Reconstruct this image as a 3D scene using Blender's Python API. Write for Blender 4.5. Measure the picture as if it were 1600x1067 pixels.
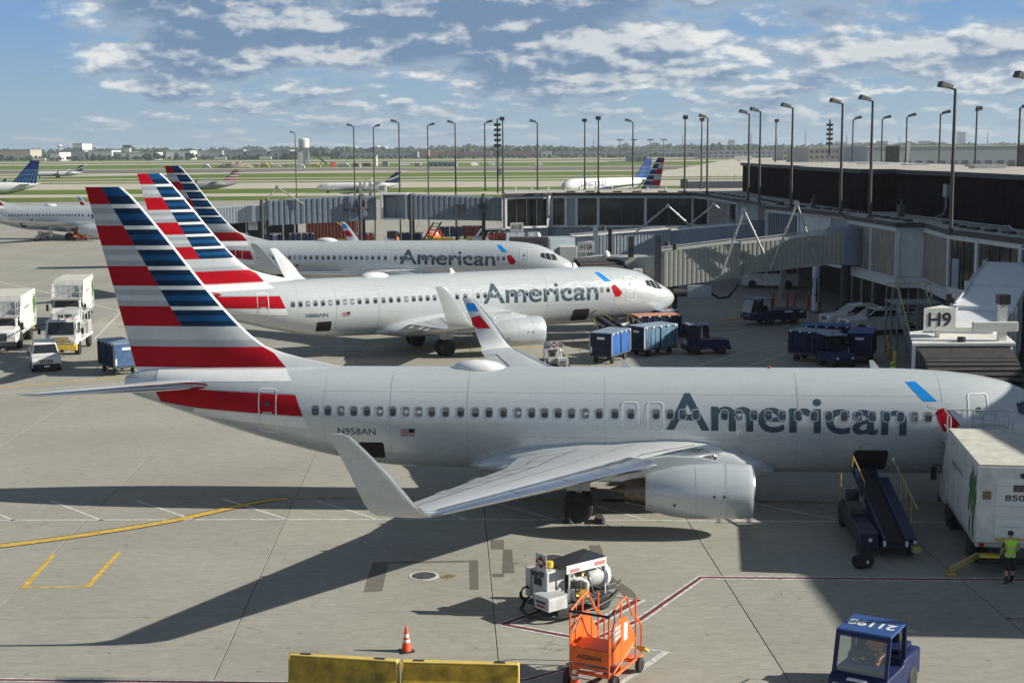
import bpy, bmesh, math, random
import numpy as np
from mathutils import Vector, Matrix, Euler
R = math.radians
rnd = random.Random(7)
sc = bpy.context.scene
COL = sc.collection
for o in list(bpy.data.objects): bpy.data.objects.remove(o)

# ---------------------------------------------------------------- camera
cam_d = bpy.data.cameras.new('camera'); cam = bpy.data.objects.new('camera', cam_d); COL.objects.link(cam)
cam_d.sensor_width = 36; cam_d.lens = 2223.0/1600*36; cam_d.clip_start = .1; cam_d.clip_end = 40000
CAMH = 13.945
cam.matrix_world = Matrix.Translation((0, 0, CAMH)) @ Matrix.Rotation(math.pi/2 - R(7.6957), 4, 'X') @ Matrix.Rotation(-R(.3815), 4, 'Z')
sc.camera = cam
# ---------------------------------------------------------------- light
SUN_EL = R(26); SUN_AZ = math.atan2(-.08, .9968)          # azimuth counted from +X
SUN = Vector((math.cos(SUN_EL)*math.cos(SUN_AZ), math.cos(SUN_EL)*math.sin(SUN_AZ), math.sin(SUN_EL)))
sd = bpy.data.lights.new('sun', 'SUN'); sd.energy = 5.0; sd.angle = R(.53); sd.color = (1, .95, .83)
sun = bpy.data.objects.new('sun', sd); COL.objects.link(sun); sun.rotation_euler = SUN.to_track_quat('Z', 'Y').to_euler()
sc.view_settings.view_transform = 'Standard'; sc.view_settings.look = 'None'
sc.view_settings.exposure = .62; sc.view_settings.gamma = 1; sc.view_settings.use_curve_mapping = False
sc.render.engine = 'CYCLES'
sc.cycles.max_bounces = 6; sc.cycles.diffuse_bounces = 3; sc.cycles.glossy_bounces = 3; sc.cycles.transmission_bounces = 4
sc.cycles.use_adaptive_sampling = True; sc.cycles.adaptive_threshold = .015
sc.cycles.use_denoising = True

C_A0, C_A1, C_T0, C_T1, C_S0, C_S1 = .39, .56, .47, .70, 9.3, 31.3        # cloud edge, thickness, seeds
def build_world():
    w = bpy.data.worlds.new('World'); sc.world = w; w.use_nodes = True; w.cycles.sampling_method = 'MANUAL'; w.cycles.sample_map_resolution = 256
    nt = w.node_tree; nt.nodes.clear(); L = nt.links
    def N(t, **k):
        n = nt.nodes.new(t)
        for a, b in k.items(): setattr(n, a, b)
        return n
    def math_(op, a, b=None, c=None):
        n = N('ShaderNodeMath', operation=op)
        for i, x in enumerate((a, b, c)):
            if x is None: continue
            if isinstance(x, (int, float)): n.inputs[i].default_value = x
            else: L.new(x, n.inputs[i])
        return n.outputs[0]
    out = N('ShaderNodeOutputWorld'); bg = N('ShaderNodeBackground'); L.new(bg.outputs[0], out.inputs[0])
    sky = N('ShaderNodeTexSky', sky_type='NISHITA'); sky.sun_disc = False
    sky.sun_elevation = SUN_EL; sky.sun_rotation = math.pi/2 - SUN_AZ
    sky.altitude = 200; sky.air_density = 1.0; sky.dust_density = 1.2; sky.ozone_density = 1.5
    tc = N('ShaderNodeTexCoord'); sep = N('ShaderNodeSeparateXYZ'); L.new(tc.outputs['Generated'], sep.inputs[0])
    x, y, z = sep.outputs
    el = math_('MAXIMUM', z, 0.0)
    az = math_('ARCTAN2', x, y)
    def ramp(val, p0, p1, smooth=True):
        n = N('ShaderNodeMapRange'); n.interpolation_type = 'SMOOTHSTEP' if smooth else 'LINEAR'
        n.inputs['From Min'].default_value = p0; n.inputs['From Max'].default_value = p1
        L.new(val, n.inputs['Value']); return n.outputs[0]
    def mix(f, a, b):
        n = N('ShaderNodeMix', data_type='RGBA')
        if isinstance(f, (int, float)): n.inputs[0].default_value = f
        else: L.new(f, n.inputs[0])
        for i, q in ((6, a), (7, b)):
            if isinstance(q, tuple): n.inputs[i].default_value = q + (1,)
            else: L.new(q, n.inputs[i])
        return n.outputs[2]
    def noise(u, v, seed, detail, rough=.55, dist=0.):
        c = N('ShaderNodeCombineXYZ'); L.new(u, c.inputs[0]); L.new(v, c.inputs[1])
        off = N('ShaderNodeVectorMath', operation='ADD'); L.new(c.outputs[0], off.inputs[0]); off.inputs[1].default_value = (seed*3.7, seed*1.9, 0)
        n = N('ShaderNodeTexNoise'); n.noise_dimensions = '2D'; n.inputs['Scale'].default_value = 1; n.inputs['Detail'].default_value = detail
        n.inputs['Roughness'].default_value = rough; n.inputs['Distortion'].default_value = dist
        L.new(off.outputs[0], n.inputs['Vector']); return n.outputs[0]
    # cloud decks: big cumulus above, ever smaller and flatter ones down to the horizon
    sq = math_('POWER', math_('ADD', el, .006), .5)                                       # spreads out the low sky
    def deck(su, sv, seed, detail):
        u = math_('MULTIPLY', az, su); v = math_('MULTIPLY', sq, sv)
        d0 = noise(u, v, seed, detail, .60, .05); d1 = noise(math_('ADD', u, .10), math_('ADD', v, .30), seed, max(2, detail-3), .55, .05)
        bg_ = noise(math_('MULTIPLY', u, .33), math_('MULTIPLY', v, .42), seed+5, 2)
        return math_('ADD', d0, math_('MULTIPLY', math_('SUBTRACT', bg_, .5), .75)), math_('SUBTRACT', d0, d1)
    cA, gA = deck(6.2, 13.0, C_S0, 7); cB, gB = deck(27.0, 33.0, C_S1, 6)
    w = ramp(el, .030, .062)
    def lerp(a, b): return math_('ADD', math_('MULTIPLY', a, math_('SUBTRACT', 1.0, w)), math_('MULTIPLY', b, w))
    cA = math_('ADD', cA, math_('MULTIPLY', math_('SUBTRACT', cB, .5), .22))                    # small heads on the big banks
    cover = lerp(math_('SUBTRACT', cB, .02), cA); grad = lerp(gB, math_('ADD', gA, math_('MULTIPLY', gB, .75)))
    cover = math_('ADD', cover, math_('MULTIPLY', math_('SUBTRACT', ramp(az, -.36, -.22), 1.0), .24))   # clearer sky in the west
    cover = math_('ADD', cover, math_('MULTIPLY', ramp(el, .03, .075), .20))
    alpha = ramp(cover, C_A0, C_A1)
    thick = ramp(cover, C_T0, C_T1)
    lit = ramp(grad, -.05, .20)
    lit = math_('MULTIPLY', lit, math_('SUBTRACT', 1.0, math_('MULTIPLY', thick, .35)))
    lit = math_('MULTIPLY', lit, math_('SUBTRACT', 1.0, math_('MULTIPLY', ramp(el, .12, .55), .8)))   # grey bases overhead, dimmed out of view to lower the ambient light
    shade = mix(thick, (.44, .56, .69), (.20, .315, .49))
    shade = mix(math_('MULTIPLY', ramp(el, .15, .6), .75), shade, (.085, .112, .15))                    # unseen overhead deck darkened further to weaken the light from above
    cl = mix(lit, shade, (1.14, 1.14, 1.08))
    cl = mix(math_('MULTIPLY', ramp(el, .055, .0), .62), cl, (.36, .52, .66))      # low air washes the clouds out
    skc = N('ShaderNodeVectorMath', operation='SCALE'); L.new(sky.outputs[0], skc.inputs[0]); skc.inputs[3].default_value = .062
    lowair = mix(ramp(el, .015, .10), (.20, .30, .385), (.115, .235, .43))
    hz = mix(math_('MULTIPLY', ramp(el, .35, .05), .9), skc.outputs[0], lowair)
    cls = N('ShaderNodeVectorMath', operation='SCALE'); L.new(cl, cls.inputs[0]); cls.inputs[3].default_value = .54
    fin = mix(math_('MULTIPLY', alpha, .92), hz, cls.outputs[0])
    L.new(fin, bg.inputs[0]); bg.inputs[1].default_value = 1.0
build_world()

# ---------------------------------------------------------------- materials
MATS = {}
def mat(name, col, rough=.55, metal=0., var=.10, scale=2.5, bump=0., spec=.5, coat=0., emit=None, alpha=None, trans=0., streak=None):
    if name in MATS: return MATS[name]
    m = bpy.data.materials.new(name); m.use_nodes = True; nt = m.node_tree; L = nt.links
    b = nt.nodes['Principled BSDF']
    b.inputs['Roughness'].default_value = rough; b.inputs['Metallic'].default_value = metal
    b.inputs['Specular IOR Level'].default_value = spec; b.inputs['Coat Weight'].default_value = coat
    b.inputs['Coat Roughness'].default_value = .12
    if trans: b.inputs['Transmission Weight'].default_value = trans
    if alpha is not None: b.inputs['Alpha'].default_value = alpha
    if emit: b.inputs['Emission Color'].default_value = tuple(emit[:3]) + (1,); b.inputs['Emission Strength'].default_value = emit[3]
    tc = nt.nodes.new('ShaderNodeTexCoord'); n = nt.nodes.new('ShaderNodeTexNoise')
    n.inputs['Scale'].default_value = scale; n.inputs['Detail'].default_value = 6; n.inputs['Roughness'].default_value = .65
    if streak:
        mp = nt.nodes.new('ShaderNodeMapping'); mp.inputs['Scale'].default_value = streak
        L.new(tc.outputs['Object'], mp.inputs[0]); L.new(mp.outputs[0], n.inputs['Vector'])
    else: L.new(tc.outputs['Object'], n.inputs['Vector'])
    mr = nt.nodes.new('ShaderNodeMapRange'); mr.inputs['From Min'].default_value = .3; mr.inputs['From Max'].default_value = .7
    mr.inputs['To Min'].default_value = 1 - var*1.6; mr.inputs['To Max'].default_value = 1 + var*.8
    L.new(n.outputs[0], mr.inputs['Value'])
    sclr = nt.nodes.new('ShaderNodeVectorMath'); sclr.operation = 'SCALE'; sclr.inputs[0].default_value = col[:3]
    L.new(mr.outputs[0], sclr.inputs[3]); L.new(sclr.outputs[0], b.inputs['Base Color'])
    mr2 = nt.nodes.new('ShaderNodeMapRange'); mr2.inputs['To Min'].default_value = min(1, rough + .12); mr2.inputs['To Max'].default_value = max(0.02, rough - .1)
    L.new(n.outputs[0], mr2.inputs['Value']); L.new(mr2.outputs[0], b.inputs['Roughness'])
    if bump:
        bp = nt.nodes.new('ShaderNodeBump'); bp.inputs['Strength'].default_value = bump; bp.inputs['Distance'].default_value = .02
        L.new(n.outputs[0], bp.inputs['Height']); L.new(bp.outputs[0], b.inputs['Normal'])
    MATS[name] = m
    return m

# ---------------------------------------------------------------- mesh helpers
class MB:
    def __init__(s): s.v = []; s.f = []; s.m = []; s.mi = 0
    def add(s, vs, fs, mi=None):
        o = len(s.v); s.v.extend([tuple(p) for p in vs]); s.f.extend([tuple(i + o for i in f) for f in fs])
        s.m.extend([s.mi if mi is None else mi]*len(fs)); return s
    def box(s, x0, x1, y0, y1, z0, z1, mi=None):
        return s.add([(x0,y0,z0),(x1,y0,z0),(x1,y1,z0),(x0,y1,z0),(x0,y0,z1),(x1,y0,z1),(x1,y1,z1),(x0,y1,z1)],
                     [(0,3,2,1),(4,5,6,7),(0,1,5,4),(1,2,6,5),(2,3,7,6),(3,0,4,7)], mi)
    def cbox(s, c, d, mi=None):
        return s.box(c[0]-d[0]/2, c[0]+d[0]/2, c[1]-d[1]/2, c[1]+d[1]/2, c[2]-d[2]/2, c[2]+d[2]/2, mi)
    def beam(s, p0, p1, w, h=None, up=(0,0,1), mi=None):       # rectangular bar from p0 to p1
        p0 = Vector(p0); p1 = Vector(p1); h = h or w; t = (p1-p0).normalized(); u = Vector(up)
        if abs(t.dot(u)) > .98: u = Vector((1,0,0))
        a = t.cross(u).normalized(); b = a.cross(t).normalized(); a *= w/2; b *= h/2
        vs = [p + i*a + j*b for p in (p0, p1) for i, j in ((-1,-1),(1,-1),(1,1),(-1,1))]
        return s.add(vs, [(0,1,2,3),(7,6,5,4),(0,4,5,1),(1,5,6,2),(2,6,7,3),(3,7,4,0)], mi)
    def ring(s, c, t, r, n, ry=None):
        t = Vector(t).normalized(); u = Vector((0,0,1)) if abs(t.z) < .95 else Vector((1,0,0))
        a = t.cross(u).normalized(); b = a.cross(t).normalized(); ry = ry or r
        return [Vector(c) + a*(r*math.cos(2*math.pi*i/n)) + b*(ry*math.sin(2*math.pi*i/n)) for i in range(n)]
    def loft(s, rings, closed=True, cap=True, mi=None, mis=None):
        n = len(rings[0]); vs = [p for r in rings for p in r]; fs = []; ml = []
        for k in range(len(rings)-1):
            for i in range(n if closed else n-1):
                j = (i+1) % n; fs.append((k*n+i, k*n+j, (k+1)*n+j, (k+1)*n+i)); ml.append(mis(k, i) if mis else (s.mi if mi is None else mi))
        if cap and closed:
            fs.append(tuple(range(n-1, -1, -1))); fs.append(tuple((len(rings)-1)*n + i for i in range(n))); ml += [s.mi if mi is None else mi]*2
        o = len(s.v); s.v.extend([tuple(p) for p in vs]); s.f.extend([tuple(i+o for i in f) for f in fs]); s.m.extend(ml); return s
    def cyl(s, p0, p1, r, n=12, r2=None, mi=None, cap=True):
        p0 = Vector(p0); p1 = Vector(p1); t = p1-p0
        return s.loft([s.ring(p0, t, r, n), s.ring(p1, t, r if r2 is None else r2, n)], mi=mi, cap=cap)
    def tube(s, pts, r, n=6, mi=None):
        pts = [Vector(p) for p in pts]; rings = []
        for i, p in enumerate(pts):
            a = pts[max(i-1, 0)]; b = pts[min(i+1, len(pts)-1)]; rings.append(s.ring(p, b-a, r, n))
        return s.loft(rings, mi=mi)
    def lathe(s, prof, o=(0,0,0), ax=(0,0,1), n=20, mi=None, mis=None, cap=True):   # prof: (along, radius)
        o = Vector(o); ax = Vector(ax).normalized()
        return s.loft([s.ring(o + ax*a, ax, max(r, .001), n) for a, r in prof], mi=mi, mis=mis, cap=cap)
    def prism(s, poly, axis, a0, a1, mi=None):                 # poly in the two other axes, ccw
        def P(p, a):
            return {'x': (a, p[0], p[1]), 'y': (p[0], a, p[1]), 'z': (p[0], p[1], a)}[axis]
        n = len(poly); vs = [P(p, a0) for p in poly] + [P(p, a1) for p in poly]
        return s.add(vs, [tuple(range(n)), tuple(range(2*n-1, n-1, -1))] + [(i, i+n, (i+1) % n + n, (i+1) % n) for i in range(n)], mi)
    def quad(s, a, b, c, d, mi=None): return s.add([a, b, c, d], [(0,1,2,3)], mi)
    def build(s, name, mats, parent=None, smooth=None, bevel=0, loc=None, recalc=True):
        me = bpy.data.meshes.new(name); me.from_pydata(s.v, [], s.f)
        if not isinstance(mats, (list, tuple)): mats = [mats]
        for m in mats: me.materials.append(m)
        if len(mats) > 1: me.polygons.foreach_set('material_index', s.m)
        if recalc:
            bm = bmesh.new(); bm.from_mesh(me); bmesh.ops.recalc_face_normals(bm, faces=bm.faces); bm.to_mesh(me); bm.free()
        if smooth is not None:
            me.polygons.foreach_set('use_smooth', [True]*len(me.polygons)); me.set_sharp_from_angle(angle=R(smooth))
        me.update()
        o = bpy.data.objects.new(name, me); COL.objects.link(o)
        if parent: o.parent = parent
        if loc: o.location = loc
        if bevel:
            b = o.modifiers.new('bevel', 'BEVEL'); b.width = bevel; b.segments = 2; b.limit_method = 'ANGLE'; b.angle_limit = R(40)
            b.harden_normals = False
        return o
def tag(o, label=None, cat=None, group=None, kind=None):
    if label: o['label'] = label
    if cat: o['category'] = cat
    if group: o['group'] = group
    if kind: o['kind'] = kind
    return o
def thing(name, label, cat, loc=(0,0,0), rz=0, group=None):
    o = bpy.data.objects.new(name, None); COL.objects.link(o); o.location = loc; o.rotation_euler = (0,0,rz)
    o.empty_display_size = .3
    return tag(o, label, cat, group)
def copy_tree(o, parent=None, keep=lambda x: True):
    c = o.copy(); COL.objects.link(c); c.parent = parent
    for ch in list(o.children):
        if keep(ch): copy_tree(ch, c, keep)
    return c
def dup(o, loc, rz, label, keep=lambda x: True):
    c = copy_tree(o, None, keep); c.location = loc; c.rotation_euler = (0,0,rz); c['label'] = label
    return c
def linked(name, me, parent, loc=(0,0,0), rot=(0,0,0), scale=(1,1,1)):
    o = bpy.data.objects.new(name, me); COL.objects.link(o); o.parent = parent; o.location = loc; o.rotation_euler = rot; o.scale = scale
    return o
def struct(name, mb, mats, **k): return tag(mb.build(name, mats, **k), kind='structure')
def text_mesh(txt, offset=0.0, spacing=1.0, res=4):
    """flat mesh of a word in the built-in face, scaled to cap height 1, left edge at 0, baseline at 0"""
    cu = bpy.data.curves.new('t', 'FONT'); cu.body = txt; cu.offset = offset; cu.space_character = spacing; cu.resolution_u = res
    ob = bpy.data.objects.new('t', cu); COL.objects.link(ob)
    dg = bpy.context.evaluated_depsgraph_get(); me = bpy.data.meshes.new_from_object(ob.evaluated_get(dg))
    bpy.data.objects.remove(ob); bpy.data.curves.remove(cu)
    bm = bmesh.new(); bm.from_mesh(me); bpy.data.meshes.remove(me)
    return bm
def lettering(name, txt, m, parent, width, height, origin=(0,0,0), ux=(1,0,0), uy=(0,0,1), offset=0.0, spacing=1.0, lift=.004):
    """flat lettering laid on a surface: ux = reading direction, uy = up"""
    bm = text_mesh(txt, offset, spacing)
    xs = [v.co.x for v in bm.verts]; ys = [v.co.y for v in bm.verts]
    x0, x1, y0, y1 = min(xs), max(xs), min(ys), max(ys); ux = Vector(ux); uy = Vector(uy); n = ux.cross(uy).normalized()*lift; o0 = Vector(origin)
    for v in bm.verts: v.co = o0 + ux*((v.co.x-x0)/(x1-x0)*width) + uy*((v.co.y-y0)/(y1-y0)*height) + n
    me = bpy.data.meshes.new(name); bm.to_mesh(me); bm.free(); me.materials.append(m)
    o = bpy.data.objects.new(name, me); COL.objects.link(o); o.parent = parent
    return o
def pchip(xs, ys):
    xs = np.array(xs, float); ys = np.array(ys, float); h = np.diff(xs); d = np.diff(ys)/h; m = np.zeros_like(ys)
    for i in range(1, len(xs)-1):
        if d[i-1]*d[i] > 0:
            w1 = 2*h[i]+h[i-1]; w2 = h[i]+2*h[i-1]; m[i] = (w1+w2)/(w1/d[i-1]+w2/d[i])
    m[0] = d[0]; m[-1] = d[-1]
    def f(x):
        x = min(max(x, xs[0]), xs[-1]); i = min(int(np.searchsorted(xs, x, 'right'))-1, len(xs)-2); i = max(i, 0)
        t = (x-xs[i])/h[i]
        return float((2*t**3-3*t**2+1)*ys[i] + (t**3-2*t**2+t)*h[i]*m[i] + (-2*t**3+3*t**2)*ys[i+1] + (t**3-t**2)*h[i]*m[i+1])
    return f
# shared paints
WHITE = mat('white_paint', (.74,.75,.74), .38, var=.05, coat=.3)
WHITEV = mat('vehicle_white', (.68,.68,.66), .42, var=.17, scale=1.6, coat=.25)
DARK = mat('dark_rubber', (.025,.025,.026), .75, var=.3)
STEEL = mat('steel', (.42,.43,.44), .42, .7, var=.12)
GALV = mat('galvanised', (.50,.51,.51), .5, .4, var=.15)
GLASS = mat('dark_glass', (.02,.025,.03), .06, var=.2, spec=.8)
BLACK = mat('black_paint', (.02,.02,.022), .5, var=.2)
CHAR = mat('charcoal', (.06,.062,.065), .6, var=.2)
YELLOW = mat('yellow_paint', (.72,.50,.06), .5, var=.18)
RED = mat('red_paint', (.45,.03,.03), .5, var=.2)
NAVY = mat('navy_paint', (.008,.013,.045), .45, var=.3, coat=.15)
ORANGE = mat('orange_paint', (.85,.14,.02), .45, var=.12)
# ---------------------------------------------------------------- narrow-body jet (x forward, nose at 0; right wing at -y)
def hull_paint(name, col, rough, metal, coat=.35, **k):
    """aircraft paint: sheet edges, rivet rows, faint waviness, soot and rain streaks"""
    m = bpy.data.materials.new(name); m.use_nodes = True; nt = m.node_tree; L = nt.links; b = nt.nodes['Principled BSDF']
    b.inputs['Metallic'].default_value = metal; b.inputs['Coat Weight'].default_value = coat; b.inputs['Coat Roughness'].default_value = .1
    tc = nt.nodes.new('ShaderNodeTexCoord'); sp = nt.nodes.new('ShaderNodeSeparateXYZ'); L.new(tc.outputs['Object'], sp.inputs[0])
    def M(op, a, b_):
        n = nt.nodes.new('ShaderNodeMath'); n.operation = op
        for i, x in enumerate((a, b_)):
            if isinstance(x, (int, float)): n.inputs[i].default_value = x
            else: L.new(x, n.inputs[i])
        return n.outputs[0]
    def noise(scale, st, detail=5, rough=.6):
        mp = nt.nodes.new('ShaderNodeMapping'); mp.inputs['Scale'].default_value = st; L.new(tc.outputs['Object'], mp.inputs[0])
        n = nt.nodes.new('ShaderNodeTexNoise'); n.inputs['Scale'].default_value = scale; n.inputs['Detail'].default_value = detail; n.inputs['Roughness'].default_value = rough; L.new(mp.outputs[0], n.inputs['Vector']); return n.outputs[0]
    def mr(v, a, b_, c, d):
        n = nt.nodes.new('ShaderNodeMapRange'); n.inputs[1].default_value = a; n.inputs[2].default_value = b_; n.inputs[3].default_value = c; n.inputs[4].default_value = d; L.new(v, n.inputs[0]); return n.outputs[0]
    cv = nt.nodes.new('ShaderNodeCombineXYZ'); L.new(sp.outputs[0], cv.inputs[0]); L.new(M('ADD', sp.outputs[2], M('MULTIPLY', sp.outputs[1], .35)), cv.inputs[1])
    br = nt.nodes.new('ShaderNodeTexBrick'); L.new(cv.outputs[0], br.inputs['Vector']); br.inputs['Scale'].default_value = 1; br.inputs['Mortar Size'].default_value = .007; br.inputs['Mortar Smooth'].default_value = .3
    br.inputs['Brick Width'].default_value = 2.54; br.inputs['Row Height'].default_value = .62; br.inputs['Color1'].default_value = (1,1,1,1); br.inputs['Color2'].default_value = (.975,.975,.975,1); br.inputs['Mortar'].default_value = (.86,.86,.86,1)
    f = M('MULTIPLY', mr(noise(.5,(.3,1,1.5)), .3,.7, .955,1.035), mr(noise(2.0,(.25,1,1.6),3), .3,.7, .975,1.02))      # long streaks down the airflow
    f = M('MULTIPLY', f, mr(noise(1.1,(3.2,.6,.35)), .60,.78, 1.0,.965))                                              # rain runs
    v = nt.nodes.new('ShaderNodeVectorMath'); v.operation = 'SCALE'; v.inputs[0].default_value = col; L.new(f, v.inputs[3])
    mx = nt.nodes.new('ShaderNodeMix'); mx.data_type = 'RGBA'; mx.blend_type = 'MULTIPLY'; mx.inputs[0].default_value = 1; L.new(v.outputs[0], mx.inputs[6]); L.new(br.outputs['Color'], mx.inputs[7]); L.new(mx.outputs[2], b.inputs['Base Color'])
    L.new(mr(noise(3,(.5,1,2)), .3,.7, rough+.10, rough-.06), b.inputs['Roughness'])
    bp = nt.nodes.new('ShaderNodeBump'); bp.inputs['Strength'].default_value = .07; bp.inputs['Distance'].default_value = .012
    L.new(M('ADD', noise(.9,(.7,1,1.2),2), M('MULTIPLY', br.outputs['Fac'], -.25)), bp.inputs['Height']); L.new(bp.outputs[0], b.inputs['Normal'])
    MATS[name] = m; return m
SILVER = hull_paint('mica_silver_paint', (.53,.57,.595), .28, .22)
WINGP = hull_paint('wing_grey_paint', (.52,.545,.56), .38, .1, var=.06, scale=1.2, coat=.2, streak=(1.8,.5,1))
POLISH = mat('polished_aluminium', (.78,.80,.83), .16, 1., var=.08)
BAREM = mat('exhaust_metal', (.17,.14,.115), .42, .95, var=.25, scale=6)
LRED = mat('livery_red', (.39,.004,.014), .42, var=.10, scale=1.4, coat=.03, spec=.10)
LREDD = mat('livery_dark_red', (.25,.004,.01), .4, var=.09, scale=1.4, coat=.03, spec=.1)
LBLUE = mat('livery_blue', (.006,.065,.19), .40, var=.12, scale=1.4, coat=.03, spec=.10)
LNAVY = mat('livery_navy', (.004,.024,.065), .40, var=.12, scale=1.4, coat=.03, spec=.10)
LSKY = mat('livery_sky_blue', (.006,.21,.60), .38, var=.06, coat=.05, spec=.2)
LWHITE = mat('livery_white', (.72,.74,.75), .32, var=.05, coat=.35)
LGREY = mat('livery_grey', (.33,.36,.39), .33, .1, var=.06, coat=.3)
LGREYL = mat('livery_light_grey', (.47,.50,.53), .33, .1, var=.06, coat=.3)
TITLE = mat('title_slate', (.045,.075,.105), .42, var=.08, coat=.05, spec=.25)
PANE = mat('cabin_window_pane', (.018,.02,.025), .1, var=.3, spec=.7)
BLIND = mat('window_blind', (.13,.14,.15), .5, var=.1)
HOLD = mat('hold_interior', (.012,.011,.011), .9, var=.3)
JOINTM = mat('panel_line', (.41,.44,.455), .5, var=.1)

S_ = [0,.08,.25,.6,1.1,1.5,1.9,2.4,3.0,3.8,4.8,6,7.5,10,25,26.5,27.5,28.5,30,31,32,33,34,35,36,37,37.6,38.0]
ZT = [2.79,3.03,3.23,3.51,3.79,3.99,4.23,4.56,4.83,5.05,5.22,5.33,5.39,5.40,5.40,5.40,5.40,5.40,5.40,5.40,5.40,5.39,5.38,5.36,5.33,5.25,5.15,4.97]
ZB = [2.79,2.53,2.31,2.05,1.83,1.68,1.58,1.50,1.43,1.38,1.34,1.31,1.30,1.30,1.40,1.43,1.50,1.64,1.93,2.17,2.43,2.71,3.02,3.34,3.67,4.0,4.19,4.38]
WD = [0,.29,.51,.81,1.07,1.23,1.36,1.48,1.60,1.72,1.81,1.86,1.88,1.88,1.88,1.88,1.875,1.855,1.78,1.69,1.56,1.39,1.19,.97,.73,.48,.34,.22]
ZC = [2.79,2.79,2.80,2.81,2.84,2.88,2.93,3.0,3.10,3.22,3.34,3.42,3.46,3.46,3.50,3.52,3.54,3.58,3.70,3.82,3.95,4.08,4.22,4.37,4.50,4.6,4.66,4.68]
fZT, fZB, fWD, fZC = pchip(S_, ZT), pchip(S_, ZB), pchip(S_, WD), pchip(S_, ZC)
def fus_pt(s, z, side=-1, off=0.0):
    zt, zb, w, zc = fZT(s), fZB(s), fWD(s), fZC(s); h = (zt-zc) if z >= zc else (zc-zb)
    q = max(-.9999, min(.9999, (z-zc)/h)); y = w*math.sqrt(1-q*q)
    n = Vector((0, y/(w*w), (z-zc)/(h*h))).normalized()
    return Vector((-s, side*(y + off*n.y), z + off*n.z))
def drape(bm, off, side=-1, dz=.12, ds=.6):
    """cut a flat (s, z) drawing into strips and lay it on the fuselage skin"""
    zs = [v.co.y for v in bm.verts]; ss = [v.co.x for v in bm.verts]
    z = math.floor(min(zs)/dz)*dz
    while z < max(zs):
        bmesh.ops.bisect_plane(bm, geom=bm.verts[:]+bm.edges[:]+bm.faces[:], plane_co=(0,z,0), plane_no=(0,1,0)); z += dz
    if max(ss)-min(ss) > 1.5 or min(ss) < 6 or max(ss) > 27:
        x = math.floor(min(ss)/ds)*ds
        while x < max(ss):
            bmesh.ops.bisect_plane(bm, geom=bm.verts[:]+bm.edges[:]+bm.faces[:], plane_co=(x,0,0), plane_no=(1,0,0)); x += ds
    for v in bm.verts: v.co = fus_pt(v.co.x, v.co.y, side, off)
    bmesh.ops.recalc_face_normals(bm, faces=bm.faces)
    return bm
def bm_obj(name, bm, mats, parent, smooth=True):
    me = bpy.data.meshes.new(name); bm.to_mesh(me); bm.free()
    for m in (mats if isinstance(mats, (list, tuple)) else [mats]): me.materials.append(m)
    if smooth: me.polygons.foreach_set('use_smooth', [True]*len(me.polygons))
    o = bpy.data.objects.new(name, me); COL.objects.link(o); o.parent = parent
    # normals must point away from the hull
    return o
def poly_bm(polys):
    bm = bmesh.new()
    for p in polys: bm.faces.new([bm.verts.new((a, b, 0)) for a, b in p])
    return bm
def rrect(s0, s1, z0, z1, r, n=4):
    pts = []
    for cx, cz, a0 in ((s1-r, z1-r, 0), (s0+r, z1-r, 90), (s0+r, z0+r, 180), (s1-r, z0+r, 270)):
        for k in range(n+1):
            a = R(a0 + 90*k/n); pts.append((cx + r*math.cos(a), cz + r*math.sin(a)))
    return pts
def ring_bm(outer, inner):
    bm = bmesh.new(); a = [bm.verts.new((x, y, 0)) for x, y in outer]; b = [bm.verts.new((x, y, 0)) for x, y in inner]; n = len(a)
    for i in range(n): bm.faces.new((a[i], a[(i+1) % n], b[(i+1) % n], b[i]))
    return bm
def decal(name, polys, m, parent, off=.004, side=-1, **k): return bm_obj(name, drape(poly_bm(polys), off, side, **k), m, parent)
def hull_text(name, txt, s_left, s_right, zb_l, zb_r, height, m, parent, offset=0., off=.005, side=-1, ys=None):
    bm = text_mesh(txt, offset); xs = [v.co.x for v in bm.verts]; x0, x1 = min(xs), max(xs)
    y1 = ys if ys else max(v.co.y for v in bm.verts)
    for v in bm.verts:
        t = (v.co.x-x0)/(x1-x0); v.co.x, v.co.y = s_left + (s_right-s_left)*t, zb_l + (zb_r-zb_l)*t + v.co.y/y1*height
    return bm_obj(name, drape(bm, off, side), m, parent)
def zwin(s): return 3.80 + .0047*s
WIN = [29.94,29.44,28.93,28.42,27.91,27.41,26.9,26.39,25.89,25.38,24.84,24.26,23.69,23.16,22.6,22.05,21.52,21.02,20.5,19.99,19.46,18.93,18.33,17.72,16.76,16.23,15.75,15.25,14.17,13.63,13.05,12.51,11.99,11.39,10.8,10.25,9.67,9.14,8.62,8.09,7.57,7.06,6.54]
LIGHTW = {2,5,7,8,15,20,29,37,41}
def airfoil(n=9, t=.11):
    xs = [.5*(1-math.cos(math.pi*i/n)) for i in range(n+1)]
    th = lambda x: 5*t*(.2969*math.sqrt(x)-.126*x-.3516*x*x+.2843*x**3-.1036*x**4)
    up = [(x, th(x)*1.1) for x in reversed(xs)]; lo = [(x, -th(x)*.9) for x in xs[1:-1]]
    return up + lo                                # TE -> LE on top, LE -> TE below
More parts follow.
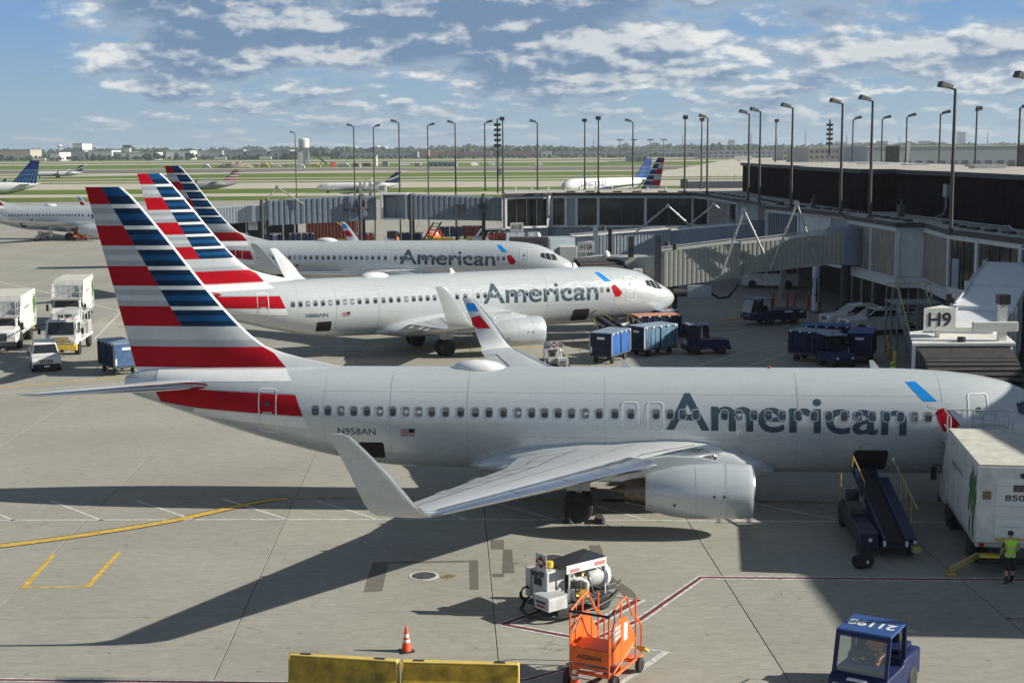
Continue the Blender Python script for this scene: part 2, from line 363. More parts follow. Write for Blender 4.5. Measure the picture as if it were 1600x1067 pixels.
def jet(name, label, group, reg):
    T = thing(name, label, 'airliner', group=group)
    # fuselage
    st = sorted(set([0.004,.03,.08,.16,.25,.4,.6,.85,1.1,1.3,1.5,1.7,1.9,2.15,2.4,2.7,3.0,3.4,3.8,4.3,4.8,5.4,6,6.7,7.5,8.7,10] + [10+1.5*i for i in range(1,11)] + [26.5,27,27.5,28,28.5,29.2,30,30.5,31,31.5,32,32.5,33,33.5,34,34.5,35,35.5,36,36.5,37,37.3,37.6,37.85,38.0]))
    n = 56; mb = MB(); rings = []
    for s in st:
        zt, zb, w, zc = fZT(s), fZB(s), max(fWD(s), .004), fZC(s); r = []
        for i in range(n):
            a = 2*math.pi*i/n; c, q = math.cos(a), math.sin(a)
            r.append((-s, w*c, zc + (max(zt-zc, .004) if q >= 0 else max(zc-zb, .004))*q))
        rings.append(r)
    mb.loft(rings); F = mb.build('fuselage', SILVER, T, smooth=60)
    # belly fairing at the wing root
    mb = MB(); rings = []
    for s, w, z0, z1 in ((12.2,1.2,1.27,1.9),(12.9,1.75,1.22,2.35),(13.8,2.0,1.18,2.75),(15,2.12,1.15,3.0),(17,2.16,1.12,3.08),(19.5,2.16,1.12,3.02),(21,2.12,1.14,2.85),(22.2,2.02,1.2,2.6),(23,1.86,1.32,2.35),(23.55,1.5,1.42,2.05),(23.9,1.15,1.52,1.85),(24.15,.7,1.6,1.75)):
        r = []
        for i in range(28):
            a = 2*math.pi*i/28; c, q = math.cos(a), math.sin(a); zc = (z0+z1)/2
            r.append((-s, w*math.copysign(abs(c)**.75, c), zc + (z1-z0)/2*math.copysign(abs(q)**.8, q)))
        rings.append(r)
    mb.loft(rings); mb.build('belly_fairing', SILVER, T, smooth=50)
    # windows (right side), each a pane in a thin raised surround
    for i, s in enumerate(WIN):
        z = zwin(s); w_, h_ = .135, .185
        cut = z + h_*(-2 if i in LIGHTW else (.30, .05, .42, .15, -.1, .36, .22)[i*5 % 7])      # blind drawn part of the way
        bm = poly_bm([rrect(s-w_, s+w_, z-h_, z+h_, .09)]); bmesh.ops.bisect_plane(bm, geom=bm.verts[:]+bm.edges[:]+bm.faces[:], plane_co=(0,cut,0), plane_no=(0,1,0))
        for f in bm.faces: f.material_index = 1 if f.calc_center_median().y > cut else 0
        bm_obj('window', drape(bm, .004, dz=5), [PANE, BLIND], F, False)
    fr = bmesh.new()
    for s in WIN:
        z = zwin(s); b2 = drape(ring_bm(rrect(s-.165, s+.165, z-.215, z+.215, .115), rrect(s-.125, s+.125, z-.175, z+.175, .085)), .007, dz=.5)
        me = bpy.data.meshes.new('x'); b2.to_mesh(me); b2.free(); fr.from_mesh(me); bpy.data.meshes.remove(me)
    o = bm_obj('window_surround', fr, LGREY, F, False); o['kind'] = 'stuff'
    # doors and hatches
    for nm, s0, s1, z0, z1, m, tk in (('service_door',31.50,32.25,2.98,4.74,LWHITE,.05),('service_door',4.24,5.02,2.95,4.66,LWHITE,.045),('overwing_exit',17.40,18.05,3.24,4.34,LWHITE,.04),('overwing_exit',16.44,17.09,3.24,4.34,LWHITE,.04)):
        D = bm_obj(nm, drape(ring_bm(rrect(s0, s1, z0, z1, .13), rrect(s0+tk, s1-tk, z0+tk, z1-tk, .09)), .018, dz=.2, ds=.2), m, F)
        if nm == 'service_door':
            decal('door_handle', [rrect((s0+s1)/2-.2, (s0+s1)/2+.2, z0+.78, z0+.86, .03)], JOINTM, F, .018)
            decal('door_porthole', [rrect((s0+s1)/2-.09, (s0+s1)/2+.09, z0+1.06, z0+1.24, .088)], TITLE, F, .018)
    decal('cargo_opening', [rrect(27.3, 28.3, 1.98, 2.68, .1)], HOLD, F, .012)
    decal('cargo_opening', [rrect(7.95, 9.25, 1.62, 2.52, .12)], HOLD, F, .012)
    # panel joints
    pj = []
    for s in (6.0, 11.4, 18.7, 24.0, 27.0, 29.6): pj.append([(s, 1.9), (s+.014, 1.9), (s+.014, 5.3), (s, 5.3)])
    pj += [[(6.5, 4.56), (29.6, 4.66), (29.6, 4.675), (6.5, 4.575)], [(6.5, 2.86), (22, 2.95), (22, 2.962), (6.5, 2.872)]]
    o = decal('panel_joint', pj, JOINTM, F, .003); o['kind'] = 'stuff'
    # livery on the hull
    decal('red_band', [[(36.45,4.02),(34.83,3.86),(30.44,3.70),(30.75,4.50),(36.70,4.66)]], LRED, F, .012, dz=.06, ds=.25)
    decal('white_band', [[(35.2,3.52),(30.22,3.22),(30.42,3.66),(35.0,3.84)]], LWHITE, F, .010, dz=.06, ds=.25)
    decal('white_band', [[(36.6,4.86),(30.95,4.98),(31.35,5.36),(36.6,5.27)]], LWHITE, F, .010, dz=.06, ds=.25)
    decal('light_band', [[(36.5,4.70),(30.79,4.54),(30.93,4.94),(36.5,4.82)]], LGREYL, F, .009, dz=.06, ds=.25)
    hull_text('title_lettering', 'American', 16.38, 7.34, 3.32, 3.16, 1.40, TITLE, F, offset=.014, off=.005, ys=.73)
    decal('emblem_blue', [[(7.28,5.05),(6.95,5.06),(6.86,5.03),(6.17,4.39),(6.66,4.39),(6.74,4.43)]], LSKY, F)
    decal('emblem_grey', [[(6.50,4.16),(6.56,4.27),(6.46,4.33),(5.95,4.34),(5.76,4.28),(5.64,4.18),(6.2,4.13)]], LGREYL, F)
    decal('emblem_red', [[(6.26,3.98),(6.18,4.10),(5.98,4.16),(5.88,4.15),(5.36,3.56),(5.62,3.28),(5.95,3.28),(6.14,3.62)]], LRED, F)
    decal('roundel', [rrect(6.93, 7.13, 3.02, 3.22, .099)], LGREYL, F)
    # flag
    for k in range(7): decal('flag_stripe', [[(26.60,2.97+.043*k),(26.05,2.965+.043*k),(26.05,2.985+.043*k),(26.60,2.99+.043*k)]], LRED, F)
    decal('flag_canton', [[(26.28,3.12),(26.05,3.12),(26.05,3.265),(26.28,3.265)]], LNAVY, F, .006)
    # windscreen
    for p in ([(1.52,3.60),(2.02,3.62),(2.28,4.22),(1.86,4.12)], [(2.08,3.63),(2.56,3.74),(2.74,4.28),(2.34,4.25)], [(2.63,3.77),(3.10,3.93),(3.14,4.26),(2.80,4.31)]):
        decal('cockpit_window', [p], GLASS, F, .006, dz=.1, ds=.15); decal('cockpit_window', [p], GLASS, F, .006, side=1, dz=.1, ds=.15)
        cx, cz = sum(a for a, b in p)/4, sum(b for a, b in p)/4
        decal('cockpit_window_frame', [[(cx+(a-cx)*1.12, cz+(b-cz)*1.14) for a, b in p]], JOINTM, F, .003, dz=.1, ds=.15)
    # satellite dome and blade aerials
    mb = MB(); rings = []
    for t, w, h in ((0,.02,.01),(.12,.22,.12),(.35,.40,.24),(.8,.52,.34),(1.3,.52,.36),(1.75,.42,.30),(2.05,.24,.17),(2.2,.03,.02)):
        rings.append([(-(22.6+t), w*math.cos(math.pi*i/12), 5.34 + h*math.sin(math.pi*i/12)) for i in range(13)])
    mb.loft(rings, closed=False, cap=False); mb.build('satellite_dome', LWHITE, F, smooth=50)
    for s in (17.85, 8.2):
        mb = MB(); mb.loft([[(-s+.18,.02,5.36),(-s-.2,.02,5.36),(-s-.2,-.02,5.36),(-s+.18,-.02,5.36)],[(-s-.1,.01,5.72),(-s-.26,.01,5.72),(-s-.26,-.01,5.72),(-s-.1,-.01,5.72)]]); mb.build('blade_aerial', LWHITE, F)
    mb = MB(); mb.cyl((-12.3,0,5.38),(-12.3,0,5.47),.06,8); mb.build('beacon', RED, F)
    # fin: rows follow the painted bands, columns follow the colour split
    bands = [12.56,12.2,11.88,11.72,11.5,11.26,11.03,10.88,10.68,10.46,10.24,10.08,9.86,9.64,9.42,9.27,9.06,8.85,8.64,8.48,8.26,8.04,7.82,7.67,7.45,7.23,7.02,6.75,6.48,6.20,5.95,5.72,5.36,5.2]
    le = pchip([5.2,5.36,5.6,5.8,6.0,6.2,6.5,7.0,12.0,12.35,12.56], [28.6,29.1,30.2,31.0,31.7,32.25,32.65,33.20,37.28,37.60,37.86])
    te = lambda z: 39.33 - (12.56-z)*.242
    sd_ = lambda z: 38.30 - (11.88-z)*.556
    ns = 13; rings = []; meta = []
    for z in bands:
        a, b = le(z), te(z); d = min(max(sd_(z), a+.3), b-.2)
        cs = [a, a+.03, a+.10, a+.10+(d-a-.1)*.25, a+.10+(d-a-.1)*.5, a+.10+(d-a-.1)*.75, d, d+(b-d)*.33, d+(b-d)*.66, b]
        if z <= 6.2: dd = 32.05-(6.2-z)*-.9 if False else 32.1-(6.2-z)*.85; cs[2] = max(dd, a+.10); cs[3:6] = [cs[2]+(d-cs[2])*k for k in (.25,.5,.75)]
        ch = b-a; t = .075 if z > 7 else .075*min(1, 5.0/ch)
        def th(x):
            u = max(0, min(1, (x-a)/ch)); return ch*5*t*(.2969*math.sqrt(u)-.126*u-.3516*u*u+.2843*u**3-.1015*u**4)
        left = [(-x, th(x), z) for x in cs]; right = [(-x, -th(x), z) for x in reversed(cs[:-1])]
        rings.append(left + right[:-1])
    FM = [LWHITE, LRED, LBLUE, LNAVY, LGREY, LGREYL, LREDD]
    nr = len(rings[0])
    def fmi(k, i):
        zc = (bands[k]+bands[k+1])/2
        c = i if i < 9 else (nr-1-i)                        # column index from LE
        c = max(0, min(8, c))
        if zc < 5.36: return 0
        if zc < 6.2: return (1 if c >= 2 else 0)
        if zc < 7.02: return (5 if 6.48 < zc else 4) if c >= 2 else 0
        if c < 2: return 0
        if c < 6:                                           # forward field: blue with white pin bands
            for lo, hi in ((11.72,11.88),(10.88,11.03),(10.08,10.24),(9.27,9.42),(8.48,8.64),(7.67,7.82)):
                if lo < zc < hi: return 0
            return 3 if k % 4 in (1, 3) else 2
        for lo, hi in ((11.88,12.56),(10.24,11.03),(8.64,9.42),(7.02,7.82)):
            if lo < zc < hi: return 1
        return 4 if k % 2 else 5
    mb = MB(); mb.loft(rings, mis=fmi); FIN = mb.build('tail_fin', FM, T, smooth=35)
    mb = MB(); mb.beam((-37.2,0,5.6),(-38.85,0,12.45),.0,.0) if False else None
    # tailplanes
    for sgn, nm in ((-1,'tailplane'),(1,'tailplane')):
        mb = MB(); rings = []; af = airfoil(8,.10)
        for l, s0, ch, z in ((.2,33.6,4.2,4.70),(.9,34.25,3.75,4.74),(7.0,38.25,1.35,5.42),(7.18,38.55,.95,5.44)):
            rings.append([(-(s0+x*ch), sgn*l, z + y*ch) for x, y in af])
        nn = len(af)
        mb.loft(rings, mis=lambda k, i: 1 if i in (6,7,8,9) else 0); mb.build(nm, [WINGP, POLISH], T, smooth=40)
    # wings
    def wz(l): return 2.22 + max(0, l-1.9)*.1005
    LE_ = lambda l: 14.2 + (l-1.9)/3.2*2.7 if l < 5.1 else 16.9 + (l-5.1)*.553
    TE_ = lambda l: 22.0 + (l-1.9)*.09 if l < 5.2 else 22.3 + (l-5.2)*.247
    for sgn in (-1, 1):
        mb = MB(); rings = []; af = airfoil(11,.12); nn = len(af)
        for l in (.8,1.9,3.5,5.1,7,9,11,13,15,16.6):
            a, b = LE_(l), TE_(l); ch = b-a; tt = 1.0 if l < 6 else .92
            rings.append([(-(a+x*ch), sgn*l, wz(l) + (.10 if l < 5 else .03) + y*ch*tt - (x-.3)*ch*.030) for x, y in af])
        W = None
        def wmi(k, i):
            return 1 if i in (8,9,10,11) and k >= 3 else (1 if k < 3 and i in (9,10,11) else 0)
        mb.loft(rings, mis=wmi); W = mb.build('wing', [WINGP, POLISH], T, smooth=40)
        # winglet: blends up out of the tip
        mb = MB(); rings = []; a0, b0 = LE_(16.6), TE_(16.6)
        for l, z, s0, ch in ((16.6, wz(16.6)+.03, a0, b0-a0), (16.95, wz(16.6)+.09, a0+.22, 1.60), (17.22, wz(16.6)+.24, a0+.42, 1.52), (17.40, wz(16.6)+.52, a0+.66, 1.42), (17.50, wz(16.6)+.9, a0+.93, 1.30), (17.62, 5.1, a0+1.30, 1.12), (17.80, 5.8, a0+1.92, .80), (17.88, 6.2, a0+2.30, .60), (17.90, 6.30, a0+2.52, .40)):
            if l == 16.6: nv = (0, 1)
            else:
                ang = {16.95:18,17.22:42,17.40:66,17.50:75}.get(l, 79); nv = (-math.sin(R(ang)), math.cos(R(ang)))
            rings.append([(-(s0+x*ch), sgn*(l + nv[0]*y*ch*.8), z + nv[1]*y*ch*.8 - ((x-.3)*ch*.03 if l == 16.6 else 0)) for x, y in af])
        mb.loft(rings, mis=lambda k, i: 1 if i in (9,10,11) else 0); mb.build('winglet', [SILVER if sgn < 0 else LWHITE, POLISH], W, smooth=45)
        # wing joints: spoilers, flap gap, slat gap
        mb = MB()
        def top(l, x):
            a, b = LE_(l), TE_(l); ch = b-a; u = x; t = .12
            y = 5*t*(.2969*math.sqrt(u)-.126*u-.3516*u*u+.2843*u**3-.1036*u**4)*1.1*(1.0 if l < 6 else .92)
            return Vector((-(a+x*ch), sgn*l, wz(l) + (.10 if l < 5 else .03) + y*ch - (x-.3)*ch*.03 + .012))
        def seam(l0, x0, l1, x1, w=.024, n=10):
            for k in range(n):
                p, q = [top(l0+(l1-l0)*t, x0+(x1-x0)*t) for t in (k/n, (k+1)/n)]
                d = (q-p).normalized(); c = Vector((-d.y, d.x, 0))*w
                mb.quad(p-c, p+c, q+c, q-c)
        seam(2.2,.70,15.5,.72); seam(5.3,.13,16.4,.15); seam(2.3,.10,5.0,.13)
        for l in (3,4.8,6.5,8.2,9.9,11.6,12.4,15.5): seam(l,.70,l,.95,n=3)
        for l in (7.6,10.2,12.9): seam(l,.02,l,.15,n=3)
        seam(5.3,.45,12,.47,.009); seam(2.3,.40,5.2,.42,.009); seam(2.2,.86,11.6,.88,.012)
        o = mb.build('wing_seam', mat('wing_gap',(.10,.11,.12),.6), W, recalc=False); o['kind'] = 'stuff'
        # flap-track canoes
        for l in (3.9, 7.6, 10.7):
            b = TE_(l); mb = MB()
            mb.lathe([(-.0,.01),(.3,.10),(.9,.17),(1.8,.19),(2.6,.13),(3.1,.02)], (-(b+.55), sgn*l, wz(l)-.22), (1,0,.03), 10); mb.build('flap_track_fairing', WINGP, W, smooth=50)
        # landing light at the root
        mb = MB(); mb.lathe([(0,.16),(.06,.12),(.1,.02)], (-(LE_(2.25)+.06), sgn*2.22, wz(2)+.10), (1,0,0), 10); mb.build('landing_light', POLISH, W, smooth=50)
        if sgn > 0:                                          # emblem on the inner face of the far winglet
            def wl(p):                                       # (s offset, z) -> inner face
                return [(-(a0+sx), 17.62-(5.1-z)*.24-.085, z) for sx, z in p]
            mb = MB(); mb.add(wl([(2.28,6.02),(2.70,6.02),(2.62,5.60),(2.05,5.60)]), [(0,1,2,3)]); mb.build('winglet_emblem_blue', LSKY, W, recalc=False)
            mb = MB(); mb.add(wl([(1.98,5.40),(2.42,5.28),(2.36,4.92),(2.1,4.74),(1.42,4.74)]), [(0,1,2,3,4)]); mb.build('winglet_emblem_red', LRED, W, recalc=False)
        # engine
        EZ, EY = 1.62, sgn*4.83
        mb = MB()
        prof = [(0,.86),(-.03,.92),(-.10,.965),(-.30,1.0),(-.7,1.02),(-1.5,1.04),(-2.3,1.03),(-3.0,.94),(-3.6,.80),(-3.92,.70),(-3.93,.66)]
        rings = []
        for t, r in prof:
            rings.append([(-13.32+t, EY + r*1.02*math.cos(2*math.pi*i/32), EZ + (r*math.sin(2*math.pi*i/32)*(1 if math.sin(2*math.pi*i/32) > 0 else .965))) for i in range(32)])
        rin = [[(-13.32+t, EY + r*math.cos(2*math.pi*i/32), EZ + r*math.sin(2*math.pi*i/32)) for i in range(32)] for t, r in ((0,.86),(-.05,.80),(-.35,.76),(-.9,.78))]
        mb.loft(list(reversed(rin)) + rings, cap=False, mis=lambda k, i: 1 if 1 <= k <= 5 else (2 if k < 1 else 0))
        E_ = mb.build('engine_nacelle', [SILVER, POLISH, CHAR], T, smooth=40)
        mb = MB(); mb.lathe([(0,.10),(.25,.20),(.3,.78),(.32,.78)], (-14.15, EY, EZ), (-1,0,0), 24); mb.build('fan', CHAR, E_, smooth=30)
        mb = MB(); mb.lathe([(0,.66),(-.02,.58),(-.55,.50),(-.80,.43),(-.81,.36),(-.6,.3),(-1.3,.05)], (-17.2, EY, EZ+.02), (1,0,0), 24); mb.build('exhaust', BAREM, E_, smooth=35)
        mb = MB()                                            # nacelle seams and marks
        for t in (-1.02, -2.12):
            r = 1.045 if t > -2 else 1.037
            ring = [(-13.32+t, EY + sgn*abs(r*1.02*math.cos(R(a))), EZ + r*math.sin(R(a))*(1 if a > 0 else .965)) for a in range(-88, 89, 8)]
            r2 = [(p[0]-.02, p[1], p[2]) for p in ring]
            mb.loft([ring, r2], closed=False, cap=False)
        o = mb.build('nacelle_seam', JOINTM, E_, recalc=False); o['kind'] = 'stuff'
        for t, z_, r in ((-1.15,.05,.05),(-1.5,.05,.05),(-2.9,-.3,.055)):
            rr = 1.05 if t > -2 else .968; y = sgn*(rr*1.02*math.sqrt(1-(z_/rr)**2)+.004)
            mb = MB(); mb.add([(-13.32+t+r*math.cos(R(a)), EY+y, EZ+z_+r*math.sin(R(a))) for a in range(0,360,30)], [tuple(range(12))]); mb.build('nacelle_mark', TITLE, E_, recalc=False)
        # pylon
        mb = MB(); rings = []
        for t, w, z0, z1 in ((14.4,.03,2.55,2.66),(15.2,.16,2.5,2.86),(16.4,.22,2.3,2.92),(17.6,.20,2.0,2.75),(19.2,.12,2.0,2.45),(20.4,.03,2.15,2.3)):
            rings.append([(-t, EY-w, z0), (-t, EY+w, z0), (-t, EY+w*.8, z1), (-t, EY-w*.8, z1)])
        mb.loft(rings); mb.build('pylon', SILVER, E_, smooth=50)
        # main gear
        gy = sgn*2.86; mb = MB()
        mb.cyl((-19.7,gy,.5),(-19.65,gy*1.0,2.2),.11,10); mb.cyl((-19.7,gy-.55,.565),(-19.7,gy+.55,.565),.07,8); mb.beam((-19.65,gy,1.5),(-19.65,gy-sgn*1.2,1.7),.09)
        mb.box(-20.15,-19.25,gy+sgn*.34-.02,gy+sgn*.34+.02,1.2,2.1)
        G = mb.build('main_gear', GALV, T, smooth=40)
        for dy in (-.43, .43):
            mb = MB(); hw = .2
            mb.lathe([(-hw,.36),(-hw,.48),(-hw*.8,.545),(-hw*.3,.565),(hw*.3,.565),(hw*.8,.545),(hw,.48),(hw,.36)], (-19.7,gy+dy,.565), (0,1,0), 28); mb.build('tyre', DARK, G, smooth=40)
            mb = MB(); mb.lathe([(-hw+.01,.02),(-hw+.03,.2),(-hw+.02,.36),(hw-.02,.36),(hw-.03,.2),(hw-.01,.02)], (-19.7,gy+dy,.565), (0,1,0), 20); mb.build('wheel_hub', CHAR, G, smooth=40)
    mb = MB(); mb.cyl((-4.1,0,.3),(-4.1,0,1.7),.09,10); mb.cyl((-4.1,-.25,.34),(-4.1,.25,.34),.05,8); mb.box(-4.9,-3.3,-.35,-.32,.9,1.45); mb.box(-4.9,-3.3,.32,.35,.9,1.45)
    G = mb.build('nose_gear', LWHITE, T, smooth=40)
    for dy in (-.2, .2):
        mb = MB(); mb.lathe([(-.1,.2),(-.1,.3),(0,.345),(.1,.3),(.1,.2)], (-4.1,dy,.345), (0,1,0), 24); mb.build('tyre', DARK, G, smooth=40)
    # tail details
    mb = MB(); mb.lathe([(0,.24),(.12,.2),(.13,.12)], (-37.9,0,4.66), (-1,0,.12), 14); mb.build('exhaust_stub', BAREM, T, smooth=40)
    if reg: registration(T, F, reg)
    return T
def registration(T, F, reg):
    o = hull_text('registration_lettering', reg, 29.08, 27.58, 3.02, 3.0, .27, TITLE, F, offset=.008, ys=.73)
    o['label'] = 'registration number ' + reg
    return o
JETS = 'parked silver airliners with striped tails at the gates'
def place_jets():
    A1 = jet('passenger_jet', 'silver airliner with red and blue striped tail filling the foreground, numbered N958AN', JETS, None)
    plain = lambda ch: not ch.name.startswith('winglet_emblem')
    A1.location = (22.33,54.165,0); A1.rotation_euler = (0,0,-.0677)
    def fus(t): return [c for c in t.children if c.name.startswith('fuselage')][0]
    A2 = dup(A1, (12.182,106.867,0), .4251, 'white lit airliner in the second row, nose to the right, numbered N886NN', plain)
    dup(A1, (5.959,133.923,0), -.0907, 'shaded silver airliner in the third row behind the white lit one')
    dup(A1, (-50.95,229.52,0), -.0785, 'distant grey airliner cut by the left edge, orange steps beside its engine', lambda ch: not ch.name.startswith('red_band'))
    dup(A1, (-.7,236.0,0), R(125), 'airliner parked beyond the concourse, only its sunlit striped fin showing over the roof')
    registration(A1, fus(A1), 'N958AN'); registration(A2, fus(A2), 'N886NN')
place_jets()
# ---------------------------------------------------------------- ground
def concrete(name, base, big=.10, joints=None, stain=.25):
    m = bpy.data.materials.new(name); m.use_nodes = True; nt = m.node_tree; L = nt.links; b = nt.nodes['Principled BSDF']
    b.inputs['Roughness'].default_value = .88; b.inputs['Specular IOR Level'].default_value = .3
    def N(t): return nt.nodes.new(t)
    geo = N('ShaderNodeNewGeometry')
    def noise(scale, detail=7, rough=.6, st=None, dist=0):
        n = N('ShaderNodeTexNoise'); n.inputs['Scale'].default_value = scale; n.inputs['Detail'].default_value = detail; n.inputs['Roughness'].default_value = rough; n.inputs['Distortion'].default_value = dist
        if st:
            mp = N('ShaderNodeMapping'); mp.inputs['Scale'].default_value = st; L.new(geo.outputs['Position'], mp.inputs[0]); L.new(mp.outputs[0], n.inputs['Vector'])
        else: L.new(geo.outputs['Position'], n.inputs['Vector'])
        return n.outputs[0]
    def mr(v, a, b_, c, d):
        n = N('ShaderNodeMapRange'); n.inputs[1].default_value = a; n.inputs[2].default_value = b_; n.inputs[3].default_value = c; n.inputs[4].default_value = d; L.new(v, n.inputs[0]); return n.outputs[0]
    def mul(a, b_):
        n = N('ShaderNodeMath'); n.operation = 'MULTIPLY'; L.new(a, n.inputs[0]); L.new(b_, n.inputs[1]); return n.outputs[0]
    f = mul(mr(noise(.12,5,.6), .3,.7, 1-big, 1+big), mr(noise(1.4,6,.7,(1,2.4,1)), .3,.7, .87,1.09))
    f = mul(f, mr(noise(9,5,.75,(.35,2.2,1)), .3,.7, .79,1.17)); f = mul(f, mr(noise(3.5,6,.8,(.16,2.6,1),.4), .35,.7, .92,1.07))          # broom finish, drag marks
    f = mul(f, mr(noise(.55,8,.75,None,1.2), .60,.74, 1.0, 1-stain))      # old spills
    f = mul(f, mr(noise(2.2,6,.8,(.25,2,1),.8), .66,.75, 1.0, .80))       # tyre scuffs
    vo = N('ShaderNodeTexVoronoi'); vo.inputs['Scale'].default_value = .9; vo.inputs['Randomness'].default_value = 1; L.new(geo.outputs['Position'], vo.inputs['Vector'])
    f = mul(f, mr(vo.outputs['Distance'], .035,.085, .62,1.0))                                  # oil drips
    ck = N('ShaderNodeTexVoronoi'); ck.feature = 'DISTANCE_TO_EDGE'; ck.inputs['Scale'].default_value = .13
    wv = N('ShaderNodeTexNoise'); wv.inputs['Scale'].default_value = .9; wv.inputs['Detail'].default_value = 5; L.new(geo.outputs['Position'], wv.inputs['Vector'])
    wa = N('ShaderNodeVectorMath'); wa.operation = 'MULTIPLY_ADD'; L.new(wv.outputs['Color'], wa.inputs[0]); wa.inputs[1].default_value = (3,3,0); L.new(geo.outputs['Position'], wa.inputs[2]); L.new(wa.outputs[0], ck.inputs['Vector'])
    msk = mr(noise(.10,3), .57,.62, 1.0,.25)
    crk = mr(ck.outputs['Distance'], .0015,.0035, .55,1.0)
    mxc = N('ShaderNodeMath'); mxc.operation = 'MAXIMUM'; L.new(crk, mxc.inputs[0]); L.new(msk, mxc.inputs[1]); f = mul(f, mxc.outputs[0])   # sealed cracks in some slabs
    oi = N('ShaderNodeObjectInfo'); f = mul(f, mr(oi.outputs['Random'], 0,1, .95,1.05))
    v = N('ShaderNodeVectorMath'); v.operation = 'SCALE'; v.inputs[0].default_value = base; L.new(f, v.inputs[3]); L.new(v.outputs[0], b.inputs['Base Color'])
    bp = N('ShaderNodeBump'); bp.inputs['Strength'].default_value = .4; bp.inputs['Distance'].default_value = .01; L.new(noise(14,5), bp.inputs['Height']); L.new(bp.outputs[0], b.inputs['Normal'])
    return m
def field_grass():
    m = bpy.data.materials.new('airfield_grass'); m.use_nodes = True; nt = m.node_tree; L = nt.links; b = nt.nodes['Principled BSDF']
    b.inputs['Roughness'].default_value = .95; b.inputs['Specular IOR Level'].default_value = .1
    geo = nt.nodes.new('ShaderNodeNewGeometry'); n = nt.nodes.new('ShaderNodeTexNoise'); n.inputs['Scale'].default_value = .02; n.inputs['Detail'].default_value = 9; n.inputs['Roughness'].default_value = .7
    mp = nt.nodes.new('ShaderNodeMapping'); mp.inputs['Scale'].default_value = (1, .6, 1)
    L.new(geo.outputs['Position'], mp.inputs[0]); L.new(mp.outputs[0], n.inputs['Vector'])
    cr = nt.nodes.new('ShaderNodeValToRGB'); cr.color_ramp.elements[0].position = .35; cr.color_ramp.elements[0].color = (.08,.135,.022,1)
    cr.color_ramp.elements[1].position = .68; cr.color_ramp.elements[1].color = (.16,.20,.045,1)
    L.new(n.outputs[0], cr.inputs[0]); L.new(cr.outputs[0], b.inputs['Base Color'])
    return m
CONC = concrete('apron_concrete', (.315,.305,.262))
CONCF = concrete('taxiway_concrete', (.46,.435,.35), .12)
CONCD = concrete('old_runway_asphalt', (.16,.155,.14), .15)
PATCH = concrete('patch_asphalt', (.155,.14,.118), .12)
SEAL = mat('joint_sealant', (.055,.05,.045), .9, var=.2)
GRASSF = field_grass()
GA = R(2.35)                                   # the slab grid is turned a little
def gu(i, j):                                  # slab grid -> world
    a, b = i*7.62, j*7.62
    return (-.62 + a*math.cos(GA) - b*math.sin(GA), 42.0 + a*math.sin(GA) + b*math.cos(GA))
def ground():
    mb = MB(); mb.quad((-16000,-600,-.06),(16000,-600,-.06),(16000,22000,-.06),(-16000,22000,-.06))
    struct('airfield_ground', mb, GRASSF, recalc=False)
    mb = MB(); mb.quad((-700,-200,-.03),(500,-200,-.03),(500,408,-.03),(-700,408,-.03))
    AP = struct('apron', mb, SEAL, recalc=False)
    # slabs: real pieces with open joints between them, near ones one by one
    g = .012; h = .022; s2 = 7.62/2
    mb = MB(); mb.box(-s2+g, s2-g, -s2+g, s2-g, -h, 0)
    proto = mb.build('slab', CONC, AP, bevel=.008); me = proto.data
    near = set()
    def visible(i, j):
        x, y = gu(i+.5, j+.5)
        if y < 30: return False
        return abs(x) < y*.40 + 7
    cells = [(i, j) for j in range(-2, 24) for i in range(-14, 15) if visible(i, j)]
    cells.sort(key=lambda c: gu(c[0]+.5, c[1]+.5)[1]); cells = cells[:296]
    first = True
    for i, j in cells:
        x, y = gu(i+.5, j+.5); near.add((i, j))
        if first: o = proto; first = False
        else: o = linked('slab', me, AP)
        o.location = (x, y, rnd.uniform(-.0015,.0015)); o.rotation_euler = (0,0,GA)
        if o is not proto:
            b = o.modifiers.new('bevel','BEVEL'); b.width = .008; b.segments = 1; b.limit_method = 'ANGLE'
    mb = MB()
    for j in range(-8, 49):
        for i in range(-72, 60):
            if (i, j) in near: continue
            x, y = gu(i+.5, j+.5)
            if y > 404 or x < -560: continue
            if not (abs(x) < y*.45 + 60): continue
            a, b = gu(i, j); c, d = gu(i+1, j+1)
            u = Vector((math.cos(GA), math.sin(GA), 0)); w = Vector((-u.y, u.x, 0)); P = Vector((a, b, 0)); e = .022 if y < 180 else .03
            p0 = P + u*e + w*e; p1 = P + u*(7.62-e) + w*e; p2 = P + u*(7.62-e) + w*(7.62-e); p3 = P + u*e + w*(7.62-e)
            mb.quad(p0, p1, p2, p3)
    o = mb.build('far_slabs', CONC, AP, recalc=False); o['kind'] = 'stuff'
    # taxiways and runways beyond the apron, flat strips across the view
    def strip(name, y0, y1, m, x0=-3500, x1=3500, dz=.02, skew=.0):
        mb = MB(); mb.quad((x0,y0+x0*skew,dz),(x1,y0+x1*skew,dz),(x1,y1+x1*skew,dz),(x0,y1+x0*skew,dz)); return struct(name, mb, m, recalc=False)
    strip('taxiway', 441, 472, CONCF); strip('taxiway', 530, 628, CONCF); strip('taxiway', 652, 676, CONCF)
    strip('runway', 722, 745, CONCF); strip('taxiway', 880, 930, CONCF); strip('runway', 955, 1090, CONCD, dz=.05); strip('taxiway', 1105, 1150, CONCF, dz=.05)
    strip('runway', 1500, 1640, CONCF, dz=.08); strip('taxiway', 1850, 2050, CONCF, dz=.1)
    mb = MB(); mb.quad((60,700,.04),(140,700,.04),(470,1900,.12),(300,1900,.12)); struct('taxiway', mb, CONCF, recalc=False)
    mb = MB(); mb.quad((-420,740,.04),(-330,740,.04),(-40,980,.07),(-120,980,.07)); struct('taxiway', mb, CONCF, recalc=False)
ground()
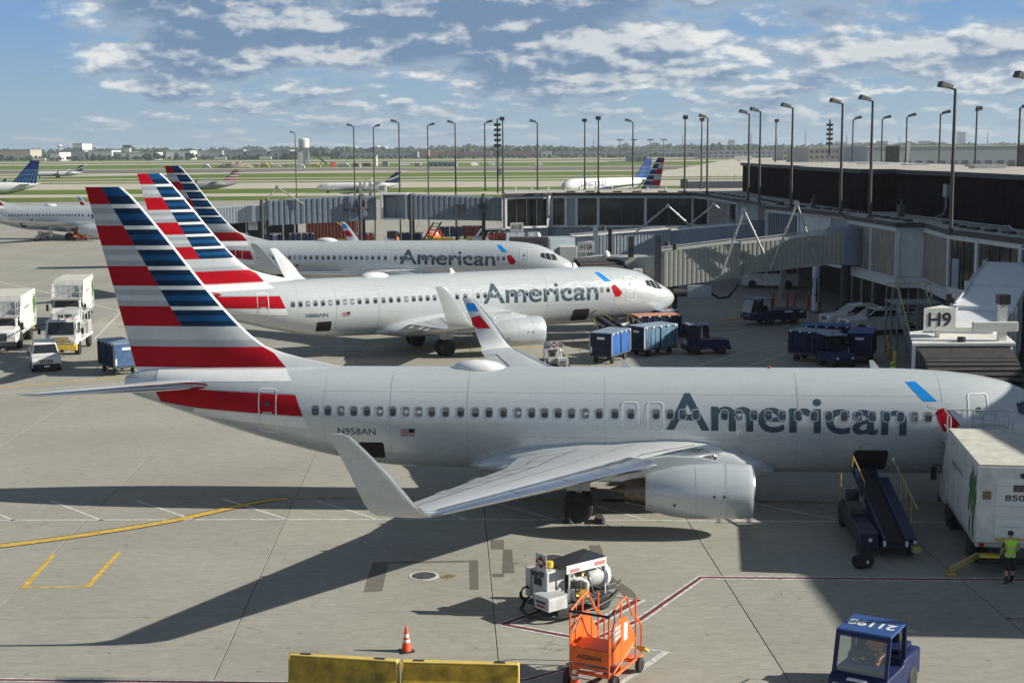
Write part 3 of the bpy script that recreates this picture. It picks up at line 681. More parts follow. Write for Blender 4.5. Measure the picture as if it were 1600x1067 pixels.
# painted lines: thin sheets 4 mm above the concrete
LINEW = mat('line_white', (.60,.60,.57), .75, var=.35, scale=5); LINEY = mat('line_yellow', (.62,.41,.07), .75, var=.30, scale=4)
LINER = mat('line_red', (.17,.028,.034), .75, var=.3, scale=5); LINEB = mat('line_black', (.035,.035,.035), .8, var=.3)
LINEG = mat('line_worn', (.42,.42,.40), .8, var=.45, scale=6)
def ribbon(name, pts, w, m, z=.006, label=None):
    mb = MB(); P = [Vector((a, b, z)) for a, b in pts]; n = len(P); vs = []
    for i in range(n):
        d = (P[min(i+1,n-1)]-P[max(i-1,0)]); d.z = 0; d.normalize(); c = Vector((-d.y, d.x, 0))*w/2
        if 0 < i < n-1:
            d0 = (P[i]-P[i-1]).normalized(); d1 = (P[i+1]-P[i]).normalized(); k = max(.35, math.sqrt(max(0,(1+d0.dot(d1))/2))); c /= k
        vs += [P[i]+c, P[i]-c]
    mb.add(vs, [(2*i+1, 2*i+3, 2*i+2, 2*i) for i in range(n-1)])
    return struct(name, mb, m, recalc=False)
def spline(pts, k=6):
    P = [Vector((a, b, 0)) for a, b in pts]; out = []
    for i in range(len(P)-1):
        p0 = P[max(i-1,0)]; p1 = P[i]; p2 = P[i+1]; p3 = P[min(i+2,len(P)-1)]
        for t in range(k):
            u = t/k; q = .5*((2*p1)+(p2-p0)*u+(2*p0-5*p1+4*p2-p3)*u*u+(-p0+3*p1-3*p2+p3)*u**3); out.append((q.x, q.y))
    return out + [(P[-1].x, P[-1].y)]
def markings():
    yl = spline([(-30,44.5),(-23,47.3),(-18.37,49.48),(-15.80,50.87),(-13.19,52.70),(-11.46,54.40),(-10.29,55.59),(-9.36,56.15),(-7.30,56.2),(-3.91,55.94)]) + [(5.08,55.45),(24,54.1)]
    k = max(i for i, p in enumerate(yl) if p[0] < -8.9); ribbon('taxi_line_border', yl[:k+1], .62, LINEB, .005); ribbon('taxi_line', yl[:k+1], .44, LINEY, .010)
    ribbon('worn_taxi_line', yl[k:], .40, mat('line_worn_tan',(.34,.29,.19),.85,var=.4,scale=3), .006)
    for seg in ([(-16.09,48.45),(-15.85,44.55),(-13.80,44.64),(-13.86,48.64)],): ribbon('stand_mark', seg, .16, LINEY, .006)
    ribbon('service_road_line', [(-60,53.6),(-19.5,53.1),(-7.3,52.9),(2,52.6),(13.4,52.0),(26,51.4)], .13, LINEW)
    for a, b in (((-21.9,56.0),(-19.01,52.95)),((-18.69,56.13),(-15.69,52.95)),((-15.20,56.04),(-12.2,52.98)),((-11.78,56.26),(-8.65,52.96)),((-7.94,55.84),(-5.17,52.87)),((-4.4,55.8),(-1.70,52.69)),((-.68,55.23),(1.66,52.60)),((3.24,54.71),(4.96,52.6)),((9.51,54.95),(12.58,52.04)),((6.3,55.1),(8.6,52.3))):
        ribbon('service_road_tick', [a, b], .13, LINEW)
    ribbon('worn_line', [(3.54,55.53),(13.0,55.2)], .3, LINEG)
    # red and white stand boundary
    def rw(pts, closed=False, w=.34):
        ribbon('stand_boundary_white', pts, w, LINEW, .006); ribbon('stand_boundary_red', pts, w*.45, LINER, .011)
    rw([(-.34,40.67),(2.2,39.2),(3.77,40.99),(6.14,45.17),(16.6,44.66),(24,44.3)]); rw([(.95,42.0),(-.34,40.67)]); rw([(2.77,43.35),(3.88,42.88),(2.35,40.5)])
    rw([(-32,37.2),(-13.73,36.45),(-5.98,36.08),(-2,35.9),(.31,36.19),(1.68,37.21)], w=.26)
    ribbon('equipment_box_line', [(3.0,38.75),(4.24,38.25),(2.81,35.92),(2.2,34.9)], .16, LINEW)
    rw([(14.4,40.9),(17.2,41.0)], w=.18); rw([(14.7,40.9),(16.6,38.8)], w=.18)
    # repair patches and fuel pits
    def patch(poly): 
        mb = MB(); mb.add([(a, b, .005) for a, b in poly], [tuple(range(len(poly)))]); tag(mb.build('asphalt_patch', PATCH, recalc=False), kind='structure')
    patch([(-4.78,43.84),(-4.20,43.96),(-4.25,46.94),(-4.82,47.18)]); patch([(-1.40,44.03),(-1.12,44.03),(-1.21,47.32),(-1.51,47.10)]); patch([(-4.25,46.95),(-1.51,47.11),(-1.21,47.33),(-4.82,47.19)])
    patch([(-.78,48.64),(-.32,48.64),(-.34,49.89),(-.81,49.89)]); patch([(-.37,45.81),(.03,45.81),(-.05,48.62),(-.34,48.62)]); patch([(-.69,45.36),(-.30,45.40),(-.33,45.76),(-.69,45.76)])
    patch([(2.68,49.06),(3.09,49.13),(3.16,45.52),(2.80,45.4)]); patch([(2.80,45.38),(3.16,45.5),(3.78,43.86),(3.96,42.50),(3.58,42.57),(3.40,43.7)])
    PITR = mat('pit_rim', (.55,.53,.47), .85, var=.2); PITL = mat('pit_lid', (.11,.115,.12), .6, .4, var=.5, scale=9); RUST = mat('rust_stain', (.30,.22,.11), .9, var=.4, scale=3)
    for (x, y), lab in (((-2.96,45.55),'round grey fuel pit lid inside the brown patch frame'),((1.36,47.5),'round fuel pit lid behind the white start cart')):
        t = thing('fuel_pit', lab, 'pit cover', (x,y,0), 0, 'fuel pit covers')
        mb = MB(); mb.cyl((0,0,.001),(0,0,.012),.50,28); mb.build('rim', PITR, t)
        mb = MB(); mb.cyl((0,0,.012),(0,0,.02),.40,28); mb.build('lid', PITL, t)
    t = thing('valve_cover', 'small rusty valve cover right of the fuel pit in the patch frame', 'pit cover', (-2.14,45.45,0))
    mb = MB(); mb.cyl((0,0,.001),(0,0,.008),.27,20); mb.build('rim', RUST, t); mb = MB(); mb.cyl((0,0,.008),(0,0,.014),.17,20); mb.build('lid', PATCH, t)
    # lines farther out
    for pts, w, m in (([(-40,84),(-30.7,84.3),(-24.7,87.6),(-16,92)],.25,LINEY),([(-36,79),(-24.1,85.1),(-14,90)],.14,LINEW),([(-33.0,90.5),(-31.3,97.1),(-31.4,104.9),(-29.0,106.6)],.14,LINEW),
                      ([(-66,170),(-55.8,154.7),(-42.5,136.4),(-30,118)],.2,LINEW),([(-31.4,106),(-34.3,124)],.15,LINEW),([(-45,112),(-31.4,106),(-25,103)],.15,LINEW),([(-60,128),(-37.2,126.2),(-30,126.7)],.15,LINEW),
                      ([(-80,140),(-34,131)],.15,LINEW),([(-8,100),(2,100.5),(12,103.5)],.35,LINEY),([(-20,101.5),(8,101)],.14,LINEW),
                      ([(22.15,132.2),(23.0,112),(20,101.6),(17,98.5),(11.96,90.7),(9,86)],.14,LINEW),([(22.0,111.7),(9.1,100.5)],.14,LINEW),([(20.1,98.4),(15.24,90.6),(12,85)],.14,LINEW),([(15.1,111.3),(17.9,108.4),(14,106.5)],.2,LINEW),([(14,110),(30,106)],.14,LINEW),([(26,82),(14,60)],.14,LINEW)):
        ribbon('apron_line', spline(pts, 4) if len(pts) > 2 else pts, w, m)
markings()
# ---------------------------------------------------------------- concourse
ROOFM = mat('roof_membrane', (.40,.385,.345), .9, var=.14, scale=.5); FASC = mat('fascia_dark', (.035,.036,.038), .6, var=.2)
CLAD = mat('brown_black_cladding', (.012,.011,.012), .85, var=.25, scale=.8, spec=.12); PREC = mat('precast_panel', (.27,.255,.22), .9, var=.22, scale=3, streak=(1,1,.25))
TWHITE = mat('terminal_white', (.60,.62,.63), .5, var=.10, streak=(1,1,.3)); TGREY = mat('terminal_blue_grey', (.27,.31,.36), .55, var=.08)
TGLASS = mat('terminal_glass', (.016,.018,.02), .05, var=.3, spec=.8); MULL = mat('mullion', (.10,.095,.09), .5, .3, var=.1)
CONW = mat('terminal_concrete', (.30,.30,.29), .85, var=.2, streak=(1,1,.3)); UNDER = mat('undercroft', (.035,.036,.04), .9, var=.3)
T_ROOF = 8.6
def v2(p, z): return Vector((p[0], p[1], z))
def bay(parent, a, b, z0, z1, kind, n=3):
    """one wall bay between plan points a and b (outside is on the left when walking a to b)"""
    A, B = v2(a,0), v2(b,0); d = (B-A); Ln = d.length; u = d/Ln; nrm = Vector((-u.y, u.x, 0))
    def P(t, o, z): q = A + u*t + nrm*o; return (q.x, q.y, z)
    def slab(mb, t0, t1, o0, o1, za, zb):
        mb.add([P(t0,o0,za),P(t1,o0,za),P(t1,o1,za),P(t0,o1,za),P(t0,o0,zb),P(t1,o0,zb),P(t1,o1,zb),P(t0,o1,zb)], [(0,3,2,1),(4,5,6,7),(0,1,5,4),(1,2,6,5),(2,3,7,6),(3,0,4,7)])
    post = .16
    fr = MB(); slab(fr, 0, post, -.3, .12, z0, z1); slab(fr, Ln-post, Ln-.003, -.3, .12, z0, z1); slab(fr, post, Ln-post, -.3, .10, z1-.3, z1)
    if kind in ('glass', 'door'):
        slab(fr, post, Ln-post, -.3, .10, z0, z0+.25)
        F = fr.build('window_bay', TWHITE, parent); w = (Ln-2*post)/n
        for k in range(n):
            mb = MB(); slab(mb, post+w*k+.03, post+w*(k+1)-.03, -.06, -.03, z0+.27, z1-.32); mb.build('pane', TGLASS, F)
            if k: mb = MB(); slab(mb, post+w*k-.035, post+w*k+.035, -.08, .03, z0+.25, z1-.3); mb.build('mullion', MULL, F)
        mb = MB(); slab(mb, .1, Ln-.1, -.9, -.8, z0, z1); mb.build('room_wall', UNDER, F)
        if kind == 'door':
            mb = MB(); slab(mb, Ln*.62, Ln*.62+.95, -.02, .05, z0+.05, z0+2.15); mb.build('door', TGREY, F)
    else:
        slab(fr, post, Ln-post, -.3, .08, z0, z0+.12)
        F = fr.build('panel_bay', TWHITE, parent); w = (Ln-2*post)/n
        m = {'precast': PREC, 'white': TWHITE, 'grey': TGREY, 'louvre': CLAD}[kind]
        if kind == 'louvre':
            mb = MB(); slab(mb, post, Ln-post, -.35, -.28, z0+.12, z1-.3); mb.build('backing', UNDER, F)
            for k in range(max(4, int(Ln/.55))):
                t = post + .2 + k*.55
                if t < Ln-post-.1: mb = MB(); slab(mb, t, t+.12, -.26, .0, z0+.12, z1-.3); mb.build('louvre_blade', TGREY, F)
        else:
            for k in range(n):
                mb = MB(); slab(mb, post+w*k+.015, post+w*(k+1)-.015, -.12, 0, z0+.14, z1-.31); mb.build('wall_panel', m, F)
    return F
def corrugated(mb, a, b, z0, z1, pitch=.32, dep=.06):
    A, B = v2(a,0), v2(b,0); d = B-A; Ln = d.length; u = d/Ln; nrm = Vector((-u.y, u.x, 0)); n = int(Ln/pitch); prof = []
    for k in range(n):
        t = k*Ln/n; w = Ln/n
        prof += [(t,0),(t+w*.35,0),(t+w*.5,dep),(t+w*.85,dep)]
    prof.append((Ln,0)); vs = []
    for t, o in prof:
        q = A + u*t + nrm*o; vs += [(q.x,q.y,z0),(q.x,q.y,z1)]
    mb.add(vs, [(2*i,2*i+2,2*i+3,2*i+1) for i in range(len(prof)-1)])
def concourse():
    T = thing('concourse', 'long airport concourse with dark clad upper storey and white framed bays', 'terminal', (30,120,0))
    T.location = (0,0,0)
    z0, z1 = 4.55, 8.22
    W = [(31.5,66),(30.75,76),(30.0,83.6),(28.7,93.2),(29.4,101.5),(27.6,101.75),(26.8,113.2)]
    # right-hand run
    for a, b, k, n in (((33.2,40),(32.4,53),'glass',4),((32.4,53),(31.5,66),'glass',4),(W[0],W[1],'glass',4),(W[1],W[2],'glass',4),(W[2],(29.25,89.2),'glass',4),((29.25,89.2),W[3],'door',4),(W[3],W[4],'precast',2),(W[4],W[5],'white',1),(W[5],(27.2,107.4),'precast',2),((27.2,107.4),W[6],'precast',2)):
        bay(T, a, b, z0, z1, k, n)
    bay(T, (26.8,113.22),(28.4,113.6), z0, z1, 'white', 1); bay(T, (28.4,113.6),(27.3,121.5), z0, z1, 'grey', 2); bay(T, (27.3,121.5),(25.6,126.8), z0, z1, 'white', 2)
    bay(T, (25.6,126.8),(24.0,134.2), z0, z1, 'louvre'); bay(T, (24.0,134.2),(26.6,134.6), z0, z1, 'white', 1); bay(T, (26.6,134.6),(26.2,151), z0, z1, 'precast', 4); bay(T, (26.2,151),(24.1,152.2), z0, z1, 'white', 1)
    bay(T, (24.1,152.2),(23.9,156.5), z0, z1, 'glass', 2); bay(T, (23.9,156.5),(23.2,167.5), z0, z1, 'precast', 4); bay(T, (23.2,167.5),(22.05,173.2), z0, z1, 'glass', 2)
    # end block facing the camera
    F = [(22.05,173.25),(16.4,174.3),(10.7,175.3),(8.05,175.8),(6.75,176.0),(5.0,176.3),(4.5,175.2),(-.75,173.2)]
    for i, (k, n) in enumerate((('glass',4),('glass',4),('glass',2),('grey',1),('glass',1),('white',1),('glass',4))): bay(T, F[i], F[i+1], 4.35, z1, k, n)
    bay(T, (-.75,173.2),(-.75,186), 4.35, z1, 'grey', 4)
    # lower walls and columns
    mb = MB()
    for i in range(len(F)-1):
        a, b = Vector((F[i][0],F[i][1]+.35,0)), Vector((F[i+1][0],F[i+1][1]+.35,0)); mb.quad((a.x,a.y,0),(b.x,b.y,0),(b.x,b.y,4.35),(a.x,a.y,4.35))
    mb.quad((-.6,173.5,0),(-.6,186,0),(-.6,186,4.35),(-.6,173.5,4.35))
    mb.build('ground_floor_wall', TGREY, T)
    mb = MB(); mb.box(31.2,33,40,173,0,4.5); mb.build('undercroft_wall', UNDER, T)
    # floor slab edge: the white soffit beam that sweeps below the bays
    mb = MB()
    pl = [(33.2,40),(31.5,66),(30.75,76),(30.0,83.6),(28.7,93.2),(29.4,101.45),(27.6,101.7),(26.8,113.2),(28.3,113.7),(27.2,121.5),(25.5,126.8),(23.95,134.2),(26.5,134.7),(26.1,151),(24.0,152.2),(23.1,167.5),(22.0,173.2)]
    for i in range(len(pl)-1):
        (x0,y0),(x1,y1) = pl[i], pl[i+1]
        mb.add([(x0-.12,y0,3.9),(x1-.12,y1,3.9),(x1-.12,y1,4.54),(x0-.12,y0,4.54),(34,y0,3.9),(34,y1,3.9)], [(0,1,2,3),(0,4,5,1)])
    mb.build('floor_edge_beam', TWHITE, T)
    for x, y in ((32,60),(31.3,70),(30.6,80),(29.4,90),(29.6,100),(30.4,106),(30.2,112),(28.4,122),(24.8,131),(26.5,140),(24.8,153),(24,165)):
        mb = MB(); mb.box(x-.0,x+.5,y-.25,y+.25,0,3.9); mb.build('column', CONW, T, bevel=.03)
    # roof of the lower storey with a dark fascia
    rp = [(33.0,40),(32.2,53),(31.3,66),(30.5,76),(29.75,83.6),(28.4,93.2),(29.15,100.9),(27.3,101.3),(26.4,113.2),(27.6,114.2),(25.0,126.8),(23.5,134.2),(24.6,136),(24.2,150),(23.6,152),(22.7,167.5),(21.8,172.7),(16.4,173.8),(10.7,174.8),(5.0,175.8),(4.5,174.7),(-1.1,172.7),(-1.1,190),(60,190),(60,40)]
    mb = MB(); n = len(rp)
    mb.prism([(x,y) for x, y in rp], 'z', T_ROOF-.34, T_ROOF); mb.m = [0]*len(mb.m); mb.m[1] = 1; mb.m[0] = 0
    mb.build('lower_roof', [FASC, ROOFM], T)
    for k in range(len(rp)-6):                       # walkway pads and roof clutter along the edge
        (xa,ya),(xb,yb) = rp[k], rp[k+1]; Ln = math.hypot(xb-xa, yb-ya)
        for j in range(int(Ln/2.4)):
            t = (j+.5)*2.4/Ln; x, y = xa+(xb-xa)*t, ya+(yb-ya)*t; u = ((xb-xa)/Ln, (yb-ya)/Ln)
            q = (x+u[1]*1.3, y-u[0]*1.3) if True else 0
            mb = MB(); c, s_ = u; w, h = .55, .22
            pts = [(q[0]+c*i*w-s_*jj*h, q[1]+s_*i*w+c*jj*h) for i, jj in ((-1,-1),(1,-1),(1,1),(-1,1))]
            mb.prism(pts, 'z', T_ROOF+.003, T_ROOF+.16); mb.build('roof_pad', FASC, T)
    # upper storey: ribbed dark metal
    ub = [(34.6,38),(34.2,60),(33.6,80),(33.0,92),(32.6,105),(31.6,112.6),(31.9,118),(29.4,119.4),(28.2,139.5),(29.6,140.5),(28.4,158),(28.7,177)]
    for i in range(len(ub)-1):
        mb = MB(); corrugated(mb, ub[i], ub[i+1], T_ROOF, 11.75); mb.build('ribbed_cladding', CLAD, T, recalc=False)
    corr = MB(); corrugated(corr, (28.7,177),(44,178), T_ROOF, 11.75); corr.build('ribbed_cladding', CLAD, T, recalc=False)
    mb = MB(); mb.prism([(34.3,38),(33.9,60),(33.3,80),(32.7,92),(32.3,105),(31.3,112.6),(31.6,117.8),(29.1,119.2),(27.9,139.5),(29.3,140.3),(28.1,158),(28.4,177.3),(45,178.3),(45,38)], 'z', 11.75, 12.1)
    mb.m = [1]*len(mb.m); mb.m[1] = 0; mb.build('upper_roof', [ROOFM, FASC], T)
    mb = MB(); mb.box(45.0,45.3,38,178.2,0,11.75); mb.build('rear_wall', CLAD, T)
    mb = MB(); mb.box(34.7,45,37.5,37.9,0,11.75); mb.build('end_wall', CLAD, T)
    # things fixed to the upper wall
    BOXM = mat('conduit_grey', (.33,.34,.35), .5, .4, var=.15)
    for x, y, z, w in ((32.55,106.2,10.2,.42),(28.95,134,10.0,.3)):
        mb = MB(); mb.box(x-.35,x-.08,y-w,y+w,z,z+.95); mb.build('junction_box', BOXM, T, bevel=.02)
        for dy in (-.12,.2): mb = MB(); mb.tube([(x-.2,y+dy,z),(x-.2,y+dy,9.4),(x-.35,y+dy,8.95),(x-.8,y+dy*3,8.68)], .035, 6); mb.build('conduit', BOXM, T, smooth=40)
    mb = MB(); mb.tube([(30.4,84,8.7),(31.2,88,8.72),(31.6,90.5,8.9),(32.0,93,8.75),(31.5,99,8.72),(30.9,106,8.72),(30,112,8.72)], .05, 6); mb.build('roof_pipe', BOXM, T, smooth=40)
    for x, y, s_ in ((29.9,109.5,.7),(27.1,128,.6)):
        mb = MB(); mb.box(x-.3*s_,x+.3*s_,y-.5*s_,y+.5*s_,8.603,8.603+1.3*s_); mb.cyl((x,y-.2,8.6+1.3*s_),(x,y-.2,8.6+1.9*s_),.16*s_,10); mb.build('roof_unit', CHAR, T, bevel=.02)
    for k in range(9):
        x, y = 35 + rnd.random()*8, 70 + k*12
        mb = MB(); mb.box(x,x+1.6+rnd.random()*2,y,y+1.5,12.1,12.18+rnd.random()*.25); mb.build('roof_hatch', GALV, T)
    for k in range(10):
        x = .5 + k*2.1; y = 180 + rnd.random()*6; mb = MB(); mb.cyl((x,y,8.6),(x,y,8.95),.12,8); mb.cyl((x,y,8.95),(x,y,9.05),.2,8); mb.build('roof_vent', GALV, T)
    return T
concourse()
# ---------------------------------------------------------------- jet bridges
BR_TAN = mat('bridge_tan', (.33,.34,.305), .5, var=.08); BR_BLUE = mat('bridge_blue_grey', (.33,.38,.43), .5, var=.08); BR_SLATE = mat('bridge_slate', (.16,.20,.25), .5, var=.12)
BR_WHITE = mat('bridge_white', (.64,.67,.70), .45, var=.08); BELLOW = mat('bellows', (.045,.045,.047), .8, var=.25, scale=4); BR_ROOFW = mat('bridge_roof_white', (.66,.66,.62), .6, var=.1)
BR_DARK = mat('bridge_dark', (.045,.048,.052), .6, var=.2)
def tunnel(parent, name, a, b, za0, za1, zb0, zb1, w, m, roofm=None, rib=.34, dep=.018):
    """ribbed box tunnel from plan point a to b; floor/roof heights at both ends"""
    A, B = v2(a,0), v2(b,0); d = B-A; Ln = d.length; u = d/Ln; nrm = Vector((-u.y,u.x,0)); n = max(2, int(Ln/rib)); prof = []
    for k in range(n):
        t0 = k*Ln/n; ww = Ln/n; prof += [(t0,0),(t0+ww*.3,0),(t0+ww*.4,dep),(t0+ww*.9,dep)]
    prof.append((Ln,0)); rings = []
    for t, o in prof:
        f = t/Ln; z0 = za0+(zb0-za0)*f; z1 = za1+(zb1-za1)*f; q = A + u*t; hw = w/2
        rings.append([q + nrm*(hw+o) + Vector((0,0,z0)), q - nrm*(hw+o) + Vector((0,0,z0)), q - nrm*(hw+o) + Vector((0,0,z1)), q + nrm*(hw+o) + Vector((0,0,z1))])
    mb = MB(); mb.loft(rings, mis=lambda k, i: 1 if i == 2 else 0)
    o = mb.build(name, [m, roofm or m], parent)
    # edge frames at both ends
    for t in (0.0, 1.0):
        q = A + d*t; z0 = za0+(zb0-za0)*t; z1 = za1+(zb1-za1)*t; e = u*(.08 if t == 0 else -.08); mb = MB(); hw = w/2+dep+.05
        for s_ in (-1, 1): mb.beam(q+nrm*s_*hw+e+Vector((0,0,z0-.08)), q+nrm*s_*hw+e+Vector((0,0,z1+.08)), .16, .12)
        mb.build('end_frame', m, parent)
    mb = MB(); mb.tube([A+nrm*(w/2-.1)+Vector((0,0,za1+.12)), B+nrm*(w/2-.1)+Vector((0,0,zb1+.12))], .05, 6); mb.build('roof_cable', GALV, parent)
    return o
def lift(parent, x, y, z, w=2.6, ang=0):
    """undercarriage: two columns, cross beam, bogie with wheels"""
    c, s_ = math.cos(ang), math.sin(ang)
    def P(a, b, z_): return (x+a*c-b*s_, y+a*s_+b*c, z_)
    mb = MB(); mb.cyl(P(0,-w/2-.35,.7), P(0,-w/2-.35,z+3.2), .2, 10); mb.cyl(P(0,w/2+.35,.7), P(0,w/2+.35,z+3.2), .2, 10); mb.beam(P(0,-w/2-.4,.75), P(0,w/2+.4,.75), .5, .45); mb.beam(P(0,-w/2-.4,z-.15), P(0,w/2+.4,z-.15), .35, .3)
    G = mb.build('lift_column', BR_DARK, parent, smooth=40)
    for b in (-.75,.75):
        mb = MB(); mb.lathe([(-.18,.25),(-.18,.45),(-.1,.5),(.1,.5),(.18,.45),(.18,.25)], P(0,b,.5), (-s_,c,0), 18); mb.build('wheel', DARK, G, smooth=40)
def canopy(parent, c, ang, w, z0, z1, reach, m=BELLOW, n=9):
    """accordion hood: hoops that step out from the cab towards the aircraft"""
    ca, sa = math.cos(ang), math.sin(ang)
    def P(a, b, z): return (c[0]+a*ca-b*sa, c[1]+a*sa+b*ca, z)     # a across, b out of the cab
    for k in range(n):
        f = k/(n-1); b0 = reach*f; top = z1 - .9*f*f - .05*f; hw = w/2*(1-.04*f); mb = MB(); th = .10; dp = reach/n*.62
        for (a0,a1,zz0,zz1) in ((-hw,-hw+th,z0+.3*f,top),(hw-th,hw,z0+.3*f,top),(-hw+th,hw-th,top-th,top)):
            mb.add([P(a0,b0,zz0),P(a1,b0,zz0),P(a1,b0+dp,zz0-.02),P(a0,b0+dp,zz0-.02),P(a0,b0,zz1),P(a1,b0,zz1),P(a1,b0+dp,zz1-.10),P(a0,b0+dp,zz1-.10)], [(0,3,2,1),(4,5,6,7),(0,1,5,4),(1,2,6,5),(2,3,7,6),(3,0,4,7)])
        mb.build('canopy_hoop', m, parent)
    mb = MB(); top0, top1 = z1-.12, z1-1.05; vs = []
    for k in range(8):
        f = k/7; t = z1-.13-.9*f*f; vs += [P(-w/2*.97,reach*f,t),P(w/2*.97,reach*f,t)]
    mb.add(vs, [(2*i,2*i+1,2*i+3,2*i+2) for i in range(7)]); mb.build('canopy_cloth', BR_DARK, parent, recalc=False)
def gate_sign(parent, txt, x, y, z, w, h, ang=0, d=.9):
    ca, sa = math.cos(ang), math.sin(ang)
    def P(a, b, zz): return (x+a*ca-b*sa, y+a*sa+b*ca, zz)
    mb = MB(); mb.add([P(-w/2,0,z),P(w/2,0,z),P(w*.35,d,z),P(-w/2,0,z+h),P(w/2,0,z+h),P(w*.35,d,z+h)], [(0,2,1),(3,4,5),(0,1,4,3),(1,2,5,4),(2,0,3,5)]); S = mb.build('gate_sign', BR_ROOFW, parent)
    mb = MB(); mb.beam(P(0,.25,z-.6), P(0,.25,z), .16); mb.build('sign_post', BR_ROOFW, parent)
    lettering('gate_lettering', txt, BLACK, S, w*.72, h*.62, P(-w*.36,0,z+h*.19), (ca,sa,0), (0,0,1), offset=.02, lift=.012)
def bridges():
    # H9, at the near aircraft
    T = thing('jet_bridge', 'white jet bridge with black accordion hood and H9 sign at the nearest nose', 'jet bridge', group='jet bridges')
    tunnel(T,'tunnel_section',(19.4,60.2),(22.6,67.6),3.25,5.95,3.55,6.25,2.5,BR_WHITE); tunnel(T,'tunnel_section',(22.3,66.9),(25.5,74.3),3.42,6.42,3.75,6.72,2.75,BR_WHITE); tunnel(T,'tunnel_section',(25.3,73.8),(29.3,83.0),3.6,6.85,4.2,7.2,3.0,BR_WHITE)
    mb = MB(); mb.prism([(16.3,57.1),(20.25,57.0),(21.0,60.6),(19.6,62.0),(17.2,60.6)], 'z', 2.9, 5.95); mb.build('cab', BR_WHITE, T, bevel=.04)
    mb = MB(); mb.prism([(16.2,57.0),(20.35,56.9),(21.1,60.7),(19.6,62.2),(17.1,60.7)], 'z', 5.955, 6.05); mb.build('cab_roof', BR_ROOFW, T)
    mb = MB(); mb.prism([(18.0,60.3),(20.4,59.8),(20.9,61.8),(19.2,62.5)], 'z', 6.055, 6.3); mb.build('roof_step', BR_ROOFW, T)
    canopy(T, (18.25,57.05), math.pi-.02, 3.75, 2.6, 5.9, 2.1, n=10)
    gate_sign(T, 'H9', 17.75, 58.6, 6.35, 1.35, .95, .05, 1.1)
    mb = MB(); mb.box(19.9,20.2,57.6,57.9,6.05,7.55); mb.build('lift_post', BR_ROOFW, T); mb = MB(); mb.box(19.82,20.28,57.5,57.98,7.55,7.95); mb.build('post_cap', BLACK, T)
    mb = MB(); mb.box(18.75,20.6,57.4,57.58,6.45,6.85); mb.build('light_bar', BR_ROOFW, T, bevel=.03); mb = MB(); mb.cyl((18.3,57.4,6.05),(18.3,57.4,6.25),.17,10); mb.build('roof_lamp', BLACK, T)
    lift(T, 23.4, 69.5, 3.5, 2.9, R(66)); mb = MB(); mb.cyl((29.3,83.2,0),(29.3,83.2,4.1),.5,16); mb.build('pedestal', BR_WHITE, T, smooth=40)
    # H11A
    T = thing('jet_bridge', 'tan jet bridge half in shadow with H11A sign at the white airliner', 'jet bridge', group='jet bridges')
    fl = lambda x: 3.42+.116*(x-11.6); rf = lambda x: 6.12+.107*(x-11.6)
    tunnel(T,'tunnel_section',(11.4,109.6),(17.4,110.2),fl(11.4),rf(11.4),fl(17.4),rf(17.4),2.9,BR_TAN); tunnel(T,'tunnel_section',(17.2,110.18),(26.0,111.0),fl(17.2)+.2,rf(17.2)-.14,fl(26),rf(26)-.15,2.55,BR_TAN)
    mb = MB(); mb.prism([(4.6,108.0),(9.6,108.6),(11.5,108.0),(11.5,111.3),(6.6,111.3)], 'z', 3.2, 5.7); mb.build('cab', BR_TAN, T, bevel=.05)
    canopy(T, (6.5,108.4), math.pi+.43, 3.9, 2.6, 5.75, 1.5, n=6)
    gate_sign(T, 'H11A', 5.75, 109.4, 6.05, 1.35, .8, 0, .9)
    mb = MB(); mb.box(10.9,11.35,107.7,108.1,2.8,7.4); mb.build('lift_post', BR_DARK, T); mb = MB(); mb.box(8.9,9.3,108.2,108.5,5.7,7.3); mb.build('lift_post', BR_DARK, T)
    mb = MB(); mb.lathe([(0,.28),(.18,.3),(.34,.22),(.45,.05)], (7.3,109.3,5.72), (0,0,1), 14); mb.build('roof_dome', BR_ROOFW, T, smooth=40)
    mb = MB(); mb.box(9.2,9.9,107.4,108.2,3.6,4.9); mb.build('control_box', BR_ROOFW, T, bevel=.04)
    lift(T, 12.4, 110.4, 3.5, 2.2, .1); mb = MB(); mb.cyl((26.5,112.4,0),(26.5,112.4,4.9),.4,14); mb.build('pedestal', BR_DARK, T, smooth=40)
    mb = MB(); mb.lathe([(4.9,1.7),(4.9,1.75),(7.7,1.75),(7.7,1.6),(7.8,.1)], (26.4,111.2,0), (0,0,1), 18); mb.build('rotunda', BR_SLATE, T, smooth=35)
    mb = MB(); mb.box(13.4,15.3,108.3,109.6,2.55,3.55); mb.build('air_unit', BR_BLUE, T, bevel=.05)
    mb = MB(); mb.tube([(15.3,108.6,2.9),(15.9,108.5,2.5),(16.6,108.5,2.6),(17.4,108.6,3.6)], .1, 8); mb.build('air_hose', BLACK, T, smooth=40)
    mb = MB(); mb.cyl((12.3,108.4,3.0),(13.35,108.5,3.0),.33,12); mb.build('cable_drum', BR_DARK, T, smooth=40)
    # H11B
    T = thing('jet_bridge', 'pale blue-grey jet bridge with H11B sign at the third airliner', 'jet bridge', group='jet bridges')
    fl = lambda x: 2.85+.066*(x-6.9); rf = lambda x: 5.42+.066*(x-6.9)
    tunnel(T,'tunnel_section',(6.0,141.0),(15.6,142.0),fl(6),rf(6),fl(15.6),rf(15.6),2.8,BR_BLUE,BR_ROOFW); tunnel(T,'tunnel_section',(15.4,142.0),(24.8,143.2),fl(15.4)+.15,rf(15.4)-.15,fl(24.8),rf(24.8)-.1,2.5,BR_BLUE,BR_ROOFW)
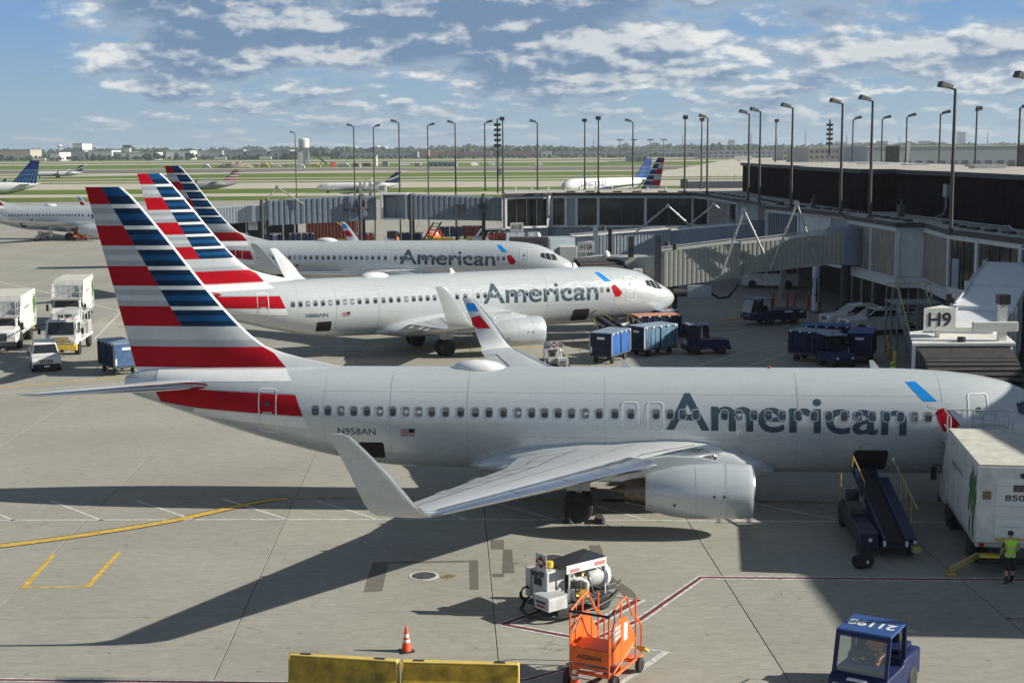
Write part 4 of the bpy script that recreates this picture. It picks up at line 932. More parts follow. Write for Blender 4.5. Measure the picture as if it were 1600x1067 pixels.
    mb = MB(); mb.prism([(-.2,138.3),(3.8,138.5),(6.4,139.5),(6.2,142.4),(1.0,142.0)], 'z', 2.8, 5.3); mb.build('cab', BR_BLUE, T, bevel=.05)
    canopy(T, (1.7,138.4), math.pi-.09, 3.8, 2.6, 5.5, 1.4, m=BR_DARK, n=6)
    gate_sign(T, 'H11B', .55, 139.3, 5.95, 1.3, .85, 0, .9)
    mb = MB(); mb.lathe([(0,.3),(.25,.36),(.5,.25),(.6,.05)], (2.6,140,5.3), (0,0,1), 14); mb.build('roof_dome', BR_ROOFW, T, smooth=40)
    mb = MB(); mb.box(8.0,8.5,139.3,139.7,2.4,6.5); mb.build('lift_post', BR_BLUE, T)
    mb = MB(); mb.box(4.7,6.4,138.6,139.4,2.9,4.5); mb.build('control_box', BR_ROOFW, T, bevel=.04)
    lift(T, 9.5, 141.4, 3.0, 3.0, .1); mb = MB(); mb.cyl((25.2,143.4,0),(25.2,143.4,4.0),.45,14); mb.build('pedestal', BR_DARK, T, smooth=40)
    mb = MB(); mb.lathe([(3.8,1.6),(3.8,1.65),(6.6,1.65),(6.6,1.5),(6.7,.1)], (25.0,143.3,0), (0,0,1), 18); mb.build('rotunda', BR_SLATE, T, smooth=35)
    # two slate bridges off the end of the concourse
    T = thing('jet_bridge', 'slate ribbed jet bridge off the concourse end, its cab doorway open', 'jet bridge', group='jet bridges')
    tunnel(T,'tunnel_section',(-1.2,175.6),(-12.6,175.2),5.25,8.0,5.55,8.5,2.9,BR_SLATE,rib=.62,dep=.09)
    mb = MB(); mb.box(-15.9,-15.6,173.6,176.6,5.6,8.7); mb.box(-12.9,-12.6,173.6,176.6,5.6,8.7); mb.box(-15.6,-12.9,173.6,176.6,8.5,8.7); mb.box(-15.6,-12.9,173.6,176.6,5.5,5.7); mb.box(-15.6,-12.9,176.4,176.6,5.7,8.5); mb.build('cab_frame', BR_WHITE, T, bevel=.03)
    mb = MB(); mb.box(-15.4,-14.2,175.6,175.8,5.72,8.2); mb.build('cab_door', BR_BLUE, T)
    lift(T, -12.2, 175.2, 5.4, 3.0, .0); lift(T, -3.4, 175.4, 5.3, 3.0, 0)
    for k in range(2):
        x = -6.6+2.6*k; mb = MB(); mb.prism([(x,7.4),(x+.5,7.3),(x+.95,6.4),(x+.4,6.3)], 'y', 173.2, 174.0); mb.build('floodlight', BR_DARK, T)
    mb = MB(); mb.beam((-9.4,173.4,5.2),(-12.4,173.2,.3),.12,.2); mb.beam((-8.5,173.4,5.2),(-11.5,173.2,.3),.12,.2)
    for k in range(12): f = k/12; mb.box(-9.3-3*f,-8.6-3*f,173.0,173.7,5.0-4.7*f,5.06-4.7*f)
    mb.build('service_steps', BR_DARK, T)
    T = thing('jet_bridge', 'slate jet bridge with hanging hoses and pale tunnel reaching to the left', 'jet bridge', group='jet bridges')
    tunnel(T,'tunnel_section',(-16.6,175.4),(-20.0,175.0),5.5,8.2,5.4,8.25,3.1,BR_SLATE,rib=.8); tunnel(T,'tunnel_section',(-19.8,175.0),(-29.5,173.6),5.35,8.35,5.0,7.9,2.9,BR_SLATE,rib=.62,dep=.09); tunnel(T,'tunnel_section',(-29.2,173.6),(-44,171.5),5.6,7.55,4.6,6.7,2.5,BR_BLUE,BR_ROOFW)
    for k in range(4):
        x = -17+k*-.85; mb = MB(); mb.tube([(x,173.6,7.9),(x-.2,173.4,6.9),(x-.45,173.4,6.6),(x-.7,173.5,7.0),(x-.8,173.6,7.9)], .11, 6); mb.build('hose', BR_DARK, T, smooth=40)
    lift(T, -18.3, 175, 5.3, 3.2, 0); lift(T, -30, 173.6, 4.9, 3.0, 0)
    mb = MB(); mb.box(-16.2,-15.2,174.3,174.7,8.85,9.7); mb.build('gate_sign', BR_ROOFW, T); lettering('gate_lettering','K5',NAVY,T,.55,.5,(-16.0,174.3,9.03),(1,0,0),(0,0,1),offset=.02,lift=.01)
    for x in (-17.2,-18.4): mb = MB(); mb.box(x-.15,x+.15,174.5,174.8,8.2,10.2); mb.build('lift_post', GALV, T)
    # wide low roof shed below and the stair truck bodies
    # hose gantries: inverted V poles standing on the tunnels
    for ap, f0, f1, r, lab in (((17.6,107.9,9.25),(16.05,108.55,4.4),(19.75,108.75,5.0),.085,'tall pale inverted-V pole frame on the tan bridge, left of the two'),
                          ((21.65,108.2,9.72),(19.85,108.75,4.75),(23.4,109.1,5.35),.085,'tall pale inverted-V pole frame on the tan bridge, near the rotunda'),
                          ((15.35,139.6,8.35),(12.3,140.2,5.8),(17.8,140.6,6.2),.09,'pale inverted-V pole frame on the blue-grey bridge before the dark glass'),
                          ((20.0,140.6,8.45),(17.4,140.8,6.2),(22.2,141.2,6.5),.09,'thin inverted-V pole frame on the blue-grey bridge before the precast panels'),
                          ((-28.2,172.4,9.6),(-31.4,172.2,5.6),(-25.0,172.4,7.5),.08,'pale inverted-V pole frame on the leftmost slate bridge')):
        t = thing('hose_gantry', lab, 'pole frame', (f0[0],f0[1],f0[2]), 0, 'inverted-V hose gantries'); o0 = Vector(f0)
        for f in (f0, f1):
            mb = MB(); mb.cyl(Vector(f)-o0, Vector(ap)-o0, r, 10, r*.9); mb.build('pole', GALV, t, smooth=40)
            for q in (.3,.62): p = Vector(f)+(Vector(ap)-Vector(f))*q-o0; d = (Vector(ap)-Vector(f)).normalized(); mb = MB(); mb.cyl(p-d*.06, p+d*.06, r*1.5, 10); mb.build('clamp', STEEL, t)
        mb = MB(); mb.lathe([(-.12,.05),(-.12,.2),(.12,.2),(.12,.05)], Vector(ap)-o0, (0,1,0), 12); mb.build('sheave', STEEL, t)
bridges()
# ---------------------------------------------------------------- lamp posts
POSTM = mat('lamp_post_bronze', (.085,.08,.075), .5, .3, var=.15)
def lamp(h, dirx, label, x, y, z):
    t = thing('lamp_post', label, 'lamp post', (x,y,z), 0, 'floodlight posts along the concourse')
    mb = MB(); mb.cyl((0,0,0),(0,0,h-.15),.13,10,.085); mb.build('pole', POSTM, t, smooth=40)
    mb = MB(); mb.box(-.22,.22,-.22,.22,0,.12); mb.build('base_plate', POSTM, t)
    dx, dy = dirx; mb = MB(); mb.beam((0,0,h-.2),(dx*.35,dy*.35,h-.12),.1); mb.build('arm', POSTM, t)
    ang = math.atan2(dy, dx); c, s_ = math.cos(ang), math.sin(ang)
    def P(a, b, zz): return (a*c-b*s_, a*s_+b*c, h+zz)
    mb = MB(); mb.add([P(.25,-.26,-.16),P(.25,.26,-.16),P(1.05,.34,-.02),P(1.05,-.34,-.02),P(.2,-.22,.06),P(.2,.22,.06),P(.95,.30,.30),P(.95,-.30,.30)], [(0,1,2,3),(4,7,6,5),(0,4,5,1),(1,5,6,2),(2,6,7,3),(3,7,4,0)]); mb.build('lamp_head', CHAR, t, bevel=.02)
    mb = MB(); mb.add([P(.34,-.22,-.165),P(.34,.22,-.165),P(.99,.29,-.055),P(.99,-.29,-.055)], [(0,3,2,1)]); mb.build('lamp_glass', GLASS, t, recalc=False)
    return t
def lamps():
    LFT, RGT, FWD = (-1,-.15), (1,.1), (-.1,-1)
    L_ = [(26.69,86.55,LFT,'tallest lamp post at the right, beside the ribbed wall'),(27.15,108.0,LFT,'lamp post rising from the corner of the precast bay'),(26.4,114.5,LFT,'lamp post just left of the precast bay corner'),
          (24.6,125.5,LFT,'lamp post over the rotunda of the tan bridge'),(24.0,138.2,LFT,'lamp post at the left third of the dark upper storey, nearer of a pair'),(24.3,146.5,LFT,'lamp post at the left end of the dark storey, farther of a pair'),
          (22.6,164.9,LFT,'lamp post at the bend of the concourse roof'),(21.0,173.0,FWD,'lamp post before the concourse bend, head facing front'),(10.67,174.6,FWD,'lamp post in the middle of the glazed end block, head facing front'),
          (-.95,174.3,FWD,'lamp post at the left corner of the glazed end block'),(25.0,188,FWD,'thin lamp post behind the concourse bend'),(9.7,188,FWD,'thin lamp post behind the end block roof, left of the centre one'),
          (16.0,188,LFT,'thin lamp post behind the end block roof, right of the centre one'),(3.5,188,LFT,'thin lamp post behind the left part of the end block roof'),
          (-3.4,189,RGT,'lamp post beside the telecom mast'),(27.25,75.13,LFT,'lamp post at the right edge of the picture, only its head in view'),(25.0,33.5,LFT,'lamp post outside the picture whose long shadow crosses the apron')]
    for x, y, d, lab in L_: lamp(17.5-T_ROOF, d, lab, x, y, T_ROOF)
    G_ = [(-7.29,188.95,LFT,'lamp post left of the end block with its head to the left'),(-11.94,206.9,RGT,'lamp post over the slate bridge with its head to the right'),(-14.15,182.2,LFT,'lamp post above the open bridge cab'),
          (-20.5,214.8,RGT,'lamp post left of the gate sign with its head to the right'),(-22.7,208,LFT,'lamp post left of the gate sign with its head to the left'),(-42.6,284,LFT,'leftmost lamp post, beside the concrete tower')]
    for x, y, d, lab in G_: lamp(17.5, d, lab, x, y, 0)
    B_ = [(36.9,199.9,FWD,'thin lamp post behind the left end of the dark storey'),(43.1,181,RGT,'thin lamp post behind the dark storey beside the tall pair'),(46.0,178,RGT,'lamp post beyond the roof, third from the telecom lattice'),(46.0,167,RGT,'lamp post beyond the roof with head to the right, near the white strut'),
          (46.0,154,RGT,'lamp post beyond the roof left of the tallest post'),(46.0,142,FWD,'lamp post beyond the roof with its head facing front'),(46.0,130,RGT,'lamp post beyond the roof at the right edge')]
    for x, y, d, lab in B_: lamp(17.5-.0, d, lab, x, y, 0)
    for x, y, b, lab in ((-1.6,174.6,8.6,'telecom mast with stacked aerials at the left corner of the end block'),(42.85,193,0,'telecom lattice with aerials behind the dark storey')):
        t = thing('telecom_mast', lab, 'mast', (x,y,b), 0, 'telecom masts'); h = 17.6-b
        mb = MB(); mb.cyl((0,0,0),(0,0,h),.11,8); mb.build('pole', POSTM, t, smooth=40)
        for k in range(5): 
            z = h-.9-k*.62; mb = MB(); mb.box(-.45+.05*(k % 2),.4,-.12,.12,z,z+.34); mb.build('aerial', CHAR, t)
        for k in range(3): mb = MB(); mb.box(.15*(-1)**k,.15*(-1)**k+.3,-.2,.1,h-6.8+k*1.1,h-6.0+k*1.1); mb.build('equipment_box', STEEL, t)
lamps()
# ---------------------------------------------------------------- ground vehicles (x forward, y left)
RIM = mat('wheel_rim', (.45,.45,.45), .4, .6, var=.15); LAMP = mat('headlamp', (.7,.72,.74), .12, var=.1, spec=.8); TAIL = mat('tail_lamp', (.35,.01,.01), .2, var=.1)
SKIN = mat('skin', (.45,.27,.19), .6, var=.05); HIVIS = mat('hi_vis_lime', (.45,.85,.05), .7, var=.08); HIVISO = mat('hi_vis_orange', (.9,.25,.05), .7, var=.08); CLOTHK = mat('dark_clothes', (.02,.02,.025), .85, var=.2)
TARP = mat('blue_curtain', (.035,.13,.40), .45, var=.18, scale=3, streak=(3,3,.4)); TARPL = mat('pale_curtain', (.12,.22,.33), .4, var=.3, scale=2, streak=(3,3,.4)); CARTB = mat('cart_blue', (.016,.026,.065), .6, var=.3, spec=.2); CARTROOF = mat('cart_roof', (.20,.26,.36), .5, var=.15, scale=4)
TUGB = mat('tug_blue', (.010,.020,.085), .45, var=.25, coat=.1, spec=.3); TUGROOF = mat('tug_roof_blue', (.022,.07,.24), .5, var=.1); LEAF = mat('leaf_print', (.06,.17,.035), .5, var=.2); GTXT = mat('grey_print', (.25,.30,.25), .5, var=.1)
PALEB = mat('silver_curtain', (.45,.46,.46), .5, var=.2)
def wheel(T, x, y, r, w, rimm=None, name='wheel'):
    mb = MB(); h = w/2; mb.lathe([(-h,r*.62),(-h,r*.86),(-h*.75,r*.97),(-h*.3,r),(h*.3,r),(h*.75,r*.97),(h,r*.86),(h,r*.62)], (x,y,r), (0,1,0), 20)
    o = mb.build(name, DARK, T, smooth=40)
    mb = MB(); mb.lathe([(-h+.01,.02),(-h+.05,r*.25),(-h+.03,r*.62),(h-.03,r*.62),(h-.05,r*.25),(h-.01,.02)], (x,y,r), (0,1,0), 16); mb.build('rim', rimm or RIM, o, smooth=40)
def boxp(T, name, x0, x1, y0, y1, z0, z1, m, bev=.03):
    mb = MB(); mb.box(x0,x1,y0,y1,z0,z1); return mb.build(name, m, T, bevel=bev)
def rail(T, name, pts, r, m, n=6): mb = MB(); mb.tube(pts, r, n); return mb.build(name, m, T, smooth=50)
def pane(T, name, pts, m=GLASS): mb = MB(); mb.add(pts, [tuple(range(len(pts)))]); return mb.build(name, m, T, recalc=False)
def car(label, name, cat, loc, rz, kind, group=None):
    T = thing(name, label, cat, loc, rz, group)
    P = dict(suv=dict(L=4.4,W=1.78,hood=1.0,roof=1.66,ws=(1.15,.55),rear=(-2.05,-1.9),bed=None,wb=2.63,r=.35),
             pickup=dict(L=6.0,W=2.02,hood=1.25,roof=1.95,ws=(1.55,.75),rear=(-1.25,-1.1),bed=(-3.0,-1.35),wb=3.9,r=.40),
             van=dict(L=5.6,W=2.02,hood=1.25,roof=2.45,ws=(2.2,1.35),rear=(-2.8,-2.72),bed=None,wb=3.5,r=.36))[kind]
    h = P['L']/2; W = P['W']/2; c = .38 if kind == 'pickup' else .26; hd = P['hood']; rf = P['roof']
    # lower body
    mb = MB(); belt = hd+.06
    fr = h if kind != 'van' else h
    low = [(-h,c+.12),(-h+.08,c),(h-.12,c),(h,c+.15),(h,hd-.28),(h-.10,hd-.10),(P['ws'][0]+.02,hd+.02),(P['ws'][0],belt),(-h,belt)]
    secs = []
    for y, k in ((-W,.96),(-W*.86,1.0),(W*.86,1.0),(W,.96)):
        secs.append([(x*(.992 if k < 1 else 1), y, (z if k == 1 else c+.1+(z-c-.1)*.97)) for x, z in low])
    mb.loft(secs); B = mb.build('body', WHITEV, T, bevel=.05, smooth=40)
    # cabin
    ws0, ws1 = P['ws']; r0, r1 = P['rear']; Wt = W*.80 if kind != 'van' else W*.9
    mb = MB(); mb.loft([[(ws0,-W*.94,belt),(ws0,W*.94,belt),(r0,W*.94,belt),(r0,-W*.94,belt)],[(ws1,-Wt,rf-.06),(ws1,Wt,rf-.06),(r1,Wt,rf-.06),(r1,-Wt,rf-.06)],[(ws1-.12,-Wt*.92,rf),(ws1-.12,Wt*.92,rf),(r1+.08,Wt*.92,rf),(r1+.08,-Wt*.92,rf)]])
    C = mb.build('cabin', WHITEV, T, bevel=.04, smooth=30)
    def lerp(a, b, t): return tuple(a[i]+(b[i]-a[i])*t for i in range(3))
    e = .012
    a, b, c2, d = (ws0+e,-W*.94,belt),(ws0+e,W*.94,belt),(ws1+e,Wt,rf-.06),(ws1+e,-Wt,rf-.06)
    def inset(q, k=.07, n=(0,0,0)):
        cx = [sum(p[i] for p in q)/4 for i in range(3)]; return [tuple(cx[i]+(p[i]-cx[i])*(1-k*2)+n[i] for i in range(3)) for p in q]
    pane(C, 'windscreen', inset([a,b,c2,d], .05, (e,0,e)))
    for s_ in (-1, 1):
        q = [(ws0-.08,s_*(W*.94),belt+.02),(r0+.1,s_*(W*.94),belt+.02),(r1+.1,s_*Wt,rf-.08),(ws1-.02,s_*Wt,rf-.08)]
        nseg = {'suv':3,'pickup':2,'van':3}[kind]
        for k in range(nseg):
            t0, t1 = k/nseg+.02, (k+1)/nseg-.02; lo0, lo1 = lerp(q[0],q[1],t0), lerp(q[0],q[1],t1); hi0, hi1 = lerp(q[3],q[2],t0), lerp(q[3],q[2],t1)
            lo0, lo1, hi0, hi1 = lerp(lo0,hi0,.12), lerp(lo1,hi1,.12), lerp(lo0,hi0,.9), lerp(lo1,hi1,.9)
            pts = [(p[0],p[1]+s_*.014,p[2]) for p in (lo0,lo1,hi1,hi0)]
            pane(C, 'side_window', pts if s_ < 0 else list(reversed(pts)))
        mb = MB(); mb.cbox((ws0-.1, s_*(W+.14), belt+.1), (.12,.2,.18)); mb.build('wing_mirror', BLACK, T, bevel=.03)
        boxp(T, 'headlamp', h-.07, h+.015, s_*W*.80-.16, s_*W*.80+.16, hd-.42, hd-.20, LAMP, .03)
        boxp(T, 'tail_lamp', -h-.012, -h+.05, s_*W*.86-.09, s_*W*.86+.09, hd-.45, hd-.05, TAIL, .02)
        for x in (P['wb']/2, -P['wb']/2):
            mb = MB(); mb.cyl((x,s_*(W-.22),P['r']),(x,s_*(W+.004),P['r']),P['r']*1.18,20); mb.build('wheel_arch', BLACK, T); wheel(T, x, s_*(W-.10), P['r'], .235)
    boxp(T, 'bumper', h-.06, h+.07, -W*.93, W*.93, c+.02, c+.26, BLACK if kind == 'suv' else GALV, .03)
    boxp(T, 'rear_bumper', -h-.08, -h+.06, -W*.93, W*.93, c+.02, c+.24, BLACK, .03)
    g = boxp(T, 'grille', h-.03, h+.02, -W*.5, W*.5, hd-.46, hd-.16, WHITEV if kind == 'suv' else CHAR, .02)
    if kind == 'suv':
        for k in range(7): boxp(g, 'grille_slot', h+.021, h+.028, -.36+.12*k-.035, -.36+.12*k+.035, hd-.43, hd-.19, BLACK, 0)
        for s_ in (-1,1): boxp(T, 'roof_rail', -1.6, .4, s_*Wt*.9-.03, s_*Wt*.9+.03, rf+.003, rf+.07, GALV, .01)
    else: 
        for k in range(3): boxp(g, 'grille_bar', h+.021, h+.03, -W*.47, W*.47, hd-.42+.09*k, hd-.39+.09*k, GALV, 0)
    if P['bed']:
        x0, x1 = P['bed']; boxp(T, 'load_bed_floor', x0+.08, x1-.06, -W*.86, W*.86, belt+.003, belt+.03, BLACK, 0)
        for s_ in (-1,1): boxp(T, 'bed_side', x0, x1, s_*W*.93-.05, s_*W*.93+.05, belt-.02, belt+.14, WHITEV, .02)
        boxp(T, 'tailgate', x0-.02, x0+.05, -W*.88, W*.88, belt-.3, belt+.14, WHITEV, .02)
        boxp(T, 'light_bar', -.2, .05, -.45, .45, rf+.003, rf+.08, LAMP, .02)
    boxp(T, 'number_plate', h+.071, h+.078, -.17, .17, c+.06, c+.18, LAMP, 0)
    return T
def catering_truck(label, loc, rz, raised=0., num=None):
    """origin below the rear axle; front axle at x=4.4"""
    T = thing('catering_truck', label, 'truck', loc, rz, 'white catering trucks')
    boxp(T,'chassis',-1.7,6.0,-.45,.45,.55,.95,CHAR)
    b0 = 1.12+raised; b1 = 3.72+raised; bx0, bx1 = -1.75, 4.35
    B = boxp(T,'cargo_box',bx0,bx1,-1.22,1.22,b0,b1-.06,WHITEV,.03); boxp(B,'box_roof',bx0+.02,bx1-.02,-1.2,1.2,b1-.058,b1,mat('box_roof_cream',(.55,.54,.47),.7,var=.15),.02)
    boxp(B,'side_rail',bx0+.05,bx1-.05,-1.2,1.2,b0-.16,b0-.003,GALV,.01)
    for s_ in (-1,1):                                   # print on both sides: leaves and small lettering
        u = -s_
        def S(a, z): return (1.3+u*a, s_*1.226, b0+z)   # a = along reading direction
        for k, (a, z, ln, w, an) in enumerate(((1.75,.65,1.0,.30,72),(2.15,.75,1.15,.34,95),(2.55,.35,1.1,.30,78),(2.4,1.2,1.0,.34,108),(1.85,1.45,.7,.30,62),(2.65,1.5,.75,.32,60),(2.25,1.75,.65,.24,100),(2.75,.95,.8,.26,65),(1.95,.05,.6,.22,80),(2.5,.02,.6,.24,100))):
            pts = []
            for q in range(12):
                t = 2*math.pi*q/12; px = ln/2*math.cos(t); py = w/2*math.sin(t)*(1-.25*math.cos(t)); ca, sa = math.cos(R(an)), math.sin(R(an))
                p = S(a+px*ca-py*sa, max(.03,min(2.45,z+ln/2+px*sa+py*ca))); pts.append((p[0], p[1]+s_*.0015*k, p[2]))
            pane(B,'leaf_print',pts,LEAF)
        lettering('side_lettering','gategourmet',GTXT,B,2.2,.30,S(-1.9,1.45),(u,0,0),(0,0,1),lift=.004); 
        boxp(B,'side_hatch',.1,.7,s_*1.222-.006,s_*1.222+.006,b0+.1,b0+.55,WHITEV,0)
    # rear face
    boxp(B,'roller_door',bx0-.025,bx0+.02,-1.12,.62,b0+.18,b0+2.15,WHITE,.01)
    for k in range(5): boxp(B,'door_slat',bx0-.032,bx0-.026,-1.1,.6,b0+.55+k*.34,b0+.565+k*.34,GALV,0)
    boxp(B,'rear_window',bx0-.035,bx0-.024,-.45,.1,b0+1.72,b0+1.95,GLASS,0); boxp(B,'door_sill',bx0-.04,bx0+.01,-1.1,.6,b0+.10,b0+.17,YELLOW,.01)
    boxp(B,'hazard_plate',bx0-.012,bx0-.001,.78,1.05,b0+1.45,b0+1.72,mat('plate_bronze',(.20,.16,.07),.5),0); boxp(B,'reversing_lamp',bx0-.07,bx0-.001,-.32,-.12,b1-.42,b1-.27,BLACK,.02)
    if num: lettering('fleet_number',num,BLACK,B,.62,.20,(bx0-.03,.35,b0+1.42),(0,-1,0),(0,0,1),offset=.01,lift=.012)
    for s_ in (-1,1):
        boxp(T,'rear_step',bx0-.1,bx0+.25,s_*.75-.3,s_*.75+.3,.62,.72,YELLOW,.02); boxp(T,'tail_lamp',bx0-.03,bx0+.02,s_*1.02-.08,s_*1.02+.08,b0-.13,b0-.02,TAIL,.01)
        wheel(T,0,s_*.98,.5,.30); wheel(T,0,s_*.66,.5,.26); wheel(T,4.4,s_*1.0,.5,.30)
    boxp(T,'bumper_beam',bx0-.02,bx0+.1,-1.1,1.1,.42,.56,BLACK,.02)
    # lifting scissors
    for s_ in (-1,1):
        for k in (0,1):
            mb = MB(); mb.beam((.2,s_*.6,.95+.0*k),(3.2,s_*.6,b0-.1) if k == 0 else (.2,s_*.6,b0-.1),.10,.16) if k == 0 else mb.beam((3.2,s_*.55,.95),(.2,s_*.55,b0-.1),.10,.16); mb.build('scissor_arm', CHAR, T)
    # conventional cab under the front platform
    mb = MB(); mb.loft([[(x,y*.98,z) for x, z in ((4.45,.7),(4.45,2.15),(4.65,2.25),(5.25,2.2),(5.55,1.72),(6.55,1.52),(6.7,1.3),(6.7,.62),(6.2,.55))] for y in (-1.1,-1.0,1.0,1.1)]); C = mb.build('cab', WHITEV, T, bevel=.05, smooth=35)
    pane(C,'windscreen',[(5.58,-.95,1.72),(5.58,.95,1.72),(5.30,.9,2.16),(5.30,-.9,2.16)])
    for s_ in (-1,1):
        q = [(5.42,s_*1.084,1.68),(4.75,s_*1.084,1.62),(4.78,s_*1.084,2.1),(5.2,s_*1.084,2.1)]; pane(C,'side_window',q if s_ < 0 else list(reversed(q)))
        boxp(C,'headlamp',6.66,6.72,s_*.82-.18,s_*.82+.18,1.0,1.25,LAMP,.03); mb = MB(); mb.tube([(5.5,s_*1.05,2.0),(5.75,s_*1.45,2.05),(5.75,s_*1.45,1.5)], .025, 6); mb.build('mirror_arm', BLACK, T); boxp(T,'wing_mirror',5.70,5.82,s_*1.45-.1,s_*1.45+.1,1.45,1.95,BLACK,.02)
        mb = MB(); mb.cyl((4.4,s_*.82,.52),(4.4,s_*1.105,.52),.6,18); mb.build('wheel_arch', BLACK, T)
    boxp(C,'grille',6.66,6.73,-.55,.55,.78,1.32,CHAR,.02); boxp(T,'front_bumper',6.55,6.85,-1.15,1.15,.42,.72,CHAR,.04)
    # front platform with guard rails
    p0 = b0+.05+(1.1 if raised == 0 else .2); p0 = max(p0, 2.32) if not num else 2.95
    boxp(T,'platform_deck',4.4,6.05,-1.15,1.15,p0,p0+.09,GALV,.01)
    for s_ in (-1,1):
        for x in (4.5,5.25,6.0): rail(T,'rail_post',[(x,s_*1.1,p0+.09),(x,s_*1.1,p0+1.15)],.028,GALV)
        for z in (.6,1.15): rail(T,'guard_rail',[(4.45,s_*1.1,p0+z),(6.02,s_*1.1,p0+z)],.028,GALV)
    for y in (-.75,-.35,.05,.45): rail(T,'rail_post',[(6.0,y,p0+.09),(6.0,y,p0+1.15)],.02,GALV)
    for z in (.6,1.15): rail(T,'guard_rail',[(6.0,-1.1,p0+z),(6.0,1.1,p0+z)],.028,GALV)
    boxp(T,'box_front_door',bx1+.001,bx1+.03,-.9,.9,b0+.25,b1-.35,GALV,.02)
    for s_ in (-1,1): mb = MB(); mb.prism([(bx1,b0+.2),(bx1+.9,b0+.9),(bx1,b1-.2)],'y',s_*1.2-.02,s_*1.2+.02); mb.build('wing_panel', WHITEV, T)
    return T
def service_truck(loc, rz):
    T = thing('service_truck', 'white cab-over service truck with yellow bumper and pipe rack behind the small car', 'truck', loc, rz)   # origin below rear axle
    boxp(T,'chassis',-1.0,4.6,-.4,.4,.5,.8,CHAR); mb = MB(); mb.loft([[(x,y,z) for x, z in ((3.2,.75),(3.2,2.45),(4.6,2.45),(4.95,1.55),(5.0,.75))] for y in (-1.05,-.98,.98,1.05)]); C = mb.build('cab', WHITEV, T, bevel=.06, smooth=35)
    pane(C,'windscreen',[(4.975,-.9,1.5),(4.975,.9,1.5),(4.67,.85,2.32),(4.67,-.85,2.32)])
    for s_ in (-1,1):
        q = [(4.7,s_*1.055,1.5),(3.5,s_*1.055,1.5),(3.5,s_*1.055,2.25),(4.5,s_*1.055,2.25)]; pane(C,'side_window',q if s_ < 0 else list(reversed(q)))
        boxp(C,'headlamp',4.98,5.05,s_*.8-.15,s_*.8+.15,.95,1.15,LAMP,.02); wheel(T,3.9,s_*.92,.42,.26); wheel(T,0,s_*.92,.42,.30)
        mb = MB(); mb.cyl((3.9,s_*.75,.44),(3.9,s_*1.06,.44),.52,16); mb.build('wheel_arch', BLACK, T)
        rail(T,'mirror_arm',[(4.7,s_*1.0,2.2),(4.9,s_*1.45,2.15),(4.9,s_*1.45,1.7)],.025,BLACK); boxp(T,'wing_mirror',4.85,4.95,s_*1.45-.1,s_*1.45+.1,1.55,1.95,BLACK,.02)
    boxp(C,'grille',4.99,5.03,-.55,.55,1.0,1.35,mat('grimy_cream',(.45,.36,.2),.6,var=.4,scale=8),.02); boxp(T,'front_bumper',4.9,5.2,-1.08,1.08,.42,.78,YELLOW,.03); boxp(T,'tread_plate',4.95,5.16,-.9,.9,.79,.96,mat('grimy_cream',(.4,.4,.4)),.01)
    boxp(T,'body_deck',-1.1,3.1,-1.05,1.05,.82,1.0,WHITEV); 
    mb = MB(); mb.lathe([(0,.3),(.12,.62),(2.1,.62),(2.22,.3)], (.0,0,1.65), (1,0,0), 18); mb.build('tank', WHITEV, T, smooth=40)
    for s_ in (-1,1):
        for x in (-.9,.2,1.4,2.6): rail(T,'rack_post',[(x,s_*.95,1.0),(x,s_*.95,2.7)],.04,GALV)
        rail(T,'rack_rail',[(-.9,s_*.95,2.7),(3.0,s_*.95,2.7)],.045,GALV); rail(T,'rack_rail',[(-.9,s_*.95,1.9),(3.0,s_*.95,1.9)],.035,GALV)
    for x in (-.9,.4,1.7,3.0): rail(T,'cross_rail',[(x,-.95,2.7),(x,.95,2.7)],.04,GALV)
    boxp(T,'valve_box',2.2,3.0,.55,1.1,1.0,1.7,GALV); boxp(T,'hose_reel',-1.0,-.2,-1.0,1.0,1.02,1.9,GALV,.1)
    for k in range(4): boxp(T,'roof_marker',4.2,4.35,-.75+.5*k-.07,-.75+.5*k+.07,2.453,2.53,ORANGE,.02)
    return T
